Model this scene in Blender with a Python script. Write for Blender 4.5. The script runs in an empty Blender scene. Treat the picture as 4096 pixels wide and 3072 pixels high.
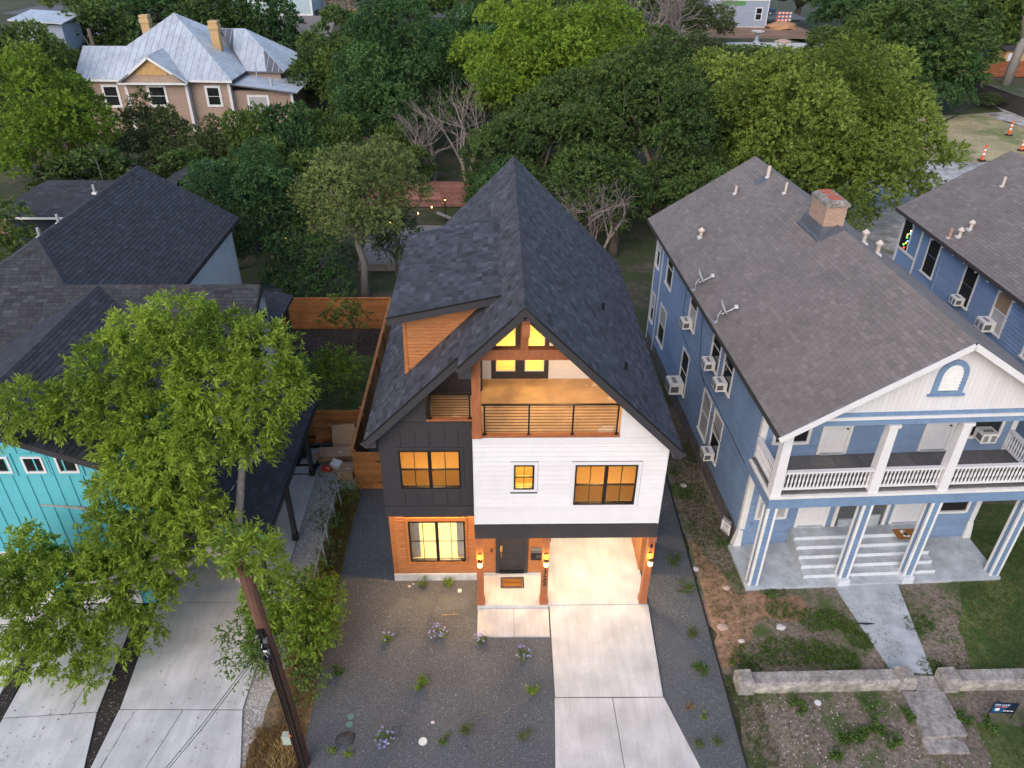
import bpy, math, random
import numpy as np
from mathutils import Vector, Matrix

rng = random.Random(11)
nr = np.random.default_rng(11)
S = bpy.context.scene
COL = S.collection

# ------------------------------------------------------------------ camera
CAM = Vector((-0.806, -16.886, 19.384))
PITCH, YAW, ROLL, FPX = math.radians(32.518), math.radians(1.44), math.radians(0.588), 2998.9
FW = Vector((math.sin(YAW) * math.cos(PITCH), math.cos(YAW) * math.cos(PITCH), -math.sin(PITCH)))
_rt = Vector((math.cos(YAW), -math.sin(YAW), 0)); _up = _rt.cross(FW)
RT = _rt * math.cos(ROLL) + _up * math.sin(ROLL)
UP = _up * math.cos(ROLL) - _rt * math.sin(ROLL)
cd = bpy.data.cameras.new('camera'); cam = bpy.data.objects.new('camera', cd); COL.objects.link(cam)
cd.sensor_fit = 'HORIZONTAL'; cd.sensor_width = 36.0; cd.lens = 36.0 * FPX / 4096
cd.clip_start = 0.1; cd.clip_end = 3000
m = Matrix((RT, UP, -FW)).transposed().to_4x4(); m.translation = CAM
cam.matrix_world = m
S.camera = cam

# ------------------------------------------------------------------ dusk sky and the last of the sun
W = bpy.data.worlds.new('World'); S.world = W; W.use_nodes = True
wn = W.node_tree; wn.nodes.clear()
sky = wn.nodes.new('ShaderNodeTexSky'); sky.sky_type = 'NISHITA'; sky.sun_disc = False
SUN_EL, SUN_ROT = math.radians(36), math.radians(208)
sky.sun_elevation = SUN_EL; sky.sun_rotation = SUN_ROT
sky.air_density = 1.0; sky.dust_density = 1.3; sky.ozone_density = 1.1
bg = wn.nodes.new('ShaderNodeBackground'); bg.inputs['Strength'].default_value = 0.15
wo = wn.nodes.new('ShaderNodeOutputWorld')
wn.links.new(sky.outputs[0], bg.inputs[0]); wn.links.new(bg.outputs[0], wo.inputs[0])
sd = bpy.data.lights.new('sun', 'SUN'); sd.energy = 1.0; sd.angle = math.radians(50); sd.color = (1.0, 0.86, 0.78)
sun = bpy.data.objects.new('sun', sd); COL.objects.link(sun)
sdir = Vector((math.sin(SUN_ROT) * math.cos(math.radians(48)), math.cos(SUN_ROT) * math.cos(math.radians(48)), math.sin(SUN_EL)))
sun.rotation_euler = sdir.to_track_quat('Z', 'Y').to_euler(); sun.location = (-20, -40, 40)
S.view_settings.view_transform = 'Standard'; S.view_settings.look = 'None'
S.view_settings.gamma = 1.0; S.view_settings.use_curve_mapping = False
S.view_settings.exposure = 0.84
try:
    S.cycles.max_bounces = 6; S.cycles.transparent_max_bounces = 6
    S.cycles.caustics_reflective = False; S.cycles.caustics_refractive = False
    S.cycles.sample_clamp_indirect = 4.0
except Exception:
    pass

# ------------------------------------------------------------------ helpers
def props(o, label=None, cat=None, group=None, kind=None):
    if label: o['label'] = label
    if cat: o['category'] = cat
    if group: o['group'] = group
    if kind: o['kind'] = kind
    return o

def thing(name, label, cat, loc=(0, 0, 0), rz=0.0, group=None):
    o = bpy.data.objects.new(name, None); COL.objects.link(o)
    o.location = loc; o.rotation_euler = (0, 0, rz); o.empty_display_size = 0.2
    return props(o, label, cat, group)

class MB:
    def __init__(s): s.v = []; s.f = []; s.t = []; s.p = []
    def add(s, vs, fs, t=0.0):
        n = len(s.v); s.p.append((n, len(s.f))); s.v.extend([tuple(p) for p in vs])
        for f in fs: s.f.append(tuple(i + n for i in f)); s.t.append(t)
        return s
    def hexa(s, p, t=0.0):      # p: 4 bottom ccw, 4 top ccw
        return s.add(p, [(3, 2, 1, 0), (4, 5, 6, 7), (0, 1, 5, 4), (1, 2, 6, 5), (2, 3, 7, 6), (3, 0, 4, 7)], t)
    def box(s, x0, x1, y0, y1, z0, z1, t=0.0):
        return s.hexa([(x0, y0, z0), (x1, y0, z0), (x1, y1, z0), (x0, y1, z0), (x0, y0, z1), (x1, y0, z1), (x1, y1, z1), (x0, y1, z1)], t)
    def rbox(s, c, sx, sy, sz, rz=0, rx=0, ry=0, t=0.0):
        M = Matrix.Rotation(rz, 3, 'Z') @ Matrix.Rotation(ry, 3, 'Y') @ Matrix.Rotation(rx, 3, 'X'); c = Vector(c); P = []
        for z in (-.5, .5):
            for x, y in ((-.5, -.5), (.5, -.5), (.5, .5), (-.5, .5)): P.append(c + M @ Vector((x * sx, y * sy, z * sz)))
        return s.hexa(P, t)
    def bar(s, a, b, w, h, up=(0, 0, 1), t=0.0):    # box from a to b; w sideways, h along up
        a = Vector(a); b = Vector(b); d = (b - a).normalized(); u = Vector(up); sd_ = d.cross(u)
        if sd_.length < 1e-4: sd_ = d.cross(Vector((1, 0, 0)))
        sd_.normalize(); u = sd_.cross(d).normalized(); sw = sd_ * w / 2; uh = u * h / 2
        return s.hexa([a - sw - uh, a + sw - uh, b + sw - uh, b - sw - uh, a - sw + uh, a + sw + uh, b + sw + uh, b - sw + uh], t)
    def prism(s, poly, off, t=0.0):     # poly: 3d points, extruded by off (extruded side is the 'bottom')
        n = len(poly); off = Vector(off); vs = [Vector(p) for p in poly] + [Vector(p) + off for p in poly]
        fs = [tuple(range(n)), tuple(range(2 * n - 1, n - 1, -1))] + [(i, i + n, (i + 1) % n + n, (i + 1) % n) for i in range(n)]
        return s.add(vs, fs, t)
    def tube(s, pts, rad, n=8, cap=True, t=0.0):
        pts = [Vector(p) for p in pts]
        if not isinstance(rad, (list, tuple)): rad = [rad] * len(pts)
        b = len(s.v); prev = None
        for i, p in enumerate(pts):
            d = (pts[min(i + 1, len(pts) - 1)] - pts[max(i - 1, 0)]).normalized()
            a = prev if prev is not None else (Vector((1, 0, 0)) if abs(d.x) < .9 else Vector((0, 1, 0)))
            a = (a - d * a.dot(d)).normalized(); prev = a; c = d.cross(a)
            for k in range(n):
                g = 2 * math.pi * k / n; s.v.append(tuple(p + (a * math.cos(g) + c * math.sin(g)) * rad[i]))
        for i in range(len(pts) - 1):
            for k in range(n):
                k2 = (k + 1) % n; s.f.append((b + i * n + k, b + i * n + k2, b + (i + 1) * n + k2, b + (i + 1) * n + k)); s.t.append(t)
        if cap:
            s.f.append(tuple(b + k for k in range(n))[::-1]); s.t.append(t)
            e = b + (len(pts) - 1) * n; s.f.append(tuple(e + k for k in range(n))); s.t.append(t)
        return s
    def lathe(s, c, prof, n=16, axis='z', t=0.0):
        b = len(s.v); c = Vector(c)
        for r, h in prof:
            for k in range(n):
                g = 2 * math.pi * k / n; x, y = r * math.cos(g), r * math.sin(g)
                s.v.append(tuple(c + (Vector((x, y, h)) if axis == 'z' else Vector((x, h, y)) if axis == 'y' else Vector((h, x, y)))))
        for i in range(len(prof) - 1):
            for k in range(n):
                k2 = (k + 1) % n; s.f.append((b + i * n + k, b + i * n + k2, b + (i + 1) * n + k2, b + (i + 1) * n + k)); s.t.append(t)
        s.f.append(tuple(b + k for k in range(n))[::-1]); s.t.append(t)
        e = b + (len(prof) - 1) * n; s.f.append(tuple(e + k for k in range(n))); s.t.append(t)
        return s
    def build_each(s, name, mat, parent=None):     # every primitive an object of its own
        ends = s.p[1:] + [(len(s.v), len(s.f))]; o = None
        for (v0, f0), (v1, f1) in zip(s.p, ends):
            o = MB().add(s.v[v0:v1], [tuple(i - v0 for i in f) for f in s.f[f0:f1]], s.t[f0]).build(name, mat, parent)
        return o
    def mesh(s, name):
        me = bpy.data.meshes.new(name); me.from_pydata(s.v, [], s.f)
        if any(s.t):
            a = me.attributes.new('tint', 'FLOAT', 'FACE'); a.data.foreach_set('value', s.t)
        me.update(); return me
    def build(s, name, mat, parent=None, label=None, cat=None, group=None, kind=None, smooth=False):
        me = s.mesh(name); me.materials.append(mat)
        if smooth: me.polygons.foreach_set('use_smooth', [True] * len(me.polygons))
        o = bpy.data.objects.new(name, me); COL.objects.link(o)
        if parent is not None: o.parent = parent
        return props(o, label, cat, group, kind)

def BX(name, mat, parent, *b, **k):
    return MB().box(*b).build(name, mat, parent, **k)

def copy_tree(o, parent=None):
    c = o.copy(); COL.objects.link(c); c.parent = parent
    for ch in list(o.children): copy_tree(ch, c)
    return c

def rgb(h):     # sRGB hex -> linear
    c = [int(h[i:i + 2], 16) / 255 for i in (0, 2, 4)]
    return tuple(x / 12.92 if x <= .04045 else ((x + .055) / 1.055) ** 2.4 for x in c)

def M(name, col, rough=.75, var=.12, scale=5.0, stretch=(1, 1, 1), tint=0.0, bump=0.0, bscale=60.0, metal=0.0, spec=.4,
      col2=None, big=0.0, bigscale=.6, speck=None, emit=None):
    mt = bpy.data.materials.new(name); mt.use_nodes = True; nt = mt.node_tree; N = nt.nodes; L = nt.links
    b = N['Principled BSDF']; b.inputs['Roughness'].default_value = rough; b.inputs['Metallic'].default_value = metal
    b.inputs['Specular IOR Level'].default_value = spec
    tc = N.new('ShaderNodeTexCoord'); mp = N.new('ShaderNodeMapping'); mp.inputs['Scale'].default_value = stretch
    L.new(tc.outputs['Object'], mp.inputs['Vector'])
    ns = N.new('ShaderNodeTexNoise'); ns.inputs['Scale'].default_value = scale; ns.inputs['Detail'].default_value = 7
    ns.inputs['Roughness'].default_value = .62
    L.new(mp.outputs[0], ns.inputs['Vector'])
    cr = N.new('ShaderNodeValToRGB'); cr.color_ramp.elements[0].position = .3; cr.color_ramp.elements[1].position = .7
    lo = tuple(c * (1 - var) for c in col); hi = tuple(min(1, c * (1 + var)) for c in (col2 or col))
    cr.color_ramp.elements[0].color = (*lo, 1); cr.color_ramp.elements[1].color = (*hi, 1)
    L.new(ns.outputs['Fac'], cr.inputs['Fac']); out = cr.outputs['Color']
    def mul(sock, fac_socket):
        x = N.new('ShaderNodeMix'); x.data_type = 'RGBA'; x.blend_type = 'MULTIPLY'; x.inputs['Factor'].default_value = 1
        L.new(sock, x.inputs['A']); L.new(fac_socket, x.inputs['B']); return x.outputs['Result']
    if big:
        n2 = N.new('ShaderNodeTexNoise'); n2.inputs['Scale'].default_value = bigscale; n2.inputs['Detail'].default_value = 4
        L.new(tc.outputs['Object'], n2.inputs['Vector'])
        r2 = N.new('ShaderNodeMapRange'); r2.inputs['From Min'].default_value = .32; r2.inputs['From Max'].default_value = .68
        r2.inputs['To Min'].default_value = 1 - big; r2.inputs['To Max'].default_value = 1 + big * .4
        L.new(n2.outputs['Fac'], r2.inputs['Value']); out = mul(out, r2.outputs[0])
    if tint:
        at = N.new('ShaderNodeAttribute'); at.attribute_name = 'tint'
        ma = N.new('ShaderNodeMath'); ma.operation = 'MULTIPLY_ADD'; ma.inputs[1].default_value = tint; ma.inputs[2].default_value = 1
        L.new(at.outputs['Fac'], ma.inputs[0]); out = mul(out, ma.outputs[0])
    if speck:   # (scale, threshold, colour)
        vo = N.new('ShaderNodeTexVoronoi'); vo.inputs['Scale'].default_value = speck[0]; L.new(tc.outputs['Object'], vo.inputs['Vector'])
        bw = N.new('ShaderNodeSeparateColor'); L.new(vo.outputs['Color'], bw.inputs[0])
        gt = N.new('ShaderNodeMath'); gt.operation = 'GREATER_THAN'; gt.inputs[1].default_value = speck[1]; L.new(bw.outputs[0], gt.inputs[0])
        x = N.new('ShaderNodeMix'); x.data_type = 'RGBA'; L.new(gt.outputs[0], x.inputs['Factor'])
        L.new(out, x.inputs['A']); x.inputs['B'].default_value = (*speck[2], 1); out = x.outputs['Result']
    L.new(out, b.inputs['Base Color'])
    if bump:
        n3 = N.new('ShaderNodeTexNoise'); n3.inputs['Scale'].default_value = bscale; n3.inputs['Detail'].default_value = 3
        L.new(mp.outputs[0], n3.inputs['Vector'])
        bp = N.new('ShaderNodeBump'); bp.inputs['Strength'].default_value = bump; bp.inputs['Distance'].default_value = .02
        L.new(n3.outputs['Fac'], bp.inputs['Height']); L.new(bp.outputs[0], b.inputs['Normal'])
    if emit:
        b.inputs['Emission Color'].default_value = (*emit[0], 1); b.inputs['Emission Strength'].default_value = emit[1]
    return mt

def M_leaf(name, dark, light, transl=.3):
    mt = bpy.data.materials.new(name); mt.use_nodes = True; nt = mt.node_tree; N = nt.nodes; L = nt.links
    N.clear(); out = N.new('ShaderNodeOutputMaterial')
    at = N.new('ShaderNodeAttribute'); at.attribute_name = 'tint'
    mr = N.new('ShaderNodeMapRange'); mr.inputs['From Min'].default_value = -1; mr.inputs['From Max'].default_value = 1
    L.new(at.outputs['Fac'], mr.inputs['Value'])
    mx = N.new('ShaderNodeMix'); mx.data_type = 'RGBA'; L.new(mr.outputs[0], mx.inputs['Factor'])
    mx.inputs['A'].default_value = (*dark, 1); mx.inputs['B'].default_value = (*light, 1)
    pb = N.new('ShaderNodeBsdfPrincipled'); pb.inputs['Roughness'].default_value = .55; pb.inputs['Specular IOR Level'].default_value = .22
    tr = N.new('ShaderNodeBsdfTranslucent'); ms = N.new('ShaderNodeMixShader'); ms.inputs[0].default_value = transl
    L.new(mx.outputs['Result'], pb.inputs['Base Color']); L.new(mx.outputs['Result'], tr.inputs['Color'])
    L.new(pb.outputs[0], ms.inputs[1]); L.new(tr.outputs[0], ms.inputs[2]); L.new(ms.outputs[0], out.inputs[0])
    return mt

def M_glass(name, tint=(1, 1, 1), gloss=.12, rough=.02):
    mt = bpy.data.materials.new(name); mt.use_nodes = True; nt = mt.node_tree; N = nt.nodes; L = nt.links
    N.clear(); out = N.new('ShaderNodeOutputMaterial')
    t = N.new('ShaderNodeBsdfTransparent'); t.inputs[0].default_value = (*tint, 1)
    g = N.new('ShaderNodeBsdfGlossy'); g.inputs['Roughness'].default_value = rough
    ms = N.new('ShaderNodeMixShader'); ms.inputs[0].default_value = gloss
    L.new(t.outputs[0], ms.inputs[1]); L.new(g.outputs[0], ms.inputs[2]); L.new(ms.outputs[0], out.inputs[0])
    return mt

def point_light(name, parent, loc, power, col=(1, .62, .28), r=.05):
    d = bpy.data.lights.new(name, 'POINT'); d.energy = power; d.color = col; d.shadow_soft_size = r
    o = bpy.data.objects.new(name, d); COL.objects.link(o); o.location = loc; o.parent = parent; return o

def area_light(name, parent, loc, sx, sy, power, col=(1, .72, .42)):
    d = bpy.data.lights.new(name, 'AREA'); d.shape = 'RECTANGLE'; d.size = sx; d.size_y = sy; d.energy = power; d.color = col
    o = bpy.data.objects.new(name, d); COL.objects.link(o); o.location = loc; o.parent = parent; return o

# pieces that can be picked apart: the 300 that show largest become objects, the rest one joined part
PIECES = {}
def piece(root, name, parent, mat, vs, fs, t=0.0):
    PIECES.setdefault((root.name, name), []).append((parent, mat, [tuple(v) for v in vs], fs, t, root))

def view_px(p):
    d = Vector(p) - CAM; z = d.dot(FW)
    if z < .5: return None
    return 2048 + FPX * d.dot(RT) / z, 1536 - FPX * d.dot(UP) / z, z

def flush_pieces():
    bpy.context.view_layer.update()
    for (rn, name), lst in PIECES.items():
        root = lst[0][5]; mw = root.matrix_world; sc = []
        for i, (parent, mat, vs, fs, t, _) in enumerate(lst):
            q = [view_px(mw @ Vector(v)) for v in vs]
            if any(x is None for x in q): sc.append((-1, i)); continue
            us = [a[0] for a in q]; ws = [a[1] for a in q]
            cx, cy = sum(us) / len(us), sum(ws) / len(ws)
            inside = -20 < cx < 4116 and -20 < cy < 3092
            if not inside: inside = min(us) < 4096 and max(us) > 0 and min(ws) < 3072 and max(ws) > 0
            ext = math.hypot(max(us) - min(us), max(ws) - min(ws))
            sc.append((ext if inside else -1, i))
        sc.sort(reverse=True)
        keep = set(i for e, i in sc[:298] if e > 9)
        rest = {}
        for i, (parent, mat, vs, fs, t, _) in enumerate(lst):
            if i in keep:
                MB().add(vs, fs, t).build(name, mat, parent)
            else:
                rest.setdefault((parent.name, mat.name), [parent, mat, MB()])[2].add(vs, fs, t)
        for parent, mat, mb in rest.values():
            mb.build(name + ('es' if name.endswith('s') else 's'), mat, parent, kind='stuff')

def clip_poly(poly, a, b, c):       # keep a*u+b*v<=c
    out = []
    for i in range(len(poly)):
        p, q = poly[i], poly[(i + 1) % len(poly)]
        fp, fq = a * p[0] + b * p[1] - c, a * q[0] + b * q[1] - c
        if fp <= 0: out.append(p)
        if (fp < 0 < fq) or (fq < 0 < fp):
            t = fp / (fp - fq); out.append((p[0] + t * (q[0] - p[0]), p[1] + t * (q[1] - p[1])))
    return out

def plane_frame(pts):
    pts = [Vector(p) for p in pts]; n = Vector((0, 0, 0))
    for i in range(len(pts)):
        p, q = pts[i], pts[(i + 1) % len(pts)]; n += p.cross(q)
    n.normalize()
    if n.z < 0: n = -n
    V = (Vector((0, 0, 1)) - n * n.z).normalized(); U = V.cross(n)
    return pts[0], U, V, n

def lay_roof(root, parent, mat, pts, expo=.16, wid=(.16, .22, .3), lift=.013, name='shingle', tv=1.0, rib=0.0):
    O, U, V, n = plane_frame(pts)
    uv = [((Vector(p) - O).dot(U), (Vector(p) - O).dot(V)) for p in pts]
    if sum(uv[i][0] * uv[(i + 1) % len(uv)][1] - uv[(i + 1) % len(uv)][0] * uv[i][1] for i in range(len(uv))) < 0: uv = uv[::-1]
    edges = []
    for i in range(len(uv)):
        p, q = uv[i], uv[(i + 1) % len(uv)]; a, b = q[1] - p[1], -(q[0] - p[0]); edges.append((a, b, a * p[0] + b * p[1]))
    u0 = min(p[0] for p in uv); u1 = max(p[0] for p in uv); v0 = min(p[1] for p in uv); v1 = max(p[1] for p in uv)
    v = v0
    while v < v1:
        u = u0 - rng.random() * wid[0]
        while u < u1:
            w = rng.choice(wid); r = [(u + .005, v), (u + w - .005, v), (u + w - .005, v + expo), (u + .005, v + expo)]
            for e in edges:
                r = clip_poly(r, *e)
                if len(r) < 3: break
            if len(r) >= 3:
                ar = abs(sum(r[i][0] * r[(i + 1) % len(r)][1] - r[(i + 1) % len(r)][0] * r[i][1] for i in range(len(r)))) / 2
                if ar > .002:
                    k = len(r); g = rng.random() * .004
                    top = [O + U * a + V * b + n * (.003 + (lift + g) * (1 - (b - v) / expo * .85)) for a, b in r]
                    bot = [O + U * a + V * b + n * .0005 for a, b in r]
                    fs = [tuple(range(k))] + [(i, i + k, (i + 1) % k + k, (i + 1) % k) for i in range(k)]
                    t = rng.gauss(0, .45)
                    if rng.random() < .12: t += 1.1
                    piece(root, name, parent, mat, top + bot, fs, max(-1, min(2.2, t * tv)))
                    if rib:
                        a0 = [p for p in r if abs(p[0] - (u + .005)) < 1e-4]
                        if len(a0) >= 2:
                            lo = min(p[1] for p in a0); hi = max(p[1] for p in a0)
                            A = O + U * (u) + V * lo; B = O + U * (u) + V * hi
                            mb = MB().bar(A + n * rib / 2, B + n * rib / 2, .05, rib, up=n)
                            piece(root, 'seam', parent, mat, mb.v, mb.f, -.5)
            u += w
        v += expo

def ridge_caps(root, parent, mat, a, b, n1, n2, step=.2, w=.16, name='ridge_cap'):
    a = Vector(a); b = Vector(b); d = b - a; Lg = d.length; d.normalize(); k = int(Lg / step)
    n1 = Vector(n1).normalized(); n2 = Vector(n2).normalized()
    s1 = d.cross(n1); s2 = d.cross(n2)
    if s1.z > 0: s1 = -s1
    if s2.z > 0: s2 = -s2
    up = (n1 + n2).normalized()
    for i in range(k):
        p = a + d * (i * step); q = a + d * (i * step + step * 1.04); h0, h1 = .034, .024
        vs = [p + s1 * w + n1 * (h0 - .01), p + up * h0, p + s2 * w + n2 * (h0 - .01), q + s2 * w + n2 * (h1 - .01), q + up * h1, q + s1 * w + n1 * (h1 - .01)]
        vs2 = [x - up * .03 for x in vs]
        fs = [(0, 1, 4, 5), (1, 2, 3, 4), (0, 6, 7, 1), (1, 7, 8, 2), (2, 8, 9, 3), (3, 9, 10, 4), (4, 10, 11, 5), (5, 11, 6, 0)]
        piece(root, name, parent, mat, vs + vs2, fs, rng.gauss(0, .4))

def boards(root, parent, mat, axis, d0, u0, u1, z0, z1, expo, out=-1, holes=(), clip=None, t=.016, name='siding_board', gap=.004, tv=1.0, flat=False, joint=0):
    """horizontal boards on a wall: axis 'x' (wall faces out*y) or 'y' (wall faces out*x); d0 = wall plane"""
    z = z0
    while z < z1 - .01:
        zt = min(z + expo, z1); segs = [(u0, u1)]
        for hu0, hu1, hz0, hz1 in holes:
            if hz0 < (z + zt) / 2 < hz1:
                ns = []
                for a, b in segs:
                    if hu1 <= a or hu0 >= b: ns.append((a, b)); continue
                    if a < hu0: ns.append((a, hu0))
                    if hu1 < b: ns.append((hu1, b))
                segs = ns
        if joint:
            ns = []
            for a, b in segs:
                while b - a > joint * 1.3:
                    c = a + joint * rng.uniform(.6, 1.0); ns.append((a, c - .002)); a = c + .002
                ns.append((a, b))
            segs = ns
        for a, b in segs:
            if b - a < .02: continue
            ab, bb, at_, bt = a, b, a, b
            if clip:
                c0, c1 = clip(z), clip(zt)
                ab, bb = max(a, c0[0]), min(b, c0[1]); at_, bt = max(a, c1[0]), min(b, c1[1])
                if bb - ab < .03: continue
                if bt < at_: at_ = bt = (at_ + bt) / 2
            tb, tt = t, (t if flat else .004)
            def P(u, z_, d):
                return (u, d0 + out * d, z_) if axis == 'x' else (d0 + out * d, u, z_)
            p = [P(ab, z + gap, 0), P(bb, z + gap, 0), P(bb, z + gap, tb), P(ab, z + gap, tb), P(at_, zt, 0), P(bt, zt, 0), P(bt, zt, tt), P(at_, zt, tt)]
            flip = (axis == 'x') == (out < 0)
            fs = [(3, 2, 1, 0), (4, 5, 6, 7), (0, 1, 5, 4), (1, 2, 6, 5), (2, 3, 7, 6), (3, 0, 4, 7)]
            if flip: fs = [f[::-1] for f in fs]
            piece(root, name, parent, mat, p, fs, rng.gauss(0, .35) * tv)
        z = zt

def holed_wall(mb, axis, d0, d1, u0, u1, z0, z1, holes):
    """wall slab with rectangular openings, built as butted boxes"""
    us = sorted({u0, u1, *[h[0] for h in holes], *[h[1] for h in holes]})
    for a, b in zip(us, us[1:]):
        zs = [(z0, z1)]
        for h in holes:
            if h[0] < (a + b) / 2 < h[1]:
                ns = []
                for p, q in zs:
                    if h[3] <= p or h[2] >= q: ns.append((p, q)); continue
                    if p < h[2]: ns.append((p, h[2]))
                    if h[3] < q: ns.append((h[3], q))
                zs = ns
        for p, q in zs:
            if axis == 'x': mb.box(a, b, d0, d1, p, q)
            else: mb.box(d0, d1, a, b, p, q)
    return mb
# ------------------------------------------------------------------ materials
m_shdark = M('shingle_charcoal', (.047, .047, .057), .85, .25, 40, tint=.52, bump=.3, bscale=150)
m_shbrown = M('shingle_weathered', (.188, .163, .148), .9, .22, 40, tint=.13, bump=.3, bscale=150, big=.12)
m_shteal = M('shingle_black', (.034, .036, .043), .85, .25, 40, tint=.30, bump=.3, bscale=150)
m_felt = M('roof_felt', (.02, .02, .022), .9)
m_felt2 = M('roof_felt_brown', (.05, .044, .042), .9)
m_white = M('white_paint', (.68, .66, .66), .6, .04, 3, tint=.05, big=.03)
m_whiteold = M('white_paint_old', (.72, .70, .67), .65, .06, 8, tint=.02, big=.10, bigscale=1.2)
m_dark = M('charcoal_paint', (.036, .034, .038), .6, .08, 4, tint=.06)
m_black = M('black_metal', (.012, .012, .013), .4, .1)
m_cedar = M('stained_cedar', (.41, .150, .044), .55, .28, 3.2, stretch=(1, 4, 9), tint=.10, big=.12, bump=.15, bscale=30)
m_cedarpost = M('stained_cedar_post', (.32, .108, .044), .6, .22, 3, stretch=(7, 7, 1), tint=.08, bump=.15, bscale=30)
m_fence = M('fence_cedar', (.36, .145, .045), .7, .30, 3.0, stretch=(1, 3, 9), tint=.20, big=.25, bigscale=1.0, bump=.25, bscale=30)
m_fencered = M('fence_red_stain', (.22, .045, .030), .8, .45, 4, stretch=(1, 1, 14), tint=.3, col2=(.30, .16, .13), big=.25)
m_fencegrey = M('fence_grey_wood', (.060, .054, .050), .9, .3, 5, tint=.25)
m_blue = M('blue_paint', (.180, .258, .390), .7, .09, 7, tint=.13, big=.14, bigscale=.8)
m_bluetrim = M('blue_trim_paint', (.165, .250, .385), .7, .14, 14, tint=.04, big=.12, bigscale=2)
m_teal = M('teal_paint', (.105, .43, .49), .55, .05, 4, tint=.03, big=.05)
m_concrete = M('pale_concrete', (.54, .525, .505), .85, .10, 3.0, stretch=(2.2, .25, 1), tint=.05, big=.20, bigscale=1.1, bump=.08, bscale=90, speck=(55, .9965, (.24, .22, .2)))
m_concgrey = M('grey_painted_concrete', (.40, .43, .45), .8, .14, 5, tint=.03, big=.24, bigscale=1.6, bump=.08, bscale=60)
m_riser = M('white_painted_concrete', (.62, .64, .66), .8, .08, 5, big=.1, bigscale=2)
m_concold = M('old_concrete', (.25, .225, .205), .9, .28, 9, col2=(.34, .31, .28), big=.35, bigscale=2.5, bump=.3, bscale=40)
m_joint = M('joint_dark', (.10, .085, .07), .95)
m_gravel = M('dark_gravel', (.092, .099, .107), .95, .55, 34, big=.14, bigscale=.5, bump=1.0, bscale=38, speck=(60, .97, (.22, .21, .20)))
m_stone = M('gravel_stone', (.116, .123, .132), .9, .35, 20, tint=.55)
m_wgravel = M('pale_gravel', (.36, .33, .295), .95, .5, 28, big=.25, bigscale=.8, bump=1.0, bscale=32, speck=(26, .8, (.55, .52, .48)))
m_mulch = M('dark_mulch', (.030, .025, .022), .95, .6, 26, big=.2, bump=1.0, bscale=30, speck=(30, .94, (.18, .14, .11)))
m_edging = M('steel_edging', (.02, .02, .02), .6)
m_trunk = M('bark', (.13, .10, .075), .9, .35, 9, stretch=(1, 1, .25), bump=.5, bscale=14)
m_trunkpale = M('pale_bark', (.24, .215, .19), .9, .3, 8, stretch=(1, 1, .3), bump=.4, bscale=14)
m_bare = M('bare_twigs', (.23, .19, .16), .9, .3, 6)
m_pole = M('creosoted_pole', (.105, .048, .030), .85, .5, 5, stretch=(4, 4, .35), bump=.5, bscale=18, big=.3)
m_metalroof = M('galvanised_roof', (.50, .53, .56), .45, .16, 3, stretch=(1, .3, 1), tint=.10, metal=.25, big=.16, bigscale=.5)
m_farmwall = M('tan_clapboard', (.355, .25, .185), .8, .1, 5, tint=.07, big=.08)
m_brickpale = M('buff_brick', (.50, .33, .16), .9, .2, 10, tint=.2)
m_brickpink = M('pale_brick', (.42, .27, .20), .9, .18, 10, tint=.12, big=.15)
m_mortar = M('mortar', (.40, .36, .32), .95)
m_chimcap = M('chimney_cap_stone', (.26, .23, .20), .95, .5, 16, big=.4, bigscale=5, bump=.6, bscale=30)
m_flue = M('red_flue', (.45, .10, .05), .8, .3, 20)
m_flash = M('lead_flashing', (.11, .115, .13), .6, .35, 12, metal=.2)
m_glassdark = M('window_glass_dark', (.012, .014, .016), .06, .3, 3, spec=.8)
m_glassblind = M('window_with_blind', (.40, .39, .38), .35, .06, 3, spec=.6)
m_glasstan = M('window_with_tan_shade', (.33, .23, .14), .35, .1, 3, spec=.5)
m_screen = M('dark_screen', (.012, .010, .009), .7, .2, 8)
m_pane = M_glass('clear_pane', (1, 1, 1), .06)
m_panescr = M_glass('screened_pane', (.62, .60, .58), .05, .2)
m_room = M('room_wall', (.62, .50, .30), .9, .06, 2)
m_roomfloor = M('room_floor', (.48, .34, .17), .6, .12, 3, stretch=(6, 1, 1))
m_roomcream = M('room_wall_cream', (.76, .65, .42), .9, .05, 2)
m_curtain = M('curtain_cloth', (.42, .42, .40), .9, .12, 3)
m_deck = M('deck_membrane', (.56, .36, .19), .75, .1, 2.5, big=.22, bigscale=1.4, speck=(3, .97, (.62, .52, .38)))
m_plastic = M('white_plastic', (.66, .65, .63), .5, .06, 6)
m_grille = M('grey_grille', (.10, .10, .10), .6, .2, 20)
m_pipe = M('vent_pipe_pale', (.60, .50, .42), .7, .15, 10)
m_galv = M('galvanised', (.50, .51, .52), .4, .15, 12, metal=.5)
m_brass = M('brass', (.75, .48, .10), .3, .1, metal=.8)
m_bronze = M('dark_bronze', (.09, .05, .02), .45, .2, metal=.5)
m_lampglass = M('lamp_glow', (1, .7, .3), .4, .02, emit=((1, .50, .10), 7.0))
m_bulb = M('bulb_glow', (1, .7, .3), .4, .02, emit=((1, .50, .12), 12.0))
m_strip = M('strip_glow', (1, .7, .3), .4, .02, emit=((1, .50, .12), 9.0))
m_led = M('led_glow', (.9, .9, 1), .4, .02, emit=((.85, .85, 1), 14.0))
m_card = M('cardboard', (.36, .235, .14), .85, .12, 6, tint=.1)
m_ply = M('fresh_lumber', (.50, .30, .12), .8, .2, 5)
m_greenpl = M('green_plastic', (.10, .20, .16), .6, .15)
m_bin = M('bin_green', (.012, .03, .022), .5, .2)
m_red = M('red_print', (.50, .04, .03), .5, .05)
m_orange = M('safety_orange', (.75, .13, .03), .5, .05)
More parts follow.
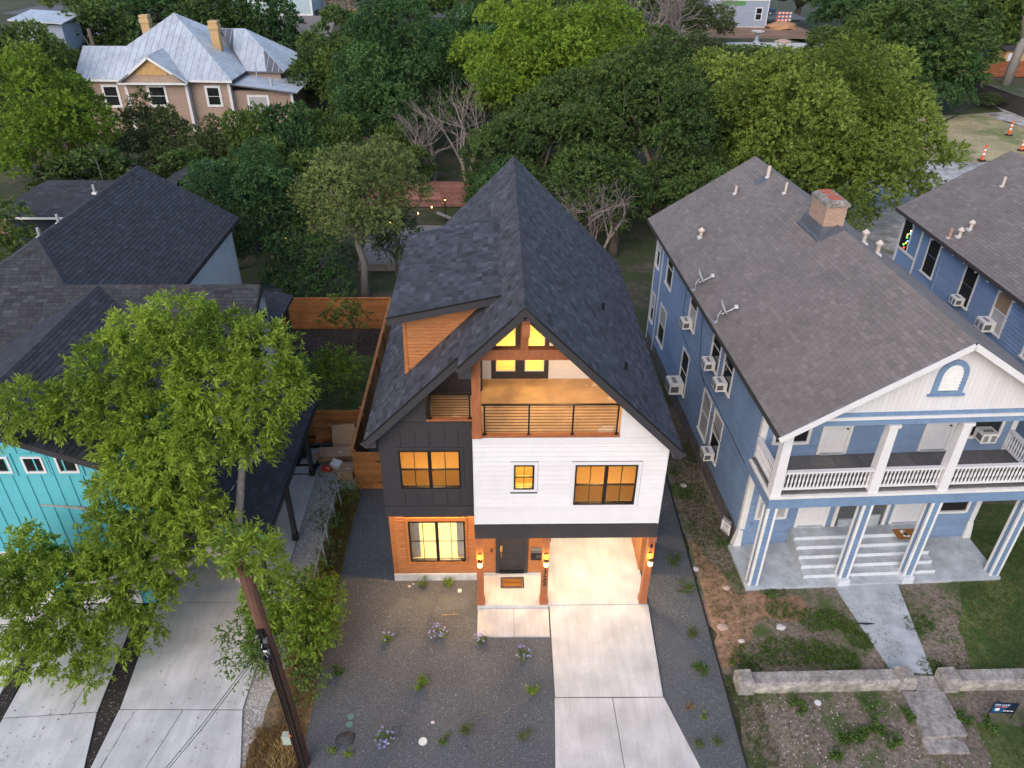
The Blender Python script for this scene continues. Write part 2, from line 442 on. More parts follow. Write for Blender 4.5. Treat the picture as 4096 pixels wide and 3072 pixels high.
m_safew = M('safety_white', (.80, .80, .80), .4, .03)
m_text = M('black_print', (.015, .014, .014), .6)
m_textw = M('white_print', (.75, .74, .74), .6)
m_navy = M('navy_print', (.008, .013, .03), .5)
m_signblue = M('blue_print', (.012, .07, .16), .5)
m_coir = M('coir', (.28, .115, .02), .95, .3, 40)
m_rubber = M('dark_rubber', (.045, .028, .018), .8)
m_rock = M('dark_boulder', (.05, .05, .053), .8, .4, 8, bump=.5, bscale=14)
m_pinkrock = M('pink_stone', (.42, .30, .24), .9, .25, 9)
m_palerock = M('pale_stone', (.52, .48, .45), .9, .2, 9)
m_wood = M('grey_deck_wood', (.26, .225, .215), .9, .25, 4, stretch=(1, 8, 1), tint=.12)
m_palegreen = M('pale_green_siding', (.44, .53, .55), .7, .06, 4, tint=.05)
m_greysid = M('grey_siding', (.30, .335, .40), .7, .06, 4, tint=.05)
m_navywall = M('navy_siding', (.020, .026, .045), .7, .1, 4)
m_dirtmound = M('orange_dirt', (.42, .23, .12), .95, .25, 6, bump=.5, bscale=10)
m_carpaint = M('silver_car_paint', (.42, .44, .47), .3, .05, metal=.6)
m_carblue = M('blue_car_paint', (.05, .10, .16), .3, .05, metal=.4)
m_tyre = M('tyre', (.015, .015, .015), .8)

g_bright = M_leaf('leaves_bright', (.105, .172, .020), (.375, .490, .062), .48)
g_oak = M_leaf('leaves_oak', (0.037, 0.071, 0.021), (0.110, 0.172, 0.039), .25)
g_oak2 = M_leaf('leaves_oak_light', (0.095, 0.144, 0.024), (0.275, 0.348, 0.061), .3)
g_lime = M_leaf('leaves_lime', (0.083, 0.148, 0.020), (0.263, 0.381, 0.040), .35)
g_mid = M_leaf('leaves_mid', (0.050, 0.096, 0.022), (0.168, 0.241, 0.049), .3)
g_blue = M_leaf('leaves_bluegreen', (0.029, 0.074, 0.025), (0.099, 0.185, 0.052), .28)
g_olive = M_leaf('leaves_olive', (0.056, 0.076, 0.025), (0.157, 0.190, 0.063), .25)
g_pale = M_leaf('leaves_pale', (0.092, 0.121, 0.037), (0.247, 0.293, 0.086), .32)
g_dry = M_leaf('leaves_dry', (.16, .09, .03), (.34, .22, .08), .2)
g_weed = M_leaf('leaves_weed', (0.036, 0.08, 0.018), (0.125, 0.205, 0.042), .28)
g_grass = M_leaf('grass_blades', (.034, .062, .014), (.090, .125, .030), .25)
g_flower = M_leaf('petals', (.26, .27, .60), (.52, .52, .80), .2)

# ------------------------------------------------------------------ vegetation
def unit(a): return a / np.maximum(np.linalg.norm(a, axis=1, keepdims=True), 1e-9)

def leaf_mesh(name, P, D, L, Wd, tint, tri=False):
    n = len(P); D = unit(D); R = nr.normal(size=(n, 3)); Sd = unit(np.cross(D, R)) * (Wd / 2)[:, None]; Tp = P + D * L[:, None]
    if tri:
        V = np.stack([P - Sd, P + Sd, Tp], 1).reshape(-1, 3); k = 3
    else:
        Mi = P + D * (L * .45)[:, None] + np.cross(Sd, D) * .25
        V = np.stack([P, Mi + Sd, Tp, Mi - Sd], 1).reshape(-1, 3); k = 4
    me = bpy.data.meshes.new(name); me.vertices.add(n * k); me.loops.add(n * k); me.polygons.add(n)
    me.vertices.foreach_set('co', V.astype(np.float32).ravel()); me.loops.foreach_set('vertex_index', np.arange(n * k, dtype=np.int32))
    me.polygons.foreach_set('loop_start', np.arange(0, n * k, k, dtype=np.int32))
    a = me.attributes.new('tint', 'FLOAT', 'FACE'); a.data.foreach_set('value', np.clip(tint, -1, 1).astype(np.float32))
    me.update(calc_edges=True); return me

def rand_dirs(n, zmin=-.5):
    z = nr.uniform(zmin, 1, n); f = nr.uniform(0, 2 * np.pi, n); r = np.sqrt(1 - z * z)
    return np.stack([r * np.cos(f), r * np.sin(f), z], 1)

def ell_blobs(c, rw, rh, n, sub=.36, zmin=-.55):
    """lobes spread over an ellipsoid crown"""
    bd = rand_dirs(7, -.6); ba = nr.uniform(-.22, .22, 7)
    d = rand_dirs(n * 3, zmin); keep = [0]        # spread them out
    for i in range(1, len(d)):
        if len(keep) >= n: break
        if min(np.linalg.norm(d[i] - d[j]) for j in keep) > 1.5 / math.sqrt(n): keep.append(i)
    B = [(c[0], c[1], c[2] - rh * .1, min(rw, rh) * .5)]
    for i in keep:
        r = rw * sub * nr.uniform(.62, 1.22); k = nr.uniform(.62, .95) if nr.random() > .25 else nr.uniform(.95, 1.14)
        q = d[i] * k; q = q * (1 + (ba * np.clip(bd @ d[i] * 1.6 - .6, 0, 1)).sum() * 1.5); B.append((c[0] + q[0] * (rw - r * .35), c[1] + q[1] * (rw - r * .35), c[2] + q[2] * (rh - r * .3), r))
    return np.array(B)

def crown_mesh(name, B, twigs, per, L, Wd, twl=.5, droop=.25, tri=False, zmin=-.55, spread=.9, flat=.9, jit=.35, sprout=0.0):
    """twig tips over the lobes B (x,y,z,r); 'twigs' per unit of lobe surface, 'per' leaves on each"""
    P = []; D = []; T = []
    for bi, (x, y, z, r) in enumerate(B):
        n = max(6, int(twigs * r * r)); d = rand_dirs(n, zmin)
        rad = r * (1 - .55 * nr.random(n) ** 2.2) * (1 + sprout * (nr.random(n) > .93) * nr.random(n))
        p = np.array([x, y, z]) + d * rad[:, None] * np.array([1, 1, flat])
        dist = np.linalg.norm(p[:, None, :] - B[None, :, :3], axis=2) / B[None, :, 3]; dist[:, bi] = 9
        ok = dist.min(1) > .80; p = p[ok]; d = d[ok]
        P.append(p); D.append(d); T.append(np.full(len(p), nr.normal(0, .42)) + .25 * d[:, 2] * 0)
    P = np.concatenate(P); D = np.concatenate(D); T = np.concatenate(T); n = len(P)
    tw = unit(D + nr.normal(0, .45, (n, 3)) + np.array([0, 0, .15])); T = T + nr.normal(0, .3, n)
    s = nr.random((n, per)) ** .8 * twl
    LP = P[:, None, :] + tw[:, None, :] * s[:, :, None] + nr.normal(0, .07 * twl, (n, per, 3)); LP[:, :, 2] -= droop * s * s / max(twl, .1)
    LD = tw[:, None, :] * (1 - spread * .4) + nr.normal(0, spread, (n, per, 3)) * .7; LD[:, :, 2] -= droop
    TT = T[:, None] + nr.normal(0, jit, (n, per)); N = n * per
    return leaf_mesh(name, LP.reshape(N, 3), LD.reshape(N, 3), L * nr.uniform(.65, 1.3, N), Wd * nr.uniform(.7, 1.25, N), TT.reshape(N), tri)

def limb_path(a, b, k=4, wob=.12):
    a = Vector(a); b = Vector(b); Lg = (b - a).length
    return [a.lerp(b, i / k) + (Vector((rng.uniform(-1, 1), rng.uniform(-1, 1), rng.uniform(-.5, .5))) * wob * Lg * .5 if 0 < i < k else Vector((0, 0, 0))) for i in range(k + 1)]

def trunk_mb(h, r, targets, n=8):
    mb = MB(); top = Vector((0, 0, h)); P = limb_path((0, 0, -.15), top, 4, .06)
    mb.tube(P, [r * 1.25, r, r * .92, r * .85, r * .75], n)
    for t in targets:
        q = limb_path(P[-1] - Vector((0, 0, rng.uniform(0, .25) * h)), t, 4, .2)
        mb.tube(q, [r * .6, r * .5, r * .38, r * .25, r * .1], 6)
    return mb

TREE_N = 0
def tree(label, c, rw, rh, mat, base=None, gz=0.0, tr=.22, nb=24, dens=14, per=9, leaf=(.2, .1), tri=True, name='tree', group=None, sub=.36,
         bark=None, twl=.5, droop=.25, cat='tree', zmin=-.55, sprout=.25, crown='crown', spread=.9, B=None, flat=.9):
    bx, by = (base if base else (c[0] + rng.uniform(-.4, .4), c[1] + rng.uniform(-.4, .4)))
    root = thing(name, label, cat, (bx, by, gz), 0, group)
    lc = (c[0] - bx, c[1] - by, c[2] - gz)
    if B is None: B = ell_blobs(lc, rw, rh, nb, sub, zmin)
    else: B = np.array([(x - bx, y - by, z - gz, r) for x, y, z, r in B])
    h = max(.3, lc[2] - rh * .55)
    tg = [tuple(B[i][:3]) for i in sorted(range(len(B)), key=lambda i: -B[i][3])[:7]]
    trunk_mb(h, tr, tg).build('trunk', bark or m_trunk, root, smooth=True)
    k_ = 5.6 if tri else 2.2
    me = crown_mesh(crown, B, dens * k_, per, leaf[0] * (.84 if tri else 1.15), leaf[1] * (1.2 if tri else 1.35), twl * (.7 if tri else 1), droop, tri, -.32 if tri else zmin, spread, flat, sprout=sprout)
    me.materials.append(mat); o = bpy.data.objects.new(crown, me); COL.objects.link(o); o.parent = root
    return root

def tree_copy(src, label, c, s, rz, group=None, src_c=None):
    r = copy_tree(src); r.location = c; r.scale = s; r.rotation_euler = (0, 0, rz); r['label'] = label
    if group: r['group'] = group
    return r

def bare_mb(mb, p, d, L, r, depth, spread=.55, up=.12, n=5):
    p = Vector(p); d = Vector(d).normalized(); pts = [p]; k = 3; cur = d
    for i in range(k):
        cur = (cur + Vector((rng.gauss(0, .16), rng.gauss(0, .16), rng.gauss(0, .12) + up * .3))).normalized(); pts.append(pts[-1] + cur * L / k)
    mb.tube(pts, [r, r * .85, r * .72, r * .6], n if depth > 1 else 3, cap=False)
    if depth <= 0: return
    for j in range(rng.choice((2, 3, 3)) if depth > 1 else rng.choice((3, 4, 5))):
        st = pts[rng.choice((1, 2, 3, 3))]; nd = cur + Vector((rng.gauss(0, spread), rng.gauss(0, spread), rng.gauss(0, spread * .7) + up))
        bare_mb(mb, st, nd, L * rng.uniform(.55, .85), r * rng.uniform(.45, .62), depth - 1, spread, up, n)

def shrub(label, x, y, r, h, mat, n=160, leaf=(.07, .03), gz=-.2, flowers=0, group=None, name='shrub', cat='shrub', lean=.0):
    root = thing(name, label, cat, (x, y, gz), 0, group)
    st = MB(); k = max(5, int(6 + r * 10)); P = []; D = []
    for i in range(k):
        a = rng.uniform(0, 6.283); rr = r * math.sqrt(rng.random()); tip = Vector((math.cos(a) * rr + lean, math.sin(a) * rr, h * rng.uniform(.55, 1.0)))
        b = Vector((math.cos(a) * .04, math.sin(a) * .04, 0)); mid = b.lerp(tip, .5) + Vector((0, 0, h * .12))
        st.tube([b, mid, tip], [.008, .006, .003], 4, cap=False)
        for q in range(max(3, n // k)):
            s = rng.uniform(.25, 1); p = (b.lerp(mid, s * 2) if s < .5 else mid.lerp(tip, s * 2 - 1))
            P.append(p + Vector((rng.gauss(0, .03), rng.gauss(0, .03), rng.gauss(0, .02)))); D.append((rng.gauss(0, 1), rng.gauss(0, 1), rng.gauss(.35, .5)))
    st.build('stem', m_trunk, root)
    nn = len(P); me = leaf_mesh('foliage', np.array([tuple(p) for p in P]), np.array(D), leaf[0] * nr.uniform(.6, 1.3, nn), leaf[1] * nr.uniform(.7, 1.3, nn), nr.normal(0, .5, nn))
    me.materials.append(mat); o = bpy.data.objects.new('foliage', me); COL.objects.link(o); o.parent = root
    for i in range(flowers):
        a = rng.uniform(0, 6.283); rr = r * 1.05 * math.sqrt(rng.uniform(.1, 1)); q = np.array([(math.cos(a) * rr, math.sin(a) * rr, h * rng.uniform(.7, 1.05))] * 5) + nr.normal(0, .006, (5, 3))
        f = leaf_mesh('flower', q, np.array([(math.cos(g), math.sin(g), .25) for g in np.arange(5) * 1.2566]), np.full(5, .045), np.full(5, .035), np.full(5, rng.uniform(-1, 1)))
        f.materials.append(g_flower); fo = bpy.data.objects.new('flower', f); COL.objects.link(fo); fo.parent = root
    return root

def blades(name, label, pts, mat, L=(.05, .12), w=.012, per=6, cat='grass', upz=1.0, kind='stuff', flat=.6):
    P = np.repeat(np.array(pts), per, 0); n = len(P); P = P + nr.normal(0, .035, (n, 3)) * np.array([1, 1, 0])
    D = nr.normal(0, flat, (n, 3)); D[:, 2] = np.abs(D[:, 2]) + upz
    tint = np.repeat(nr.normal(0, .4, len(pts)), per) + nr.normal(0, .25, n)
    me = leaf_mesh(name, P, D, nr.uniform(*L, n), w * nr.uniform(.7, 1.4, n), tint, tri=False); me.materials.append(mat)
    o = bpy.data.objects.new(name, me); COL.objects.link(o); return props(o, label, cat, kind=kind)
# ------------------------------------------------------------------ ground
def hill(x, y):
    t = min(1, max(0, (y - 66) / 28.0)); q = min(1, max(0, (x - 51) / 10.0)); return 4.3 * t * t * (3 - 2 * t) * (1 - q * q * (3 - 2 * q))
def M_ground(name, cols, scale, bump=.6, green=None):
    mt = M(name, cols[0], .95, .35, scale, big=.3, bigscale=.25, bump=bump, bscale=26, col2=cols[1])
    if green:
        nt = mt.node_tree; N = nt.nodes; L = nt.links; b = N['Principled BSDF']; src = b.inputs['Base Color'].links[0].from_socket
        tc = N.new('ShaderNodeTexCoord'); n = N.new('ShaderNodeTexNoise'); n.inputs['Scale'].default_value = green[1]; n.inputs['Detail'].default_value = 8; n.inputs['Roughness'].default_value = .7
        L.new(tc.outputs['Object'], n.inputs['Vector']); r = N.new('ShaderNodeMapRange'); r.inputs['From Min'].default_value = green[2] - .05; r.inputs['From Max'].default_value = green[2] + .06
        L.new(n.outputs['Fac'], r.inputs['Value']); x = N.new('ShaderNodeMix'); x.data_type = 'RGBA'; L.new(r.outputs[0], x.inputs['Factor'])
        L.new(src, x.inputs['A']); x.inputs['B'].default_value = (*green[0], 1); L.new(x.outputs['Result'], b.inputs['Base Color'])
    return mt
m_ground = M_ground('earth', ((.062, .050, .036), (.10, .085, .055)), 3, green=((.040, .055, .016), .35, .47))
m_yard = M_ground('yard_dirt', ((.125, .098, .076), (.22, .175, .135)), 9, green=((.065, .092, .026), .55, .55))
m_dirt = M_ground('bare_dirt', ((.20, .115, .068), (.27, .17, .105)), 7)
m_lawn = M_ground('lawn', ((.060, .082, .020), (.115, .130, .040)), 12, green=((.045, .080, .018), .8, .5))
m_dry = M_ground('dry_grass', ((.32, .26, .14), (.44, .36, .20)), 8, green=((.17, .19, .065), .22, .53))
m_park = M_ground('pale_caliche', ((.34, .325, .30), (.46, .44, .41)), 1.2, bump=.15, green=((.15, .14, .085), .18, .56))
m_dryweeds = M_ground('dead_weeds', ((.13, .085, .045), (.23, .155, .09)), 14, green=((.075, .080, .03), 1.2, .60))

gm = MB(); xs = list(range(-420, 441, 20)); ys = list(range(-60, 60, 20)) + list(range(60, 104, 4)) + list(range(104, 700, 40)); n = len(xs)
for y in ys:
    for x in xs: gm.v.append((x, y, -.26 + hill(x, y)))
for j in range(len(ys) - 1):
    for i in range(n - 1): gm.f.append((j * n + i, j * n + i + 1, (j + 1) * n + i + 1, (j + 1) * n + i)); gm.t.append(0)
gm.build('ground', m_ground, kind='structure', smooth=True)

def sheet(name, mat, poly, z, label=None, thick=.05, wob=0.0):
    if wob:
        P = []
        for i in range(len(poly)):
            a, b = poly[i], poly[(i + 1) % len(poly)]; k = max(1, int(math.hypot(b[0] - a[0], b[1] - a[1]) / .5))
            for j in range(k): P.append((a[0] + (b[0] - a[0]) * j / k + rng.gauss(0, wob), a[1] + (b[1] - a[1]) * j / k + rng.gauss(0, wob)))
        poly = P
    return MB().prism([(x, y, z) for x, y in poly], (0, 0, -thick)).build(name, mat, kind='structure')

sheet('yard', m_yard, [(6.02, -9), (60, -9), (60, 20), (17, 20), (16, 4), (8, 7.5), (6.12, 9)], -.215, wob=.2)
sheet('dirt_patch', m_dirt, [(6.1, 3.2), (6.5, 3.0), (7.3, .6), (8.6, .4), (9.6, .5), (9.2, -.6), (7.6, -.4), (7.2, -1.3), (6.6, -2.2), (6.1, -2.6)], -.21, wob=.12)
sheet('lawn', m_lawn, [(14.7, 5), (15.1, .9), (14.6, -.2), (14.0, -1.5), (13.7, -2.6), (24, -2.6), (24, 5)], -.208, wob=.10)
sheet('lawn', m_lawn, [(12.9, -4.2), (14.6, -4.4), (20, -4.2), (20, -8), (12.3, -8), (12.5, -5.2)], -.209, wob=.10)
sheet('gravel_yard', m_gravel, [(-6.0, -9), (5.93, -9), (5.93, -5.5), (6.1, 5.9), (6.2, 16), (-6.15, 16), (-6.3, 2), (-6.25, -1.5)], -.20)
MB().bar((5.95, -9, -.18), (5.95, -5.5, -.18), .03, .1).bar((5.95, -5.5, -.18), (6.12, 5.9, -.18), .03, .1).bar((6.12, 5.9, -.18), (6.22, 16, -.18), .03, .1).build(
    'edging_strip', m_edging, label='black steel edging strip between dark gravel and dirt lot', cat='edging')
sheet('weed_strip', m_dryweeds, [(-7.0, -9), (-6.05, -9), (-6.2, -2), (-6.28, 2), (-6.22, 6), (-6.9, 6), (-7.1, 2), (-7.3, -2.5), (-7.7, -5.4), (-7.5, -9)], -.196, wob=.05)
sheet('pale_gravel', m_wgravel, [(-8.2, -9), (-6.5, -9), (-6.5, -2.6), (-6.6, 2), (-6.4, 6.6), (-6.4, 9.1), (-9, 9.1), (-8.9, 2), (-8.3, -3)], -.205)
sheet('back_yard', m_lawn, [(-14.5, 9.2), (-6.35, 9.2), (-6.2, 17), (-14.5, 17)], -.205)
sheet('mulch_bed', m_mulch, [(-14.5, 16.4), (-6.2, 16.6), (-6.2, 19.4), (-14.5, 19.4)], -.2, wob=.1)
sheet('mulch_bed', m_mulch, [(-12.3, .38), (-11.98, .38), (-11.58, -3.55), (-11.62, -5.3), (-11.5, -9), (-11.95, -9), (-11.9, -5.3), (-12.3, -3.6), (-12.5, -.9)], -.19)
sheet('mulch_bed', m_mulch, [(-15.3, .38), (-15.0, -2.3), (-14.85, -3.8), (-14.7, -9), (-15.1, -9), (-15.25, -3.3), (-15.6, .38)], -.19)
sheet('side_mulch', m_mulch, [(-9.3, 6.98), (-8.3, 6.98), (-7.6, 9.05), (-9.3, 9.05)], -.199, wob=.03)
sheet('parking_gravel', m_park, [(24, 20), (52, 20), (62, 40), (56, 49), (47, 51.5), (37, 52), (30, 46), (22, 38)], -.20, wob=.3)
sheet('dry_field', m_dry, [(22, 44), (37, 52.3), (47, 51.8), (56, 49.3), (66, 52), (60, 78), (40, 72), (28, 60)], -.207, wob=.3)
sheet('dirt_road', m_park, [(62, 44), (70, 50), (60, 70), (57.5, 82), (53.5, 82), (55, 70), (57, 58)], -.196, wob=.3)

# concrete drives: each slab is a piece of its drive
def slabs(name, polys, mat=m_concrete, label=None):
    root = bpy.data.objects.new(name, None); COL.objects.link(root); root['kind'] = 'structure'
    for p in polys: MB().prism(p, (0, 0, -.14)).build('slab', mat, root)
    return root
dz = lambda y: -.035 + .030 * y if y < 0 else -.035
P3 = lambda pts: [(x, y, dz(y)) for x, y in pts]
slabs('driveway', [P3([(.895, -3.33), (4.06, -3.36), (4.19, -.02), (.93, -.02)]),
                   P3([(.75, -5.62), (2.62, -5.62), (2.56, -3.385), (.88, -3.36)]), P3([(2.64, -5.62), (4.72, -5.62), (4.08, -3.39), (2.58, -3.39)]),
                   P3([(.2, -9), (2.8, -9), (2.62, -5.64), (.74, -5.64)]), P3([(2.82, -9), (6.0, -9), (4.73, -5.64), (2.64, -5.64)])])
MB().prism(P3([(.88, -3.335), (.88, -3.355), (4.07, -3.385), (4.07, -3.365)]), (0, 0, -.1)).build('driveway_joint', m_joint, kind='structure').location.z = -.012
slabs('walkway', [[(-1.43, -1.13, -.14), (-.262, -1.14, -.14), (-.262, -.03, -.14), (-1.43, -.03, -.14)], [(-.25, -1.14, -.14), (.87, -1.16, -.14), (.895, -.03, -.14), (-.25, -.03, -.14)]])
Z = lambda pts, z=-.15: [(x, y, z) for x, y in pts]
slabs('neighbor_driveway', [Z([(-12.0, .35), (-11.63, -3.53), (-8.13, -3.58), (-8.1, .35)]), Z([(-11.64, -3.57), (-11.68, -5.3), (-11.5, -9), (-10.1, -9), (-10.22, -5.3), (-9.83, -3.6)]),
                            Z([(-9.81, -3.6), (-10.2, -5.3), (-10.08, -9), (-7.4, -9), (-7.7, -5.3), (-8.12, -3.63)]), Z([(-11.95, .38), (-8.1, .38), (-8.1, 6.95), (-11.95, 6.95)])])
slabs('neighbor_driveway', [Z([(-15.0, .3), (-14.82, -3.76), (-12.25, -3.6), (-12.5, -.9), (-12.6, .3)]), Z([(-14.81, -3.8), (-14.6, -9), (-11.98, -9), (-11.87, -5.25), (-12.25, -3.64)])])
slabs('neighbor_driveway', [Z([(-19, .3), (-19, -9), (-15.1, -9), (-15.3, -3.2), (-15.6, .3)])])

# dark gravel stones lying on the sheet, nobody could count them
n = 34000
px = np.concatenate([nr.uniform(-6.1, 5.9, n)]); py = nr.uniform(-6.2, 6.0, n) ; ok = ~((px > .55) & (px < 5.0) & (py < .1)) & ~((px > -1.5) & (px < .95) & (py > -1.2)) & ~((px > -4.4) & (px < 4.3) & (py > 0))
px, py = px[ok], py[ok]; n = len(px); r = nr.uniform(.010, .024, n) * (1 + .9 * (nr.random(n) > .985))
base = np.array([(1, 0, 0), (-.6, .8, 0), (-.5, -.8, 0), (.1, .05, .8)]); a = nr.uniform(0, 6.283, n); ca, sa = np.cos(a), np.sin(a)
V = np.stack([np.stack([(b[0] * ca - b[1] * sa) * r + px, (b[0] * sa + b[1] * ca) * r + py, -.201 + b[2] * r], 1) for b in base], 1).reshape(-1, 3)
F = np.array([(0, 1, 3), (1, 2, 3), (2, 0, 3)]); I = (np.arange(n)[:, None, None] * 4 + F[None]).reshape(-1)
me = bpy.data.meshes.new('gravel'); me.vertices.add(n * 4); me.loops.add(n * 9); me.polygons.add(n * 3)
me.vertices.foreach_set('co', V.astype(np.float32).ravel()); me.loops.foreach_set('vertex_index', I.astype(np.int32)); me.polygons.foreach_set('loop_start', np.arange(0, n * 9, 3, dtype=np.int32))
at = me.attributes.new('tint', 'FLOAT', 'FACE'); tt = nr.normal(.1, .95, n); tt[nr.random(n) > .988] = 3.4; at.data.foreach_set('value', np.repeat(np.clip(tt, -1.2, 6), 3).astype(np.float32))
me.update(calc_edges=True); me.materials.append(m_stone); o = bpy.data.objects.new('gravel', me); COL.objects.link(o); props(o, 'loose dark grey gravel covering the front yard', 'gravel', kind='stuff')

# ------------------------------------------------------------------ the modern house
H = thing('modern_house', 'tall black and white house with steep charcoal gable roof and glowing balcony', 'house')
YB, XR, ZR = 12.74, -.09, 11.10
zl = lambda x: ZR - abs(x - XR) * 1.0      # roof surface height
# shells
w = MB()
holed_wall(w, 'x', 0.0, .12, -1.46, 4.10, 3.05, 6.84, [(-.30, .29, 4.96, 5.87), (1.47, 3.29, 4.35, 5.86)])
holed_wall(w, 'x', .42, .54, -4.20, -1.46, 3.56, 6.9, [(-3.65, -1.86, 4.65, 6.09)])
holed_wall(w, 'x', 1.34, 1.46, -4.28, .80, .10, 3.5, [(-3.69, -1.85, .67, 2.48), (-.71, .12, .04, 2.34)])
w.box(4.0, 4.1, .12, 12.3, 3.05, 6.55); w.box(-4.20, -4.1, .54, 12.3, 3.5, 6.55); w.box(-4.28, -4.16, 1.46, 12.3, -.1, 3.5)
w.box(-4.1, 4.0, 12.2, 12.3, -.1, 6.6); w.box(4.0, 4.1, 3.6, 12.2, -.1, 3.05); w.box(.70, .80, 1.46, 6.0, 0, 3.05); w.box(.8, 4.0, 5.9, 6.0, 0, 3.05)
w.build('wall', m_dark, H)
# floors between the storeys: soffits
BX('soffit', m_white, H, -1.44, 4.08, .13, 1.34, 3.02, 3.06); BX('soffit', m_white, H, .8, 4.0, 1.34, 5.9, 3.02, 3.06)
BX('soffit', m_cedar, H, -4.18, -1.48, .56, 1.33, 3.50, 3.55)
BX('band_board', m_dark, H, -1.475, 4.115, -.03, .02, 3.01, 3.298); BX('band_board', m_dark, H, -1.48, 4.12, -.045, .02, 3.303, 3.575)
# slab
BX('carport_floor', m_concrete, H, .90, 4.16, 0, 5.9, -.12, 0.0)
MB().box(-1.45, .89, -.01, 1.27, -.19, .0).box(-4.30, .89, 1.27, 1.36, -.2, .098).box(-4.3, -1.45, 1.36, 6, -.2, .05).build('foundation', m_concrete, H)
# wood wall
wood = lambda z: (-4.28, .80)
boards(H, H, m_cedar, 'x', 1.34, -4.16, .80, .11, 3.50, .118, -1, [(-3.81, -1.76, .55, 2.66), (-.84, .25, .0, 2.5)], None, .024, 'cladding_board', .028)
MB().box(-4.30, -4.165, 1.315, 1.345, .1, 3.5).build_each('corner_board', m_cedar, H)
MB().box(-3.80, -3.70, 1.30, 1.34, .56, 2.65).box(-1.84, -1.77, 1.30, 1.34, .56, 2.65).box(-3.70, -1.84, 1.30, 1.34, 2.50, 2.65).box(-3.70, -1.84, 1.30, 1.34, .56, .655).build_each('window_trim', m_cedar, H)
# white facade boards
wh = [(-.40, .40, 4.86, 5.97), (1.36, 3.41, 4.24, 5.97)]
boards(H, H, m_white, 'x', 0.0, -1.44, 4.07, 3.58, 6.60, .172, -1, wh, None, .026, 'siding_board', .020)
boards(H, H, m_white, 'x', 0.0, 2.78, 4.07, 6.84, 8.45, .172, -1, [], lambda z: (2.78, min(4.07, XR + (ZR - z) - .22)), .015, 'siding_board', .005)
MB().box(-1.475, -1.44, -.022, .10, 3.58, 6.86).box(4.07, 4.115, -.022, .12, 3.58, 6.52).box(-1.44, 4.07, -.022, .0, 6.602, 6.838).box(2.66, 2.778, -.022, .12, 6.84, 8.1).build_each('corner_board', m_white, H)
def trim(x0, x1, z0, z1, y, t, mat, d=.024):
    MB().box(x0 - t, x0, y - d, y, z0 - t, z1 + t).box(x1, x1 + t, y - d, y, z0 - t, z1 + t).box(x0, x1, y - d, y, z1, z1 + t).box(x0, x1, y - d, y, z0 - t, z0).build_each('window_trim', mat, H)
trim(-.30, .29, 4.96, 5.87, 0, .10, m_white); trim(1.47, 3.29, 4.35, 5.86, 0, .11, m_white); trim(-3.65, -1.86, 4.65, 6.09, .42, .10, m_dark)
# grey board and batten
for x in (-3.58, -3.16, -2.75, -2.31, -1.92):
    BX('batten', m_dark, H, x - .022, x + .022, .398, .42, 6.26, 6.78); BX('batten', m_dark, H, x - .022, x + .022, .398, .42, 3.97, 4.48)
BX('band_board', m_dark, H, -4.2, -1.48, .392, .42, 3.56, 3.94); MB().box(-4.2, -1.48, .385, .42, 7.06, 7.10).box(-4.2, -1.48, .385, .42, 3.942, 3.965).build_each('trim_strip', m_dark, H)
boards(H, H, m_dark, 'x', .42, -4.12, -2.80, 7.1, 8.4, .165, -1, [], lambda z: (max(-4.12, XR - (ZR - z) + .22), -2.80), .015, 'siding_board', .005)
BX('corner_board', m_dark, H, -2.86, -2.78, .40, .54, 6.9, 8.1)
MB().box(-4.2, -2.8, .425, .54, 6.9, 7.1).prism([(-4.12, .43, 7.1), (-2.8, .43, 7.1), (-2.8, .43, 8.2), (-3.9, .43, 7.15)], (0, .1, 0)).build('wall', m_dark, H)
MB().prism([(2.78, .005, 6.84), (4.07, .005, 6.84), (2.78, .005, 8.1)], (0, .1, 0)).build('wall', m_white, H)
# windows with panes
def sash_window(x0, x1, z0, z1, y, double=True, screen=True, sill=True, cross=False):
    fr = MB(); t = .05; f0, f1 = y - .03, y + .05
    fr.box(x0, x0 + t, f0, f1, z0, z1).box(x1 - t, x1, f0, f1, z0, z1).box(x0 + t, x1 - t, f0, f1, z1 - t, z1).box(x0 + t, x1 - t, f0, f1, z0, z0 + t * 1.1)
    xm = (x0 + x1) / 2; units = [(x0 + t, x1 - t)]
    if double: fr.box(xm - .05, xm + .05, f0 - .005, f1, z0 + t * 1.1, z1 - t); units = [(x0 + t, xm - .05), (xm + .05, x1 - t)]
    f = fr.build('window', m_black, H); zm = (z0 + z1) / 2
    for a, b in units:
        if cross: BX('muntin', m_black, f, a, b, y + .005, y + .03, zm - .012, zm + .012)
        else: BX('meeting_rail', m_black, f, a, b, y - .01, y + .04, zm - .022, zm + .022)
        c = (a + b) / 2; g = .012 if cross else .022
        for q0, q1 in ((z0 + t * 1.1, zm - g), (zm + g, z1 - t)):
            BX('muntin', m_black, f, c - .010, c + .010, y + .004, y + .034, q0, q1)
            low = q0 < zm - .1 and screen
            for p0, p1 in ((a, c - .010), (c + .010, b)): BX('pane', m_panescr if low else m_pane, f, p0, p1, y + .016, y + .022, q0, q1)
    return f
sash_window(-3.65, -1.86, 4.65, 6.09, .42); sash_window(1.47, 3.29, 4.35, 5.86, 0.0); sash_window(-.30, .29, 4.96, 5.87, 0.0, False, False)
sash_window(-3.69, -1.85, .67, 2.48, 1.34, True, False, cross=True)
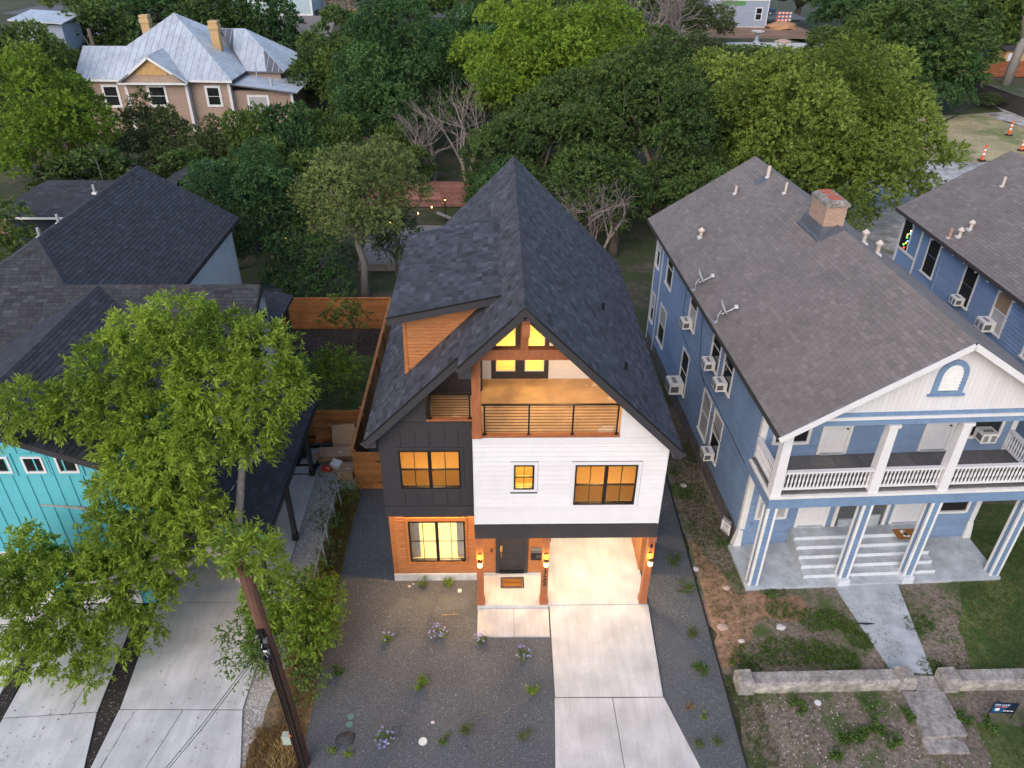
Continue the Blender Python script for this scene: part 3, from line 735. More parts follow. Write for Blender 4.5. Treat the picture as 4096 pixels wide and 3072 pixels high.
# lit rooms behind the glass
def room(x0, x1, y0, y1, z0, z1, hole, wall, floor, lamp, power, col):
    w = MB(); t = .04
    w.box(x0, x0 + t, y0, y1, z0, z1).box(x1 - t, x1, y0, y1, z0, z1).box(x0 + t, x1 - t, y1 - t, y1, z0, z1).box(x0 + t, x1 - t, y0, y1 - t, z1 - t, z1)
    holed_wall(w, 'x', y0, y0 + t, x0 + t, x1 - t, z0, z1 - t, [hole]); w.build('room_wall', wall, H)
    BX('room_floor', floor, H, x0 + t, x1 - t, y0 + t, y1 - t, z0 - .02, z0 + .02)
    point_light('room_light', H, lamp, power, col, .12)
AMB = (1, .66, .24)
room(-4.08, -1.55, .56, 3.6, 3.62, 6.35, (-3.65, -1.86, 4.65, 6.09), m_room, m_roomfloor, (-2.8, 2.0, 6.0), 105, AMB)
room(1.0, 3.95, .14, 2.8, 3.62, 6.35, (1.47, 3.29, 4.35, 5.86), m_room, m_roomfloor, (2.4, 1.5, 6.0), 105, AMB)
room(-.75, .75, .14, 1.9, 3.62, 6.35, (-.30, .29, 4.96, 5.87), m_room, m_roomcream, (0, 1.1, 6.0), 130, (1, .62, .12))
room(-4.12, .66, 1.48, 5.6, .02, 3.35, (-3.69, -1.85, .67, 2.48), m_roomcream, m_roomcream, (-2.6, 3.2, 2.9), 330, (1, .72, .34))
for x0, x1 in ((-3.78, -3.42), (-2.12, -1.76)):
    c = MB()
    for k in range(9): c.tube([(x0 + (x1 - x0) * k / 8, 1.72 + .02 * (k % 2), .06), (x0 + (x1 - x0) * k / 8, 1.72 + .02 * (k % 2), 2.7)], .028, 6)
    c.build('curtain', m_curtain, H)
# balcony
BX('balcony_floor', m_deck, H, -1.45, 3.0, .13, 3.0, 6.78, 6.90); BX('balcony_floor', m_deck, H, -2.76, -1.452, .545, 3.0, 6.78, 6.90); BX('balcony_edge', m_cedarpost, H, -1.44, 2.66, -.02, .13, 6.845, 6.915); BX('balcony_edge', m_cedarpost, H, -2.78, -1.46, .40, .54, 7.12, 7.17)
MB().box(-2.78, -1.46, .42, .54, 6.9, 7.12).build('wall', m_dark, H)
MB().prism([(-1.3, 3.0, 6.9), (-.95, 3.0, 6.9), (-.95, 3.0, 10.05), (-1.3, 3.0, 9.7)], (0, .1, 0)).prism([(.82, 3.0, 6.9), (3.0, 3.0, 6.9), (3.0, 3.0, 7.85), (.82, 3.0, 10.0)], (0, .1, 0)).prism([(-.949, 3.0, 9.0), (.819, 3.0, 9.0), (.819, 3.0, 10.0), (-.09, 3.0, 10.9), (-.949, 3.0, 10.05)], (0, .1, 0)).build('balcony_wall', m_white, H)
boards(H, H, m_white, 'x', 3.0, -1.25, 3.0, 6.9, 9.9, .172, -1, [(-1.06, .92, 6.8, 9.1)], lambda z: (max(-1.25, XR - (ZR - z) + .2), min(3.0, XR + (ZR - z) - .2)), .012, 'balcony_board', .004)
MB().box(-1.06, -.96, 2.975, 3.0, 6.9, 9.1).box(.82, .92, 2.975, 3.0, 6.9, 9.1).box(-.96, .82, 2.975, 3.0, 9.0, 9.1).build_each('door_trim', m_white, H)
BX('balcony_side', m_white, H, 2.98, 3.06, .13, 3.0, 6.9, 7.9)
# dark side wing of the balcony
MB().prism([(-2.78, 2.2, 6.9), (-1.27, 2.2, 6.9), (-1.27, 2.2, 9.85), (-2.78, 2.2, 8.3)], (0, .1, 0)).box(-1.33, -1.23, 2.3, 3.0, 6.9, 9.8).box(-2.86, -2.78, .54, 2.3, 6.9, 8.1).build('wall', m_dark, H)
boards(H, H, m_dark, 'x', 2.2, -2.78, -1.29, 6.92, 9.6, .165, -1, [], lambda z: (max(-2.78, XR - (ZR - z) + .2), -1.29), .014, 'siding_board', .005)
# french doors: two leaves with a lit room behind
room(-1.2, 1.5, 3.12, 6.2, 6.86, 9.15, (-.94, .82, 6.9, 9.0), m_roomcream, m_roomcream, (.6, 4.8, 8.7), 120, (1, .68, .22))
for a, b in ((-.95, -.07), (-.06, .82)):
    d = MB(); d.box(a, a + .14, 2.955, 3.0, 6.93, 9.0).box(b - .14, b, 2.955, 3.0, 6.93, 9.0).box(a + .14, b - .14, 2.955, 3.0, 6.93, 7.20).box(a + .14, b - .14, 2.955, 3.0, 8.86, 9.0)
    f = d.build('balcony_door', m_dark, H); MB().box(a + .14, a + .165, 2.95, 2.99, 7.20, 8.86).box(b - .165, b - .14, 2.95, 2.99, 7.20, 8.86).box(a + .165, b - .165, 2.95, 2.99, 7.20, 7.225).box(a + .165, b - .165, 2.95, 2.99, 8.835, 8.86).build('glazing_bead', m_white, f)
    BX('pane', m_pane, f, a + .165, b - .165, 2.97, 2.976, 7.225, 8.835)
BX('astragal', m_dark, H, -.075, -.055, 2.96, 3.02, 6.93, 9.0); BX('threshold', m_ply, H, -.96, .82, 2.93, 3.0, 6.9, 6.93); BX('outlet', m_galv, H, 1.85, 1.97, 2.955, 2.985, 7.35, 7.52)
# timber frame of the gable
MB().box(-1.465, -1.225, -.06, .18, 6.92, 9.45).build('post', m_cedarpost, H); BX('post_base', m_cedarpost, H, -1.485, -1.205, -.075, .2, 6.85, 7.13)
MB().box(-1.36, 1.30, -.03, .19, 9.37, 9.68).build('tie_beam', m_cedarpost, H); MB().box(-.17, .04, -.02, .18, 9.68, 10.45).build('king_post', m_cedarpost, H)
MB().box(-.165, .035, -.66, .25, 10.40, 10.74).build('ridge_beam', m_cedarpost, H)
# railings
def railing(x0, x1, y, z0, z1, posts, bars=9):
    r = MB().box(x0, x1, y - .03, y + .03, z1 - .035, z1).build('railing', m_black, H)
    for x in posts: MB().box(x - .022, x + .022, y - .022, y + .022, z0, z1 - .035).box(x - .05, x + .05, y - .05, y + .05, z0, z0 + .015).build('railing_post', m_black, r)
    for i in range(bars):
        z = z0 + .10 + (z1 - .14 - z0 - .06) * i / (bars - 1)
        for a, b in zip(posts, posts[1:]): MB().tube([(a + .022, y, z), (b - .022, y, z)], .009, 5).build('railing_bar', m_black, r)
railing(-1.21, 2.66, .05, 6.915, 7.93, [-1.13, .10, 1.32, 2.56]); railing(-2.76, -1.48, .47, 7.17, 8.0, [-2.68, -1.55], 8)
# roof planes
roof = MB(); th = (0, 0, -.17)
RP = [(XR, -.45, ZR), (4.37, -.45, zl(4.37)), (4.37, YB, zl(4.37)), (XR, YB, ZR)]
LP1 = [(XR, -.45, ZR), (XR, YB, ZR), (-1.78, YB, zl(-1.78)), (-1.78, -.45, zl(-1.78))]
LP2 = [(-1.78, .09, zl(-1.78)), (-1.78, YB, zl(-1.78)), (-4.53, YB, zl(-4.53)), (-4.53, .09, zl(-4.53))]
for p in (RP, LP1, LP2): roof.prism(p, th)
R = roof.build('roof', m_felt, H)
for p in (RP, LP1, LP2): lay_roof(H, R, m_shdark, p, .165, (.16, .24, .32))
ridge_caps(H, R, m_shdark, (XR, -.45, ZR), (XR, YB, ZR), (1, 0, 1), (-1, 0, 1))
fa = lambda a, b, h=.2, w=.03: MB().bar(a, b, w, h, up=(0, 0, 1)).build_each('fascia', m_dark, H)
o_ = .13
fa((XR, -.468, ZR - o_), (4.40, -.468, zl(4.40) - o_), .24); fa((XR, -.468, ZR - o_), (-1.80, -.468, zl(-1.80) - o_), .24); fa((-1.76, .072, zl(-1.76) - o_), (-4.56, .072, zl(-4.56) - o_), .24)
fa((4.385, -.45, zl(4.37) - .1), (4.385, YB, zl(4.37) - .1), .16); fa((-4.545, .09, zl(-4.53) - .1), (-4.545, YB, zl(-4.53) - .1), .16)
drip = MB().bar((XR, -.475, ZR + .012), (4.4, -.475, zl(4.4) + .012), .02, .05).bar((XR, -.475, ZR + .012), (-1.8, -.475, zl(-1.8) + .012), .02, .05).bar((-1.76, .065, zl(-1.76) + .012), (-4.56, .065, zl(-4.56) + .012), .02, .05).build_each('drip_edge', m_black, H)
MB().prism([(4.12, -.45, 6.42), (4.37, -.45, 6.42), (4.37, -.45, 6.5), (4.12, -.45, 6.75)], (0, .5, 0)).prism([(-4.53, .09, 6.42), (-4.2, .09, 6.42), (-4.2, .09, 6.75), (-4.53, .09, 6.5)], (0, .4, 0)).build_each('eave_return', m_dark, H)
MB().prism([(-1.78, -.45, 9.06), (-1.45, -.45, 9.06), (-1.45, -.45, 9.45), (-1.78, -.45, 9.2)], (0, .55, 0)).build_each('eave_return', m_dark, H)
for x, y in ((2.68, 4.9), (2.95, 1.6)): MB().tube([(x, y, zl(x) - .05), (x, y, zl(x) + .28)], .045, 10).build('vent_pipe', m_black, H)
MB().prism([(-.34, -.486, 10.86), (.16, -.486, 10.86), (-.09, -.486, 11.11)], (0, .02, 0)).build('apex_plate', m_dark, H)
# dormer
D = MB().prism([(-3.47, 1.95, 7.72), (-1.12, 1.95, 10.05), (-3.43, 1.95, 9.60)], (0, .1, 0)).box(-3.47, -3.37, 2.06, 7.5, 7.75, 9.6).build('dormer', m_cedar, H)
boards(H, D, m_cedar, 'x', 1.95, -3.36, -1.0, 7.72, 10.05, .112, -1, [], lambda z: (max(-3.36, -3.43 + (z - 9.6) / .195), min(-1.1, -3.47 + (z - 7.72) * 1.008)), .024, 'dormer_board', .028)
MB().prism([(-3.48, 1.92, 7.70), (-3.36, 1.92, 7.82), (-3.36, 1.92, 9.62), (-3.44, 1.92, 9.60)], (0, .05, 0)).build('dormer_trim', m_cedar, D)
DP = [(-3.78, 1.42, 9.85), (-.66, 1.42, 10.53), (-.66, 7.6, 10.53), (-3.78, 7.6, 9.85)]
dr = MB().prism(DP, (0, 0, -.15)).build('dormer_roof', m_felt, H); lay_roof(H, dr, m_shdark, DP, .165, (.16, .24, .32))
MB().bar((-3.80, 1.40, 9.73), (-.70, 1.40, 10.40), .03, .2).bar((-3.80, 1.4, 9.74), (-3.80, 7.6, 9.74), .03, .16).build_each('dormer_fascia', m_dark, dr)
MB().bar((-3.82, 1.39, 9.865), (-.66, 1.39, 10.55), .02, .05).build_each('drip_edge', m_black, dr)
MB().box(4.1, 4.32, 1.5, 3.2, -.1, 5.4).build('side_bay', m_cedar, H)
# porch posts with numbers
for i, (x0, x1) in enumerate(((-1.44, -1.22), (.62, .84), (3.90, 4.12))):
    p = MB().box(x0, x1, 0.0, .22, .22, 2.82).box(x0 + .10, x0 + .105, -.004, 0, .22, 2.82, -1).build('porch_post', m_cedarpost, H)
    BX('post_base', m_cedarpost, p, x0 - .02, x1 + .02, -.02, .24, 0.0, .219); BX('post_cap', m_cedarpost, p, x0 - .02, x1 + .02, -.02, .24, 2.821, 3.01)
def text(body, size, mat, parent, loc, rot=(0, 0, 0), name='lettering', depth=.002, align='CENTER', sx=1, font_w=1.0):
    c = bpy.data.curves.new(name, 'FONT'); c.body = body; c.size = size; c.extrude = depth; c.align_x = align; c.align_y = 'CENTER'; c.resolution_u = 2
    t = bpy.data.objects.new(name, c); COL.objects.link(t); bpy.context.view_layer.update()
    dg = bpy.context.evaluated_depsgraph_get(); me = bpy.data.meshes.new_from_object(t.evaluated_get(dg)); bpy.data.objects.remove(t)
    me.materials.clear(); me.materials.append(mat); o = bpy.data.objects.new(name, me); COL.objects.link(o)
    o.location = loc; o.rotation_euler = rot; o.scale = (sx, 1, 1); o.parent = parent; return o
pp = [o for o in H.children if o.name.startswith('porch_post')]
for ch, z in zip('1722', (1.71, 1.47, 1.23, .99)): text(ch, .27, m_text, pp[1], (.735, -.012, z), (math.pi / 2, 0, 0), 'house_number', .008)
MB().tube([(4.0, -.06, 2.62), (4.0, -.06, 2.72)], .04, 8).box(3.98, 4.02, -.06, 0, 2.65, 2.69).build('security_camera', m_black, H)
MB().box(-4.02, -3.94, 1.16, 1.30, 3.30, 3.38).build('security_camera', m_plastic, H)
# front door
dd = MB().box(-.84, -.715, 1.295, 1.36, .03, 2.45).box(.125, .25, 1.295, 1.36, .03, 2.45).box(-.715, .125, 1.295, 1.36, 2.34, 2.45).build('door_frame', m_dark, H)
dr_ = MB().box(-.71, .12, 1.345, 1.39, .20, 2.335).build('front_door', m_dark, H)
for z0, z1 in ((.36, .76), (.98, 2.15)):
    MB().box(-.56, -.03, 1.33, 1.345, z0, z0 + .025).box(-.56, -.03, 1.33, 1.345, z1 - .025, z1).box(-.56, -.535, 1.33, 1.345, z0 + .025, z1 - .025).box(-.055, -.03, 1.33, 1.345, z0 + .025, z1 - .025).build('door_panel', m_dark, dr_)
MB().box(-.685, -.615, 1.315, 1.345, 1.10, 1.36).tube([(-.65, 1.30, 1.08), (-.65, 1.285, .95), (-.65, 1.31, .82)], .014, 6).build('door_handle', m_brass, dr_)
BX('threshold', m_black, H, -.715, .125, 1.27, 1.36, .098, .2); BX('doorbell', m_black, H, -1.0, -.95, 1.29, 1.318, 1.10, 1.24)
# lamps of the house: ceiling fixtures in the carport, porch and balcony, strip under the grey wall
for (x, y, z, p, nm, cl) in ((2.45, 1.6, 3.02, 185, 'ceiling_light', (1, .80, .50)), (2.45, 3.9, 3.02, 110, 'ceiling_light', (1, .80, .50)), (-.3, .62, 3.02, 36, 'ceiling_light', (1, .74, .42)), (1.15, 1.3, 9.56, 120, 'ceiling_light', (1, .60, .24))):
    f = MB().lathe((x, y, z - .05), [(.12, 0), (.15, .03), (.15, .05)], 16).build(nm, m_lampglass, H); point_light('lamp', H, (x, y, z - .12), p, cl, .12)
for x0, x1 in ((-3.85, -3.0), (-2.45, -1.85)):
    BX('strip_light', m_strip, H, x0, x1, 1.20, 1.24, 3.47, 3.498); area_light('lamp', H, ((x0 + x1) / 2, 1.22, 3.46), x1 - x0, .05, 48, (1, .55, .18))
point_light('lamp', H, (-2.4, .95, 3.35), 10, (1, .70, .38), .2)
# wall lanterns hang on the porch posts
def lantern(x, label):
    t = thing('wall_lantern', label, 'lantern', (x, -.005, 2.16), 0, 'lit wall lanterns on the porch posts')
    MB().lathe((0, 0, .12), [(.05, 0), (.05, -.02)], 12, 'y').build('backplate', m_bronze, t)
    MB().tube([(0, -.01, .14), (0, -.10, .26), (0, -.17, .20), (0, -.17, .06)], .010, 6).build('arm', m_bronze, t)
    MB().lathe((0, -.17, 0), [(.085, 0), (.08, .04), (.03, .075)], 14).build('cap', m_bronze, t)
    MB().lathe((0, -.17, -.20), [(.06, 0), (.072, .02), (.075, .19)], 14).build('glass_jar', m_lampglass, t)
    point_light('lamp', t, (0, -.09, .03), 20, (1, .44, .06), .04); point_light('lamp', t, (0, -.32, -.1), 5, (1, .60, .25), .06)
lantern(-1.33, 'glowing jar lantern on the porch post left of the front door'); lantern(.74, 'glowing jar lantern on the post above the house number'); lantern(4.01, 'glowing jar lantern on the outer carport post')
t = thing('mailbox', 'black wall mailbox right of the front door', 'mailbox', (.52, 1.31, .82))
MB().box(-.18, .18, -.13, 0, 0, .40).build('box', m_black, t); MB().hexa([(-.19, -.15, .36), (.19, -.15, .36), (.19, 0, .42), (-.19, 0, .42), (-.19, -.15, .38), (.19, -.15, .38), (.19, 0, .46), (-.19, 0, .46)]).build('lid', m_grille, t)
for i in range(4): BX('slot', m_grille, t, .01, .14, -.134, -.13, .12 + i * .035, .135 + i * .035)
t = thing('doormat', 'coir doormat reading Welcome with a pierced rubber border', 'doormat', (-.28, .95, .004))
BX('pad', m_coir, t, -.31, .31, -.16, .16, 0, .014); text('Welcome', .15, m_text, t, (0, 0, .018), (0, 0, 0), 'lettering', .001)
rb = MB()
for s in (-1, 1):
    rb.box(-.385, .385, s * .235 - .012, s * .235 + .012, 0, .012); rb.box(-.335, .335, s * .172 - .012, s * .172 + .012, 0, .012)
    rb.box(s * .385 - .012, s * .385 + .012, -.223, .223, 0, .012); rb.box(s * .322 - .012, s * .322 + .012, -.16, .16, 0, .012)
for i in range(15):
    x = -.36 + i * .72 / 14
    for s in (-1, 1): rb.box(x - .011, x + .011, s * .204 - .02, s * .204 + .02, .001, .011)
for i in range(7):
    y = -.15 + i * .05
    for s in (-1, 1): rb.box(s * .354 - .02, s * .354 + .02, y - .011, y + .011, .001, .011)
rb.build('border', m_rubber, t)
# ------------------------------------------------------------------ the blue apartment house beside it
def louvre_vent(parent, x, y, z):
    f = MB(); pts = [(-.46, 0), (-.46, .62)] + [(-.46 * math.cos(a), .62 + .52 * math.sin(a)) for a in np.linspace(.3, math.pi - .3, 9)] + [(.46, .62), (.46, 0)]
    inn = [(-.30, .10), (-.30, .60)] + [(-.30 * math.cos(a), .60 + .38 * math.sin(a)) for a in np.linspace(.3, math.pi - .3, 9)] + [(.30, .60), (.30, .10)]
    n = len(pts); P = lambda q, d: (x + q[0], y - d, z + q[1])
    vs = [P(q, .05) for q in pts] + [P(q, .05) for q in inn] + [P(q, 0) for q in pts] + [P(q, 0) for q in inn]; fs = []
    for i in range(n):
        j = (i + 1) % n; fs += [(i, j, n + j, n + i), (2 * n + i, 2 * n + j, j, i), (n + i, n + j, 3 * n + j, 3 * n + i)]
    o = MB().add(vs, fs).box(x - .55, x + .55, y - .08, y, z - .06, .0 + z).build('gable_vent', m_bluetrim, parent)
    BX('vent_back', m_grille, o, x - .29, x + .29, y - .012, y - .002, z + .1, z + .72)
    for i in range(8):
        q = z + .13 + i * .105; hw = .30 if i < 5 else .30 * math.sqrt(max(.05, 1 - ((q - z - .6) / .38) ** 2)) if q > z + .6 else .30
        MB().hexa([(x - hw, y - .06, q), (x + hw, y - .06, q), (x + hw, y - .045, q), (x - hw, y - .045, q), (x - hw, y - .01, q + .09), (x + hw, y - .01, q + .09), (x + hw, y, q + .09), (x - hw, y, q + .09)]).build('louvre', m_whiteold, o)
    return o

def side_window(parent, d0, v0, v1, z0, z1, up, low, out=-1, screen=False):
    """sash window on a wall facing out*x"""
    t = .09; f = MB(); q = lambda a, b: (min(d0 + out * a, d0 + out * b), max(d0 + out * a, d0 + out * b))
    X0, X1 = q(0, .045); f.box(X0, X1, v0, v0 + t, z0, z1).box(X0, X1, v1 - t, v1, z0, z1).box(X0, X1, v0 + t, v1 - t, z1 - t, z1); X0, X1 = q(0, .09); f.box(X0, X1, v0 - .03, v1 + .03, z0 - .05, z0 + .02)
    w = f.build('window', m_whiteold, parent); zm = (z0 + z1) / 2
    X0, X1 = q(.003, .02); BX('pane', up, w, X0, X1, v0 + t, v1 - t, zm + .02, z1 - t); X0, X1 = q(.003, .012); BX('pane', low, w, X0, X1, v0 + t, v1 - t, z0 + .02, zm - .02)
    if not screen:
        X0, X1 = q(.003, .032); BX('meeting_rail', m_whiteold, w, X0, X1, v0 + t, v1 - t, zm - .02, zm + .02)
        X0, X1 = q(.012, .022); MB().box(X0, X1, v0 + t, v0 + t + .03, z0 + .02, zm - .02).box(X0, X1, v1 - t - .03, v1 - t, z0 + .02, zm - .02).build('sash', m_whiteold, w)
    return w

def air_con(label, loc, rz, s=(.50, .42, .36), scale=1.0, sticker=False):
    """window unit; local -y is the outdoor face"""
    w, d, h = (a * scale for a in s); t = thing('air_conditioner', label, 'air conditioner', loc, rz, 'window air conditioners')
    MB().box(-w / 2, w / 2, -d, 0, 0, h).build('case', m_plastic, t)
    for sx in (-1, 1):
        g = MB()
        for i in range(6): g.box(min(sx * .05, sx * w * .4), max(sx * .05, sx * w * .4), -d - .006, -d, h * (.15 + .11 * i), h * (.15 + .11 * i) + h * .075)
        g.build('grille', m_grille, t)
    for sx in (-1, 0, 1): MB().box(sx * w * .22 - w * .08, sx * w * .22 + w * .08, -d * .72, -d * .42, h, h + .004).build('top_vent', m_grille, t)
    for sx in (-1, 1): BX('side_vent', m_grille, t, *( (w / 2, w / 2 + .005) if sx > 0 else (-w / 2 - .005, -w / 2)), -d * .9, -d * .35, h * .2, h * .75)
    if sticker: BX('energy_label', M('yellow_sticker', (.75, .52, .02), .6), t, -w / 2 + .01, -w / 2 + .10, -d - .009, -d - .006, .02, .11)
    return t

def vent_hood(parent, p, h=.32, r=.075):
    x, y, z = p; v = MB().tube([(x, y, z - .1), (x, y, z + h)], r, 10).build('vent_pipe', m_pipe, parent)
    MB().prism([(x - .13, y - .13, z + .03), (x + .13, y - .13, z + .03), (x + .13, y + .13, z + .03), (x - .13, y + .13, z + .03)], (0, 0, -.09)).build('flashing', m_plastic, v)
    MB().lathe((x, y, z + h), [(r * 1.9, -.03), (r * 1.9, .03), (.02, .14)], 10).build('hood', m_pipe, v)
def vent_stub(parent, p, h=.30, r=.048, mat=None):
    x, y, z = p; v = MB().tube([(x, y, z - .1), (x, y, z + h)], r, 8).build('vent_pipe', mat or m_pipe, parent)
    MB().prism([(x - .1, y - .1, z + .02), (x + .1, y - .1, z + .02), (x + .1, y + .1, z + .02), (x - .1, y + .1, z + .02)], (0, 0, -.08)).build('flashing', m_plastic, v)

def gable_roof(root, u0, u1, v0, v1, ze, zr, mat, felt, fascia, expo=.15, wid=(.29, .30, .31), caps=True, tv=1.0):
    um = (u0 + u1) / 2; A = [(um, v0, zr), (u0, v0, ze), (u0, v1, ze), (um, v1, zr)]; B = [(um, v0, zr), (um, v1, zr), (u1, v1, ze), (u1, v0, ze)]
    r = MB().prism(A, (0, 0, -.13)).prism(B, (0, 0, -.13)).build('roof', felt, root)
    lay_roof(root, r, mat, A, expo, wid, tv=tv); lay_roof(root, r, mat, B, expo, wid, tv=tv)
    n1 = Vector((-(zr - ze), 0, um - u0)); n2 = Vector((zr - ze, 0, um - u0))
    if caps: ridge_caps(root, r, mat, (um, v0, zr), (um, v1, zr), n1, n2)
    for y, fascia in ((v0 - .02, fascia), (v1 + .02, felt)): MB().bar((um, y, zr - .10), (u0 - .02, y, ze - .10), .035, .18).bar((um, y, zr - .10), (u1 + .02, y, ze - .10), .035, .18).build_each('rake_board', fascia, r)
    MB().bar((u0 - .015, v0, ze - .09), (u0 - .015, v1, ze - .09), .03, .14).bar((u1 + .015, v0, ze - .09), (u1 + .015, v1, ze - .09), .03, .14).build_each('fascia', felt, r)
    return r

B1 = thing('apartment_house', 'two storey blue clapboard house with double white porch and grey brown roof', 'house', (7.76, .85, 0), math.radians(2.38), 'blue clapboard houses')
# body walls
side = [(13.93, 15.03, 4.30, 6.1), (14.06, 15.3, 1.12, 3.08), (9.84, 10.94, 4.30, 6.1), (9.86, 10.96, 1.08, 3.08), (6.50, 7.60, 4.30, 6.1), (5.0, 6.1, 4.30, 6.1), (6.49, 7.59, 1.1, 3.08), (5.0, 6.1, 1.1, 3.08), (16.35, 17.1, 1.3, 2.85), (16.4, 17.1, 4.3, 6.0)]
MB().box(.2, 8.85, 1.9, 17.3, -.25, 6.5).build('wall', m_blue, B1)
BX('skirting', M('dirty_skirting', (.15, .13, .13), .9, .3, 8, big=.3, bigscale=2), B1, .17, .2, 1.95, 17.25, -.25, .50)
boards(B1, B1, m_blue, 'y', .2, 2.06, 17.2, .5, 6.36, .14, -1, side, None, .032, 'clapboard', .02, tv=.7)
MB().box(.16, .2, 1.88, 2.04, .12, 6.4).box(.16, .2, 15.86, 15.98, .0, 6.3).box(.16, .2, 17.2, 17.32, 0, 6.3).box(.2, .36, 1.86, 1.9, .70, 6.4).build_each('corner_board', m_whiteold, B1)
MB().hexa([(.05, 1.80, -.2), (.34, 1.80, -.2), (.34, 2.1, -.2), (.05, 2.1, -.2), (.16, 1.86, .62), (.33, 1.86, .62), (.33, 2.04, .62), (.16, 2.04, .62)]).build('corner_footing', m_whiteold, B1)
kinds = [(m_glassdark, m_glassdark), (m_glassblind, m_glassdark), (m_glassdark, m_glassblind), (m_glassdark, m_screen), (m_glassdark, m_glassdark), (m_glassdark, m_glassdark), (m_glassblind, m_glassblind), (m_glassblind, m_glassdark), (m_glassblind, m_glassdark), (m_glassblind, m_glassdark)]
for s_, k in zip(side, kinds): side_window(B1, .2, s_[0], s_[1], s_[2], s_[3], *k)
# front wall, both storeys, behind the porch
fh = [(2.15, 3.30, .6, 2.9), (3.45, 5.52, .6, 2.9), (5.62, 6.85, .6, 2.9), (.58, 1.82, 1.12, 2.9), (7.22, 8.45, 1.12, 2.6), (2.2, 3.22, 3.9, 6.2), (5.68, 6.75, 3.9, 6.2), (.5, 1.88, 4.4, 6.0), (7.2, 8.4, 4.48, 6.0)]
boards(B1, B1, m_blue, 'x', 1.9, .36, 8.68, -.08, 3.6, .125, -1, fh[:5], None, .026, 'clapboard', .01, tv=.7)
boards(B1, B1, m_blue, 'x', 1.9, .36, 8.68, 3.95, 6.5, .125, -1, fh[5:], None, .026, 'clapboard', .01, tv=.7)
MB().box(8.68, 8.86, 1.86, 1.9, -.05, 6.5).build_each('corner_board', m_whiteold, B1); MB().hexa([(8.66, 1.78, -.1), (8.95, 1.78, -.1), (8.95, 1.9, -.1), (8.66, 1.9, -.1), (8.67, 1.84, .62), (8.87, 1.84, .62), (8.87, 1.9, .62), (8.67, 1.9, .62)]).build('corner_footing', m_whiteold, B1)
def entry_door(parent, x0, x1, z0, z1, y):
    f = MB().box(x0 - .11, x0, y - .05, y, z0 - .06, z1 + .1).box(x1, x1 + .11, y - .05, y, z0 - .06, z1 + .1).box(x0, x1, y - .05, y, z1, z1 + .1).build('door_frame', m_whiteold, parent)
    d = BX('door', m_white, f, x0 + .005, x1 - .005, y - .022, y, z0, z1); w = x1 - x0
    for cx in (x0 + w * .30, x0 + w * .70):
        for a, b in ((.12, .38), (.46, .78), (.84, .95)):
            q = MB(); p0, p1, r0, r1 = cx - w * .13, cx + w * .13, z0 + a * (z1 - z0), z0 + b * (z1 - z0)
            q.box(p0, p1, y - .030, y - .022, r0, r0 + .02).box(p0, p1, y - .030, y - .022, r1 - .02, r1).box(p0, p0 + .02, y - .03, y - .022, r0 + .02, r1 - .02).box(p1 - .02, p1, y - .03, y - .022, r0 + .02, r1 - .02); q.build('door_panel', m_white, f)
    MB().lathe((x1 - .08, y - .06, z0 + .98), [(.02, -.02), (.035, 0), (.02, .035)], 10, 'y').build('door_knob', m_black, f); BX('threshold', m_concgrey, f, x0, x1, y - .10, y, z0 - .06, z0)
entry_door(B1, 2.32, 3.12, 4.05, 6.05, 1.9); entry_door(B1, 5.80, 6.62, 4.06, 6.05, 1.9); entry_door(B1, 2.26, 3.18, .76, 2.78, 1.9); entry_door(B1, 5.76, 6.70, .76, 2.78, 1.9)
def front_window(parent, x0, x1, z0, z1, y, mat=m_glassdark, t=.1):
    f = MB().box(x0 - t, x0, y - .05, y, z0 - t, z1 + t).box(x1, x1 + t, y - .05, y, z0 - t, z1 + t).box(x0, x1, y - .05, y, z1, z1 + t).box(x0, x1, y - .07, y, z0 - t, z0).build('window', m_whiteold, parent)
    BX('pane', mat, f, x0, x1, y - .012, y - .002, z0, z1); BX('meeting_rail', m_whiteold, f, x0, x1, y - .03, y - .012, (z0 + z1) / 2 - .02, (z0 + z1) / 2 + .02)
front_window(B1, .7, 1.75, 4.55, 5.9, 1.9); front_window(B1, 7.32, 8.30, 4.58, 5.9, 1.9); front_window(B1, .72, 1.68, 1.24, 2.7, 1.9, m_glassblind); front_window(B1, 7.40, 8.36, 1.22, 2.5, 1.9, m_screen)
# stair hall opening between the lower doors
MB().box(3.50, 3.62, 1.83, 1.9, .7, 2.85).box(5.36, 5.48, 1.83, 1.9, .7, 2.85).box(3.62, 5.36, 1.83, 1.9, 2.75, 2.85).build('hall_frame', m_whiteold, B1)
BX('hall_back', m_grille, B1, 3.62, 5.36, 1.880, 1.896, .7, 2.75)
MB().box(3.72, 4.35, 1.80, 1.875, .7, 1.05).box(4.65, 5.20, 1.80, 1.875, .7, 1.20).build('hall_step', m_concgrey, B1)
MB().box(.52, .62, 1.84, 1.9, .9, 1.0).build('junction_box', m_bluetrim, B1); MB().box(1.95, 2.08, 1.84, 1.9, 4.2, 4.36).build('junction_box', m_bluetrim, B1)
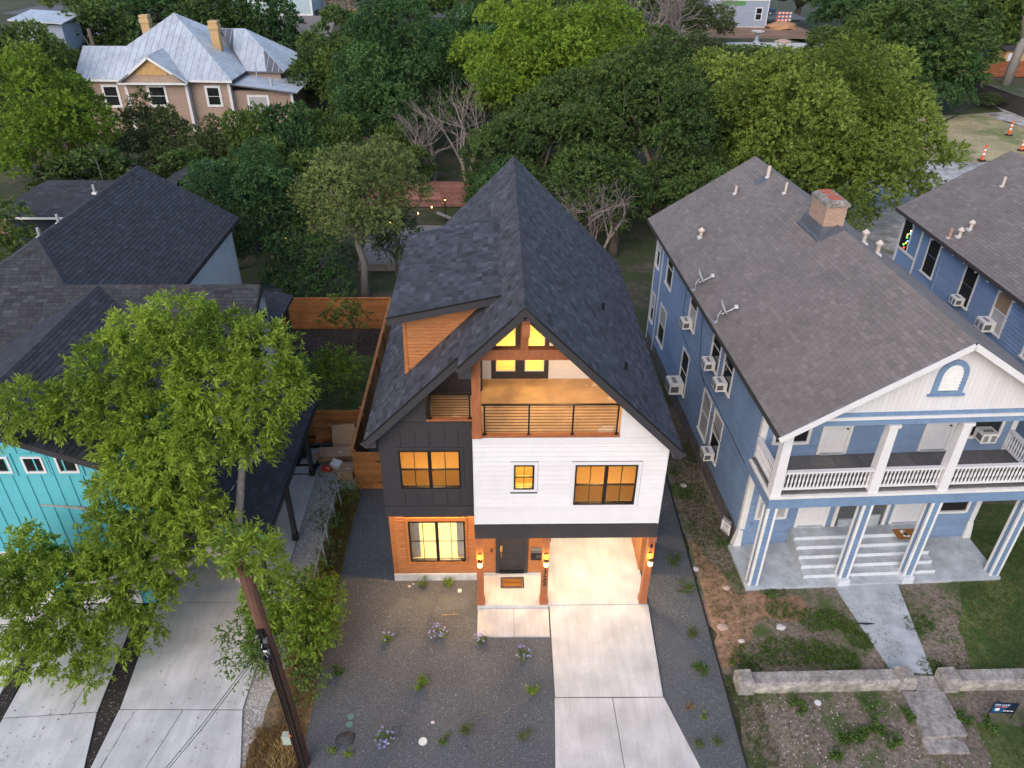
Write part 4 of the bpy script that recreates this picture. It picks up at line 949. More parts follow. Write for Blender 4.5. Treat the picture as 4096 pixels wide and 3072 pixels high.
# porch slab, steps, decks
BX('porch_slab', m_concgrey, B1, -.1, 8.9, -.15, 1.9, -.32, -.08)
for i in range(5):
    z = -.08 + .156 * (i + 1); v = .17 + .30 * i; e = 1.88
    st = MB().box(2.0, 6.68, v, v + .30 if i < 4 else 1.86, z - .156 if i else -.079, z).build('step', m_concgrey, B1); BX('riser', m_riser, st, 2.0, 6.68, v - .004, v, z - .150, z - .004)
    if i < 4: BX('step_core', m_concgrey, st, 2.0, 6.68, v + .30, 1.86, z - .156 if i else -.079, z - .001)
BX('porch_deck', m_concold, B1, .03, 8.85, .0, 1.88, 3.80, 3.93)
for i in range(10): BX('deck_board', M('deck_board_%d' % i, tuple(np.array((.145, .14, .14)) * rng.uniform(.75, 1.1)), .85, .25, 4, stretch=(8, 1, 1)), B1, .06 + i * .879, .06 + (i + 1) * .879 - .012, .0, 1.86, 3.931, 3.95)
MB().box(-.02, 8.9, -.06, .30, 3.40, 3.80).box(-.02, .30, .30, 1.86, 3.40, 3.80).build('porch_beam', m_bluetrim, B1); MB().box(-.05, 8.93, -.09, .02, 3.801, 3.90).box(-.05, .03, .02, 1.86, 3.801, 3.90).build_each('beam_trim', m_whiteold, B1)
# lower columns clad in blue boards with white corners, small piers under the middle two
for i, u in enumerate((0.0, 3.13, 5.40, 8.54)):
    z0 = -.08 if i in (0, 3) else .10
    if i in (1, 2): BX('pier', m_riser, B1, u - .03, u + .36, -.16, .28, -.2, .099)
    c = MB().box(u + .03, u + .30, -.03, .24, z0, 3.40).build('lower_column', m_bluetrim, B1)
    for a in (u - .003, u + .255):
        for b in (-.055, .20): BX('column_corner', m_whiteold, c, a, a + .075, b, b + .07, z0, 3.398)
    k = 0; z = z0 + .05
    while z < 3.3: BX('column_board', m_bluetrim, c, u + .073, u + .254, -.045, -.031, z, z + .15); z += .165
for i, u in enumerate((0.0, 3.13, 5.40, 8.54)):
    c = MB().hexa([(u - .02, -.05, 3.9), (u + .30, -.05, 3.9), (u + .30, .27, 3.9), (u - .02, .27, 3.9), (u + .01, -.02, 6.42), (u + .27, -.02, 6.42), (u + .27, .24, 6.42), (u + .01, .24, 6.42)]).build('upper_column', m_white, B1)
    BX('column_cap', m_white, c, u - .04, u + .32, -.07, .29, 6.42, 6.52)
def balustrade(axis, d, a, b):
    r = MB(); q = (lambda mb, u0, u1, d0, d1, z0, z1: mb.box(u0, u1, d0, d1, z0, z1)) if axis == 'x' else (lambda mb, u0, u1, d0, d1, z0, z1: mb.box(d0, d1, u0, u1, z0, z1))
    q(r, a, b, d - .07, d + .07, 4.74, 4.80); q(r, a, b, d - .035, d + .035, 4.08, 4.14); o = r.build('balustrade', m_white, B1); n = int((b - a) / .118)
    for i in range(n):
        u = a + (i + .5) * (b - a) / n; c = (u, d, 4.14) if axis == 'x' else (d, u, 4.14)
        MB().lathe(c, [(.03, 0), (.03, .1), (.018, .14), (.034, .24), (.026, .36), (.016, .44), (.03, .50), (.03, .60)], 6).build('baluster', m_white, o)
balustrade('x', .06, .30, 3.11); balustrade('x', .06, 3.43, 5.38); balustrade('x', .06, 5.70, 8.52); balustrade('y', .12, .29, 1.84); balustrade('y', 8.72, .29, 1.84)
# pediment
MB().prism([(-.1, .0, 6.52), (8.98, .0, 6.52), (8.98, .0, 6.7), (4.48, .0, 9.30), (-.1, .0, 6.55)], (0, .2, 0)).build('pediment', m_white, B1)
zz = lambda u: 9.32 - abs(u - 4.48) * .625
u = -.05
while u < 9.0:
    e = min(u + .148, 9.0); piece(B1, 'pediment_board', B1, m_white, [(u + .004, -.012, 7.0), (e, -.012, 7.0), (e, -.001, 7.0), (u + .004, -.001, 7.0), (u + .004, -.012, max(7.0, zz(u + .004))), (e, -.012, max(7.0, zz(e))), (e, -.001, max(7.0, zz(e))), (u + .004, -.001, max(7.0, zz(u + .004)))],
          [(3, 2, 1, 0), (4, 5, 6, 7), (0, 1, 5, 4), (1, 2, 6, 5), (3, 0, 4, 7)], rng.gauss(0, .4)) if zz((u + e) / 2) > 7.03 else None
    u += .15
MB().box(.80, 8.16, -.04, .0, 6.86, 7.0).box(.35, 8.6, -.05, .26, 6.56, 6.76).build_each('porch_frieze', m_bluetrim, B1); MB().box(.58, 8.38, -.08, .0, 6.762, 6.858).build_each('frieze_trim', m_white, B1)
louvre_vent(B1, 4.44, -.014, 7.60)
R1 = gable_roof(B1, -.35, 9.31, -.41, 17.6, 6.47, 9.49, m_shbrown, m_felt2, m_white)
# back gable and soffit
MB().prism([(.2, 17.28, 6.4), (8.85, 17.28, 6.4), (4.48, 17.28, 9.25)], (0, -.1, 0)).build('gable_wall', m_blue, B1)
# brick chimney: every brick is a piece
ch = MB().box(3.94, 4.70, 8.48, 9.80, 8.6, 10.2).build('chimney', m_mortar, B1)
row = 0; z = 9.0
while z < 10.18:
    off = (row % 2) * .1
    for face in range(2):
        a, b = ((3.94, 4.70) if face == 0 else (8.48, 9.80)); u = a - off
        while u < b:
            p, q = max(a, u) + .006, min(b, u + .205) - .006
            if q - p > .03:
                m_ = MB(); t_ = .012 + (.02 if z > 10.05 else 0)
                (m_.box(p, q, 8.48 - t_, 8.48, z, z + .063) if face == 0 else m_.box(3.94 - t_, 3.94, p, q, z, z + .063)); piece(B1, 'brick', ch, m_brickpink, m_.v, m_.f, rng.gauss(0, .5))
            u += .205
    z += .074; row += 1
MB().box(3.88, 4.765, 8.42, 9.86, 10.19, 10.32).hexa([(3.90, 8.44, 10.32), (4.745, 8.44, 10.32), (4.745, 9.84, 10.32), (3.90, 9.84, 10.32), (4.01, 8.54, 10.42), (4.63, 8.54, 10.42), (4.63, 9.74, 10.42), (4.01, 9.74, 10.42)]).build('chimney_cap', m_chimcap, ch)
for v in (8.62, 8.92, 9.30, 9.60): BX('flue', m_flue, ch, 4.08, 4.54, v, v + .2, 10.38, 10.435)
MB().hexa([(3.7, 8.22, 8.86), (4.92, 8.22, 8.86), (4.92, 10.08, 8.86), (3.7, 10.08, 8.86), (3.83, 8.33, 9.45), (4.79, 8.33, 9.45), (4.79, 9.97, 9.45), (3.83, 9.97, 9.45)]).prism([(3.66, 8.1, 9.06), (4.48, 7.9, 9.53), (4.48, 10.2, 9.53), (3.66, 10.1, 9.06)], (0, 0, -.1)).build('chimney_flashing', m_flash, ch)
zr1 = lambda u: 9.49 - abs(u - 4.48) * .625
vent_hood(R1, (.92, 13.09, zr1(.92))); vent_stub(R1, (2.91, 15.15, zr1(2.91)), .35, .06); vent_stub(R1, (4.16, 12.81, zr1(4.16)), .45, .05); vent_stub(R1, (4.18, 14.96, zr1(4.18)), .5, .08); vent_hood(R1, (5.9, 8.9, zr1(5.9)), .42); vent_hood(R1, (5.9, 7.8, zr1(5.9)), .42)
MB().prism([(3.6, 14.8, zr1(3.6) + .02), (4.1, 14.7, zr1(4.1) + .02), (4.15, 15.3, zr1(4.15) + .02), (3.75, 15.35, zr1(3.75) + .02)], (0, 0, -.03)).build('tar_patch', m_flash, R1)
# wires stapled to the side wall
for pts in (((-.3, 9.3, 6.4), (.17, 9.2, 6.2), (.17, 9.0, 4.9), (.17, 8.6, 3.6), (.17, 6.6, 2.6), (.17, 4.9, 2.2)), ((.17, 11.6, 5.9), (.17, 11.7, 4.7), (.17, 11.4, 3.4), (.17, 9.2, 3.3), (.17, 4.0, 3.2), (.17, 2.6, 3.1))): MB().tube(pts, .012, 4).build('cable', m_black, B1)
a1 = math.radians(2.38)
def b1w(u, v, z): return (7.76 + u * math.cos(a1) - v * math.sin(a1), .85 + u * math.sin(a1) + v * math.cos(a1), z)
sideR = a1 - math.pi / 2
for lab, v, z, sc, st in (('white window unit below the farther satellite dish on the blue side wall', 10.4, 4.32, 1, False), ('white window unit in the upper window behind the nearer satellite dish', 7.05, 4.32, 1, False), ('white window unit in the upper window nearest the front porch', 5.55, 4.32, 1, False),
                          ('large grey white window unit with a yellow sticker in a lower window', 10.4, 1.1, 1.5, True), ('rusty topped window unit in the lower window beside the front corner', 5.5, 1.12, 1, False)):
    air_con(lab, b1w(.16, v, z), sideR, scale=sc, sticker=st)
air_con('white window unit in the balcony window at the right end of the upper porch', b1w(7.7, 1.86, 4.58), a1, scale=1.05)
def dish(label, u, v, z):
    t = thing('satellite_dish', label, 'satellite dish', b1w(u, v, z), 0, 'satellite dishes at the roof edge')
    MB().tube([(0, 0, -.05), (.02, 0, .28), (.12, 0, .48)], .03, 8).box(-.14, .14, -.08, .08, -.02, .03).build('mast', m_galv, t)
    prof = [(0.001, 0), (.12, .012), (.24, .05), (.32, .09), (.325, .10), (.24, .065), (.12, .027), (0.001, .016)]
    d_ = MB().lathe((0, 0, 0), prof, 20).build('reflector', m_plastic, t, smooth=True); d_.location = (.13, 0, .56); d_.rotation_euler = (math.radians(8), math.radians(62), 0)
    MB().tube([(.14, 0, .32), (.50, .03, .50), (.62, .03, .58)], .018, 6).build('feed_arm', m_plastic, t); MB().box(.58, .70, -.03, .09, .56, .66).build('feed_horn', m_plastic, t)
    MB().tube([(.0, 0, .2), (-.1, -.08, .1), (-.12, .05, -.0), (-.05, .1, -.1), (-.1, .0, -.35)], .012, 5).build('cable', m_black, t)
dish('white satellite dish on the roof edge farther from the street', -.25, 9.38, 6.53); dish('white satellite dish with coiled cable on the roof edge nearer the street', -.2, 6.56, 6.57)

# second blue house
B2 = thing('apartment_house', 'blue house with tall white framed windows at the far right, mostly hidden', 'house', (0, 0, 0), 0, 'blue clapboard houses')
MB().box(20.4, 29.4, -2, 20.0, -.25, 6.5).build('wall', m_blue, B2)
w2 = [(17.3, 16.2, m_screen, m_screen), (14.0, 12.93, m_screen, m_screen), (11.44, 10.38, m_glasstan, m_glassblind), (8.9, 7.8, m_glassblind, m_glassblind)]
boards(B2, B2, m_blue, 'y', 20.4, -2, 18.0, 2.5, 6.2, .17, -1, [(b, a, 4.2, 6.2) for a, b, _, _ in w2], None, .04, 'clapboard', .03, tv=.7); boards(B2, B2, m_blue, 'y', 20.4, 18.12, 19.9, 2.5, 4.45, .125, -1, [], None, .03, 'clapboard', .012, tv=.7)
for i, (a, b, u_, l_) in enumerate(w2): side_window(B2, 20.4, b, a, 4.25, 6.12, u_, l_, screen=i < 2)
f = MB().box(20.34, 20.4, 19.88, 20.02, 2, 6.2).box(20.34, 20.4, 18.0, 18.1, 2, 6.2).box(20.33, 20.4, 18.1, 19.88, 4.40, 4.52).box(20.35, 20.4, 18.95, 19.03, 4.52, 6.2).build('window', m_whiteold, B2)
BX('pane', m_screen, f, 20.37, 20.39, 19.03, 19.88, 4.52, 6.2); BX('panel', m_bluetrim, f, 20.37, 20.39, 18.1, 18.95, 4.52, 6.2)
tl = thing('string_lights', 'tiny coloured lights hanging in the corner window of the far blue house', 'string lights', (20.35, 19.3, 4.6))
for i, c in enumerate(((.9, .05, .03), (.1, .8, .1), (.9, .5, .05), (.1, .3, .9), (.1, .8, .1), (.9, .4, .05), (.1, .6, .8), (.8, .6, .1))): MB().lathe((0, .12 * math.sin(i * 1.7) - .02 * i, i * .14), [(.03, 0), (.035, .04), (.01, .07)], 6).build('bulb', M('tiny_bulb_%d' % i, c, .5, emit=(c, 5)), tl)
MB().tube([(20.36, 15.87, 2), (20.36, 15.87, 6.1)], .06, 8).build('drainpipe', m_bluetrim, B2)
R2 = gable_roof(B2, 19.95, 29.85, -3, 20.35, 6.4, 9.3, m_shbrown, m_felt2, m_whiteold)
for v in np.arange(8, 20.3, .95): MB().box(19.98, 20.4, v - .03, v + .03, 6.13, 6.25).build('rafter_tail', m_whiteold, R2)
zr2 = lambda x: 9.3 - abs(x - 24.9) * .586
vent_stub(R2, (20.25, 15.71, zr2(20.25)), .45, .07, M('rusty_pipe', (.45, .25, .16), .8, .4, 20)); vent_hood(R2, (20.52, 15.43, zr2(20.52))); vent_hood(R2, (21.02, 15.59, zr2(21.02))); vent_stub(R2, (23.29, 17.75, zr2(23.29)), .45, .06)
air_con('white window unit in the middle dark window of the far blue house', (20.36, 13.5, 4.27), -math.pi / 2, scale=1.0); air_con('white window unit under the tan shaded window of the far blue house', (20.36, 11.1, 4.27), -math.pi / 2, scale=1.25)

# ------------------------------------------------------------------ teal house on the left
T = thing('teal_house', 'teal board and batten house with black shingle roofs and a carport', 'house', (0, 0, 0))
MB().prism([(-18.7, .40, -.2), (-12.1, .40, -.2), (-12.1, .40, 5.95), (-15.4, .40, 7.32), (-18.7, .40, 5.95)], (0, .15, 0)).build('wall', m_teal, T)
MB().box(-12.25, -12.1, .55, 5, -.2, 5.95).build('wall', m_teal, T)
MB().box(-9.95, -9.8, 5.0, 9.7, -.2, 5.4).box(-12.1, -9.95, 5.0, 5.15, 2.2, 5.4).prism([(-9.8, 5.0, 5.4), (-9.8, 9.7, 5.4), (-9.8, 9.7, 6.8), (-9.8, 8.6, 7.3)], (-.15, 0, 0)).build('wall', m_white, T)
for k in range(10): BX('batten', m_white, T, -9.8, -9.78, 5.2 + k * .45, 5.24 + k * .45, .2, min(7.2, 5.5 + .5 * (5.2 + k * .45 - 4.9) if 5.2 + k * .45 < 8.6 else 5.5 + .5 * (12.3 - 5.2 - k * .45)))
MB().box(-14.4, -14.2, 10.8, 19.6, -.2, 5.85).build('wall', m_white, T)
for k in range(25): BX('batten', m_white, T, -14.2, -14.18, 10.9 + k * .34, 10.935 + k * .34, 1, 5.9)
x = -18.6
while x < -12.1: BX('batten', m_teal, T, x, x + .045, .375, .40, -.1, min(7.2, 7.25 - abs(x + 15.4) * .415)); x += .405
for x0 in (-15.42, -14.45, -13.50):
    f = MB().box(x0, x0 + .6, .34, .40, 5.37, 5.43).box(x0, x0 + .6, .34, .40, 5.91, 5.97).box(x0, x0 + .06, .34, .40, 5.43, 5.91).box(x0 + .54, x0 + .6, .34, .40, 5.43, 5.91).build('window', m_white, T); BX('pane', m_glassdark, f, x0 + .06, x0 + .54, .38, .39, 5.43, 5.91)
    MB().box(x0 - .1, x0 - .005, .365, .40, 5.27, 6.07).box(x0 + .605, x0 + .7, .365, .40, 5.27, 6.07).box(x0 - .005, x0 + .605, .365, .40, 5.975, 6.07).box(x0 - .005, x0 + .605, .365, .40, 5.27, 5.365).build_each('window_trim', m_teal, T)
g = MB().box(-17.9, -15.2, .36, .40, -.15, 2.2).build('garage_door', m_white, T)
for k in range(4):
    for j in range(4): BX('garage_panel', m_white, g, -17.8 + j * .65, -17.25 + j * .65, .345, .36, -.05 + k * .56, .42 + k * .56)
g = MB().box(-14.6, -12.5, .36, .40, -.15, 2.2).build('garage_door', m_white, T)
for k in range(4):
    for j in range(3): BX('garage_panel', m_white, g, -14.5 + j * .68, -13.95 + j * .68, .345, .36, -.05 + k * .56, .42 + k * .56)
zE = lambda x: 8.5 - .6 * (x + 18.3); zS = lambda y: 7.5 + .5 * (y - 8.6)
def teal_roof(pts, mat=m_shteal): r = MB().prism(pts, (0, 0, -.14)).build('roof', m_felt, T); lay_roof(T, r, mat, pts, .165, (.2, .28, .36)); return r
xe = -16.63
A = [(-18.3, 20.2, 8.5), (-18.3, 10.6, 8.5), (xe, 8.6, 7.5), (-13.9, 11.6, zE(-13.9)), (-13.9, 20.2, zE(-13.9))]; ra = teal_roof(A)
m_shbt = M('shingle_brown_black', (.040, .039, .042), .85, .22, 40, tint=.40, bump=.3, bscale=150)
teal_roof([(-18.3, 10.6, 8.5), (-19.96, 8.6, 7.5), (xe, 8.6, 7.5)], m_shbt); teal_roof([(-19.96, 8.6, 7.5), (-24.1, 3.6, 5.0), (-17.9, 3.6, 5.0), (-15.4, 8.6, 7.5)], m_shbt)
teal_roof([(-18.3, 20.2, 8.5), (-24.1, 20.2, 5.02), (-24.1, 3.65, 5.02), (-18.3, 10.6, 8.5)])
rs = teal_roof([(-15.4, 8.6, 7.5), (-11.8, 5.58, 5.99), (-9.5, 5.58, 5.99), (-9.5, 8.6, 7.5)], m_shbt); teal_roof([(-11.8, 5.58, 5.99), (-11.8, 4.6, 5.5), (-9.5, 4.6, 5.5), (-9.5, 5.58, 5.99)], m_shbt)
teal_roof([(xe, 8.6, 7.5), (-9.5, 8.6, 7.5), (-9.5, 10.1, 6.75), (-15.3, 10.1, 6.75)]); teal_roof([(-15.3, 10.1, 6.75), (-11.4, 10.1, 6.75), (-11.4, 12.6, 5.5), (-13.9, 12.6, 5.5)])
rw = teal_roof([(-15.4, -.1, 7.5), (-15.4, 8.6, 7.5), (-11.8, 5.58, 5.98), (-11.8, -.1, 5.98)]); teal_roof([(-15.4, 8.6, 7.5), (-15.4, -.1, 7.5), (-19.0, -.1, 5.98), (-19.0, 3.6, 5.98)])
ridge_caps(T, rw, m_shteal, (-15.4, -.1, 7.5), (-15.4, 8.6, 7.5), (-.42, 0, 1), (.42, 0, 1)); ridge_caps(T, ra, m_shteal, (-18.3, 10.6, 8.5), (-18.3, 20.2, 8.5), (-.32, 0, 1), (.6, 0, 1)); ridge_caps(T, rs, m_shbt, (-15.4, 8.6, 7.5), (-9.5, 8.6, 7.5), (0, -.5, 1), (0, .5, 1))
ridge_caps(T, ra, m_shteal, (-18.3, 10.6, 8.5), (xe, 8.6, 7.5), (0, -.5, 1), (.6, 0, 1))
MB().bar((-9.48, 8.6, 7.36), (-9.48, 4.6, 5.36), .03, .2).bar((-9.48, 8.6, 7.36), (-9.48, 10.1, 6.62), .03, .2).bar((-13.88, 11.6, zE(-13.9) - .1), (-13.88, 20.2, zE(-13.9) - .1), .03, .18).bar((-18.3, 20.22, 8.38), (-13.9, 20.22, zE(-13.9) - .12), .03, .2).bar((-15.4, -.12, 7.38), (-11.8, -.12, 5.86), .03, .2).bar((-15.4, -.12, 7.38), (-19, -.12, 5.86), .03, .2).build_each('fascia', m_dark, T)
for k in range(3): MB().bar((-9.46, 8.7 + k * .02, 7.25 - k * .13), (-9.35, 10.6, 6.35 - k * .1), .05, .10).build('barge_board', m_trunk, T) if k == 0 else None
MB().tube([(-9.77, 8.9, 6.4), (-9.74, 9.0, 5.9), (-9.76, 9.15, 6.2), (-9.74, 9.25, 5.7), (-9.76, 9.4, 6.05), (-9.74, 9.45, 5.5)], .018, 5).build('cable', m_black, T)
BX('meter_box', m_plastic, T, -9.80, -9.74, 8.8, 8.95, 6.5, 6.6)
teal_roof([(-10.0, 9.75, 4.4), (-10.0, 14.1, 4.4), (-12.0, 14.1, 5.0), (-12.0, 9.75, 5.0)]); MB().box(-10.35, -10.2, 13.6, 13.75, -.2, 4.3).box(-10.35, -10.2, 11.2, 11.35, -.2, 4.3).build('porch_post', m_dark, T)
for x, y in ((-18.75, 16.4), (-18.5, 12.6), (-18.5, 11.1)): vent_stub(ra, (x, y, 8.4), .35, .06, m_galv)
# carport
cr = teal_roof([(-7.9, .32, 2.86), (-7.9, 7.9, 2.86), (-12.1, 7.9, 4.3), (-12.1, .32, 4.3)]); MB().bar((-7.88, .32, 2.74), (-7.88, 7.9, 2.74), .03, .14).build_each('fascia', m_dark, cr); MB().bar((-7.9, .30, 2.74), (-12.1, .30, 4.18), .03, .22).build_each('fascia', m_teal, cr)
for x, y in ((-8.12, 3.27), (-8.54, 1.0), (-8.27, 6.96)): p = BX('carport_post', m_dark, T, x - .08, x + .08, y - .08, y + .08, -.14, 2.85); BX('post_base', m_black, p, x - .10, x + .10, y - .10, y + .10, -.15, .15)

# small houses behind the teal one
K = thing('garden_house', 'low dark navy outbuilding with a black shingle roof behind the teal house', 'house', (0, 0, 0))
MB().box(-29.5, -20.5, 25.9, 31, -.2, 4.0).build('wall', m_navywall, K); p = [(-30.3, 25.4, 3.95), (-20, 25.4, 3.95), (-20, 28.4, 5.2), (-27.8, 28.4, 5.2)]
r = MB().prism(p, (0, 0, -.12)).prism([(-27.8, 28.4, 5.2), (-20, 28.4, 5.2), (-20, 31.4, 3.95), (-30.3, 31.4, 3.95)], (0, 0, -.12)).prism([(-30.3, 25.4, 3.95), (-27.8, 28.4, 5.2), (-30.3, 31.4, 3.95)], (0, 0, -.12)).build('roof', m_felt, K); lay_roof(K, r, m_shteal, p, .2, (.3, .4))
MB().bar((-30.3, 25.38, 3.9), (-20, 25.38, 3.9), .03, .12).build_each('fascia', m_whiteold, r); MB().tube([(-24.8, 29, 4.6), (-24.9, 29, 6.3)], .035, 6).build('flue', m_grille, r)
K2 = thing('garden_house', 'dark roof tip of a small house peeping over the trees behind the teal house', 'house', (-19.6, 32, 0))
MB().box(-3, 3, -2, 3, -.2, 3.6).build('wall', m_navywall, K2); p1 = [(-.2, .5, 5.3), (-3.6, -2.6, 3.5), (3.2, -2.6, 3.5)]; r = MB().prism(p1, (0, 0, -.1)).prism([(-.2, .5, 5.3), (3.2, -2.6, 3.5), (3.2, 3.6, 3.5)], (0, 0, -.1)).prism([(-.2, .5, 5.3), (3.2, 3.6, 3.5), (-3.6, 3.6, 3.5)], (0, 0, -.1)).prism([(-.2, .5, 5.3), (-3.6, 3.6, 3.5), (-3.6, -2.6, 3.5)], (0, 0, -.1)).build('roof', m_felt, K2); lay_roof(K2, r, m_shteal, p1, .2, (.3, .4))

# ------------------------------------------------------------------ old house with the metal roof
F = thing('farmhouse', 'old tan clapboard house with a pale standing seam metal roof and two brick chimneys', 'house', (0, 0, 0))
MB().box(-40.5, -26.6, 60.5, 75, -.2, 5.0).box(-26.6, -20.8, 61, 71, -.2, 3.9).box(-36.3, -30.5, 59.9, 60.5, -.2, 4.85).box(-27, -22.8, 65.4, 74.2, 3.9, 5.0).build('wall', m_farmwall, F)
boards(F, F, m_farmwall, 'x', 60.5, -40.5, -36.35, 1.5, 5, .13, -1, [], None, .03, 'clapboard', .01); boards(F, F, m_farmwall, 'x', 60.5, -30.45, -26.6, 1.5, 5, .13, -1, [], None, .03, 'clapboard', .01); boards(F, F, m_farmwall, 'x', 59.9, -36.3, -30.5, 1.5, 4.9, .13, -1, [], None, .03, 'clapboard', .01); boards(F, F, m_farmwall, 'x', 61, -26.55, -20.8, 1, 3.9, .13, -1, [], None, .03, 'clapboard', .01)
MB().box(-36.42, -36.15, 59.83, 60.5, 0, 4.85).box(-30.65, -30.4, 59.83, 60.5, 0, 4.85).box(-26.75, -26.5, 60.4, 61.0, 0, 4.9).box(-20.95, -20.7, 60.9, 61.2, 0, 3.85).build_each('corner_board', m_white, F)
def mroof(pts, rib=.05): r = MB().prism(pts, (0, 0, -.14)).build('roof', m_flash, F); lay_roof(F, r, m_metalroof, pts, 40, (.62,), .02, 'roof_panel', .7, rib); return r
mroof([(-41.1, 60.05, 5.03), (-36.5, 60.03, 5.02), (-37.05, 63.9, 7.42), (-41.3, 63.9, 7.42)]); mroof([(-36.5, 60.03, 5.02), (-26.1, 60.0, 5.0), (-33.3, 68, 9.96), (-37.05, 63.9, 7.42)])
mroof([(-33.3, 68, 9.96), (-26.1, 60.0, 5.0), (-26.1, 76, 5.0)]); mroof([(-33.3, 68, 9.96), (-26.1, 76, 5.0), (-41, 76, 5.0)]); mroof([(-33.3, 68, 9.96), (-37.05, 63.9, 7.42), (-41, 63.9, 4.75), (-41, 73, 4.75)]); mroof([(-37.05, 63.9, 7.42), (-41.3, 63.9, 7.42), (-41.3, 67.8, 5.0), (-37.05, 67.8, 5.0)])
mroof([(-26.1, 65.2, 4.95), (-22.3, 65.0, 4.95), (-27.0, 69.9, 8.3), (-29.6, 69.9, 8.3)]); mroof([(-22.3, 65.0, 4.95), (-22.3, 74.7, 4.95), (-27.0, 69.9, 8.3)]); mroof([(-22.3, 74.7, 4.95), (-32, 74.7, 4.95), (-29.6, 69.9, 8.3), (-27.0, 69.9, 8.3)])
mroof([(-26.4, 60.4, 4.62), (-20.1, 60.4, 3.85), (-20.1, 71.0, 3.85), (-26.4, 71.0, 4.62)], .02)
mroof([(-33.45, 59.5, 7.2), (-30.2, 59.3, 4.85), (-30.2, 60.2, 4.9), (-33.4, 63.6, 7.25)]); mroof([(-33.45, 59.5, 7.2), (-33.4, 63.6, 7.25), (-36.7, 60.2, 4.95), (-36.7, 59.3, 4.85)])
MB().prism([(-36.4, 59.75, 4.9), (-30.5, 59.75, 4.9), (-33.45, 59.75, 7.05)], (0, .1, 0)).build('gable_wall', m_farmwall, F); MB().prism([(-34.9, 59.70, 5.5), (-32.0, 59.70, 5.5), (-32.0, 59.7, 5.9), (-33.45, 59.7, 6.85), (-34.9, 59.7, 6.2)], (0, .04, 0)).build('bare_boards', m_ply, F)
MB().bar((-36.75, 59.4, 4.80), (-33.45, 59.4, 7.10), .05, .22).bar((-30.15, 59.4, 4.80), (-33.45, 59.4, 7.1), .05, .22).box(-36.7, -30.2, 59.3, 59.9, 4.72, 4.86).bar((-41.1, 60.05, 4.95), (-36.7, 60.05, 4.95), .05, .2).bar((-30.2, 60, 4.95), (-26.1, 60, 4.9), .05, .2).build_each('fascia', m_whiteold, F)
for x0, x1, z0, z1, y, mt in ((-38.7, -37.5, 2.6, 4.3, 60.47, m_glassdark), (-34.1, -32.7, 2.8, 4.4, 59.87, m_glassdark), (-28.8, -27.7, 2.7, 4.25, 60.47, m_glassdark), (-25.0, -23.3, 1.8, 3.3, 60.97, m_glassblind)): front_window(F, x0, x1, z0, z1, y, mt, .22)
for x, y, z0, z1 in ((-28.9, 66.2, 6.2, 9.3), (-37.4, 70.5, 6.5, 9.3)):
    c = MB().box(x - .42, x + .42, y - .42, y + .42, z0, z1).build('chimney', m_brickpale, F); MB().box(x - .50, x + .50, y - .50, y + .50, z1 - .55, z1 - .15).box(x - .46, x + .46, y - .46, y + .46, z1, z1 + .2).build('chimney_cap', m_brickpale, c)
    q = z0 + .1
    while q < z1 - .6:
        for k in range(4): BX('brick', m_brickpale, c, x - .42 + k * .21 + .005, x - .42 + (k + 1) * .21 - .005, y - .435, y - .42, q, q + .08)
        q += .2
MB().tube([(-24.8, 64, 4.6), (-24.8, 64, 6.0)], .05, 6).build('vent_pipe', m_galv, F); MB().tube([(-22.9, 62, 4.2), (-22.9, 62, 4.8)], .12, 8).build('vent_pipe', m_galv, F)
# ------------------------------------------------------------------ fences and the gate
def fence(label, a, b, h, mat, z=-.2, bh=.14, post_side=1, name='fence', step=2.4, th=.025, cap=True, n=None):
    a = Vector((*a, 0)); b = Vector((*b, 0)); d = (b - a); Lg = d.length; ang = math.atan2(d.y, d.x)
    r = thing(name, label, 'fence', (a.x, a.y, z), ang); k = int(h / bh)
    for i in range(k):
        x = 0
        while x < Lg - .05:
            e = min(x + step, Lg); mb = MB().box(x + .003, e - .003, -th / 2, th / 2, .03 + i * bh, .03 + (i + 1) * bh - .008); piece(r, 'plank', r, mat, mb.v, mb.f, rng.gauss(0, .5)); x = e
    x = 0
    while x <= Lg + .01: BX('post', mat, r, x - .05, x + .05, *( (th / 2, th / 2 + .09) if post_side > 0 else (-th / 2 - .09, -th / 2)), 0, .03 + k * bh); x += step
    if cap: BX('cap_rail', mat, r, -.03, Lg + .03, -.06, .07, .03 + k * bh, .06 + k * bh)
    return r
fence('stained cedar fence across the back of the small left yard', (-12.6, 19.45), (-6.45, 19.5), 1.85, m_fence)
fence('long cedar fence running back along the dark gravel, seen nearly edge on', (-6.38, 6.25), (-6.42, 19.4), 1.85, m_fence, post_side=-1)
fence('weathered red stained fence far behind the pale leaved tree', (-26, 39.2), (-2.6, 39.2), 1.9, m_fencered, bh=.19, step=3.0)
fence('dull red brown fence at the far left beyond the navy outbuilding', (-36, 33.5), (-25, 33.8), 1.5, m_fencered, bh=.2, step=3)
fence('orange brown board fence at the far right edge below the dark trees', (60, 92), (80, 93.5), 2.2, M('fence_orange', (.30, .10, .04), .85, .25, 4, tint=.2), z=-.1, bh=.25, step=3)
fence('dark grey board fence beside the pale dirt road at the far right', (58.6, 82), (58.8, 58), 1.9, m_fencegrey, z=-.2, bh=.3, step=3)
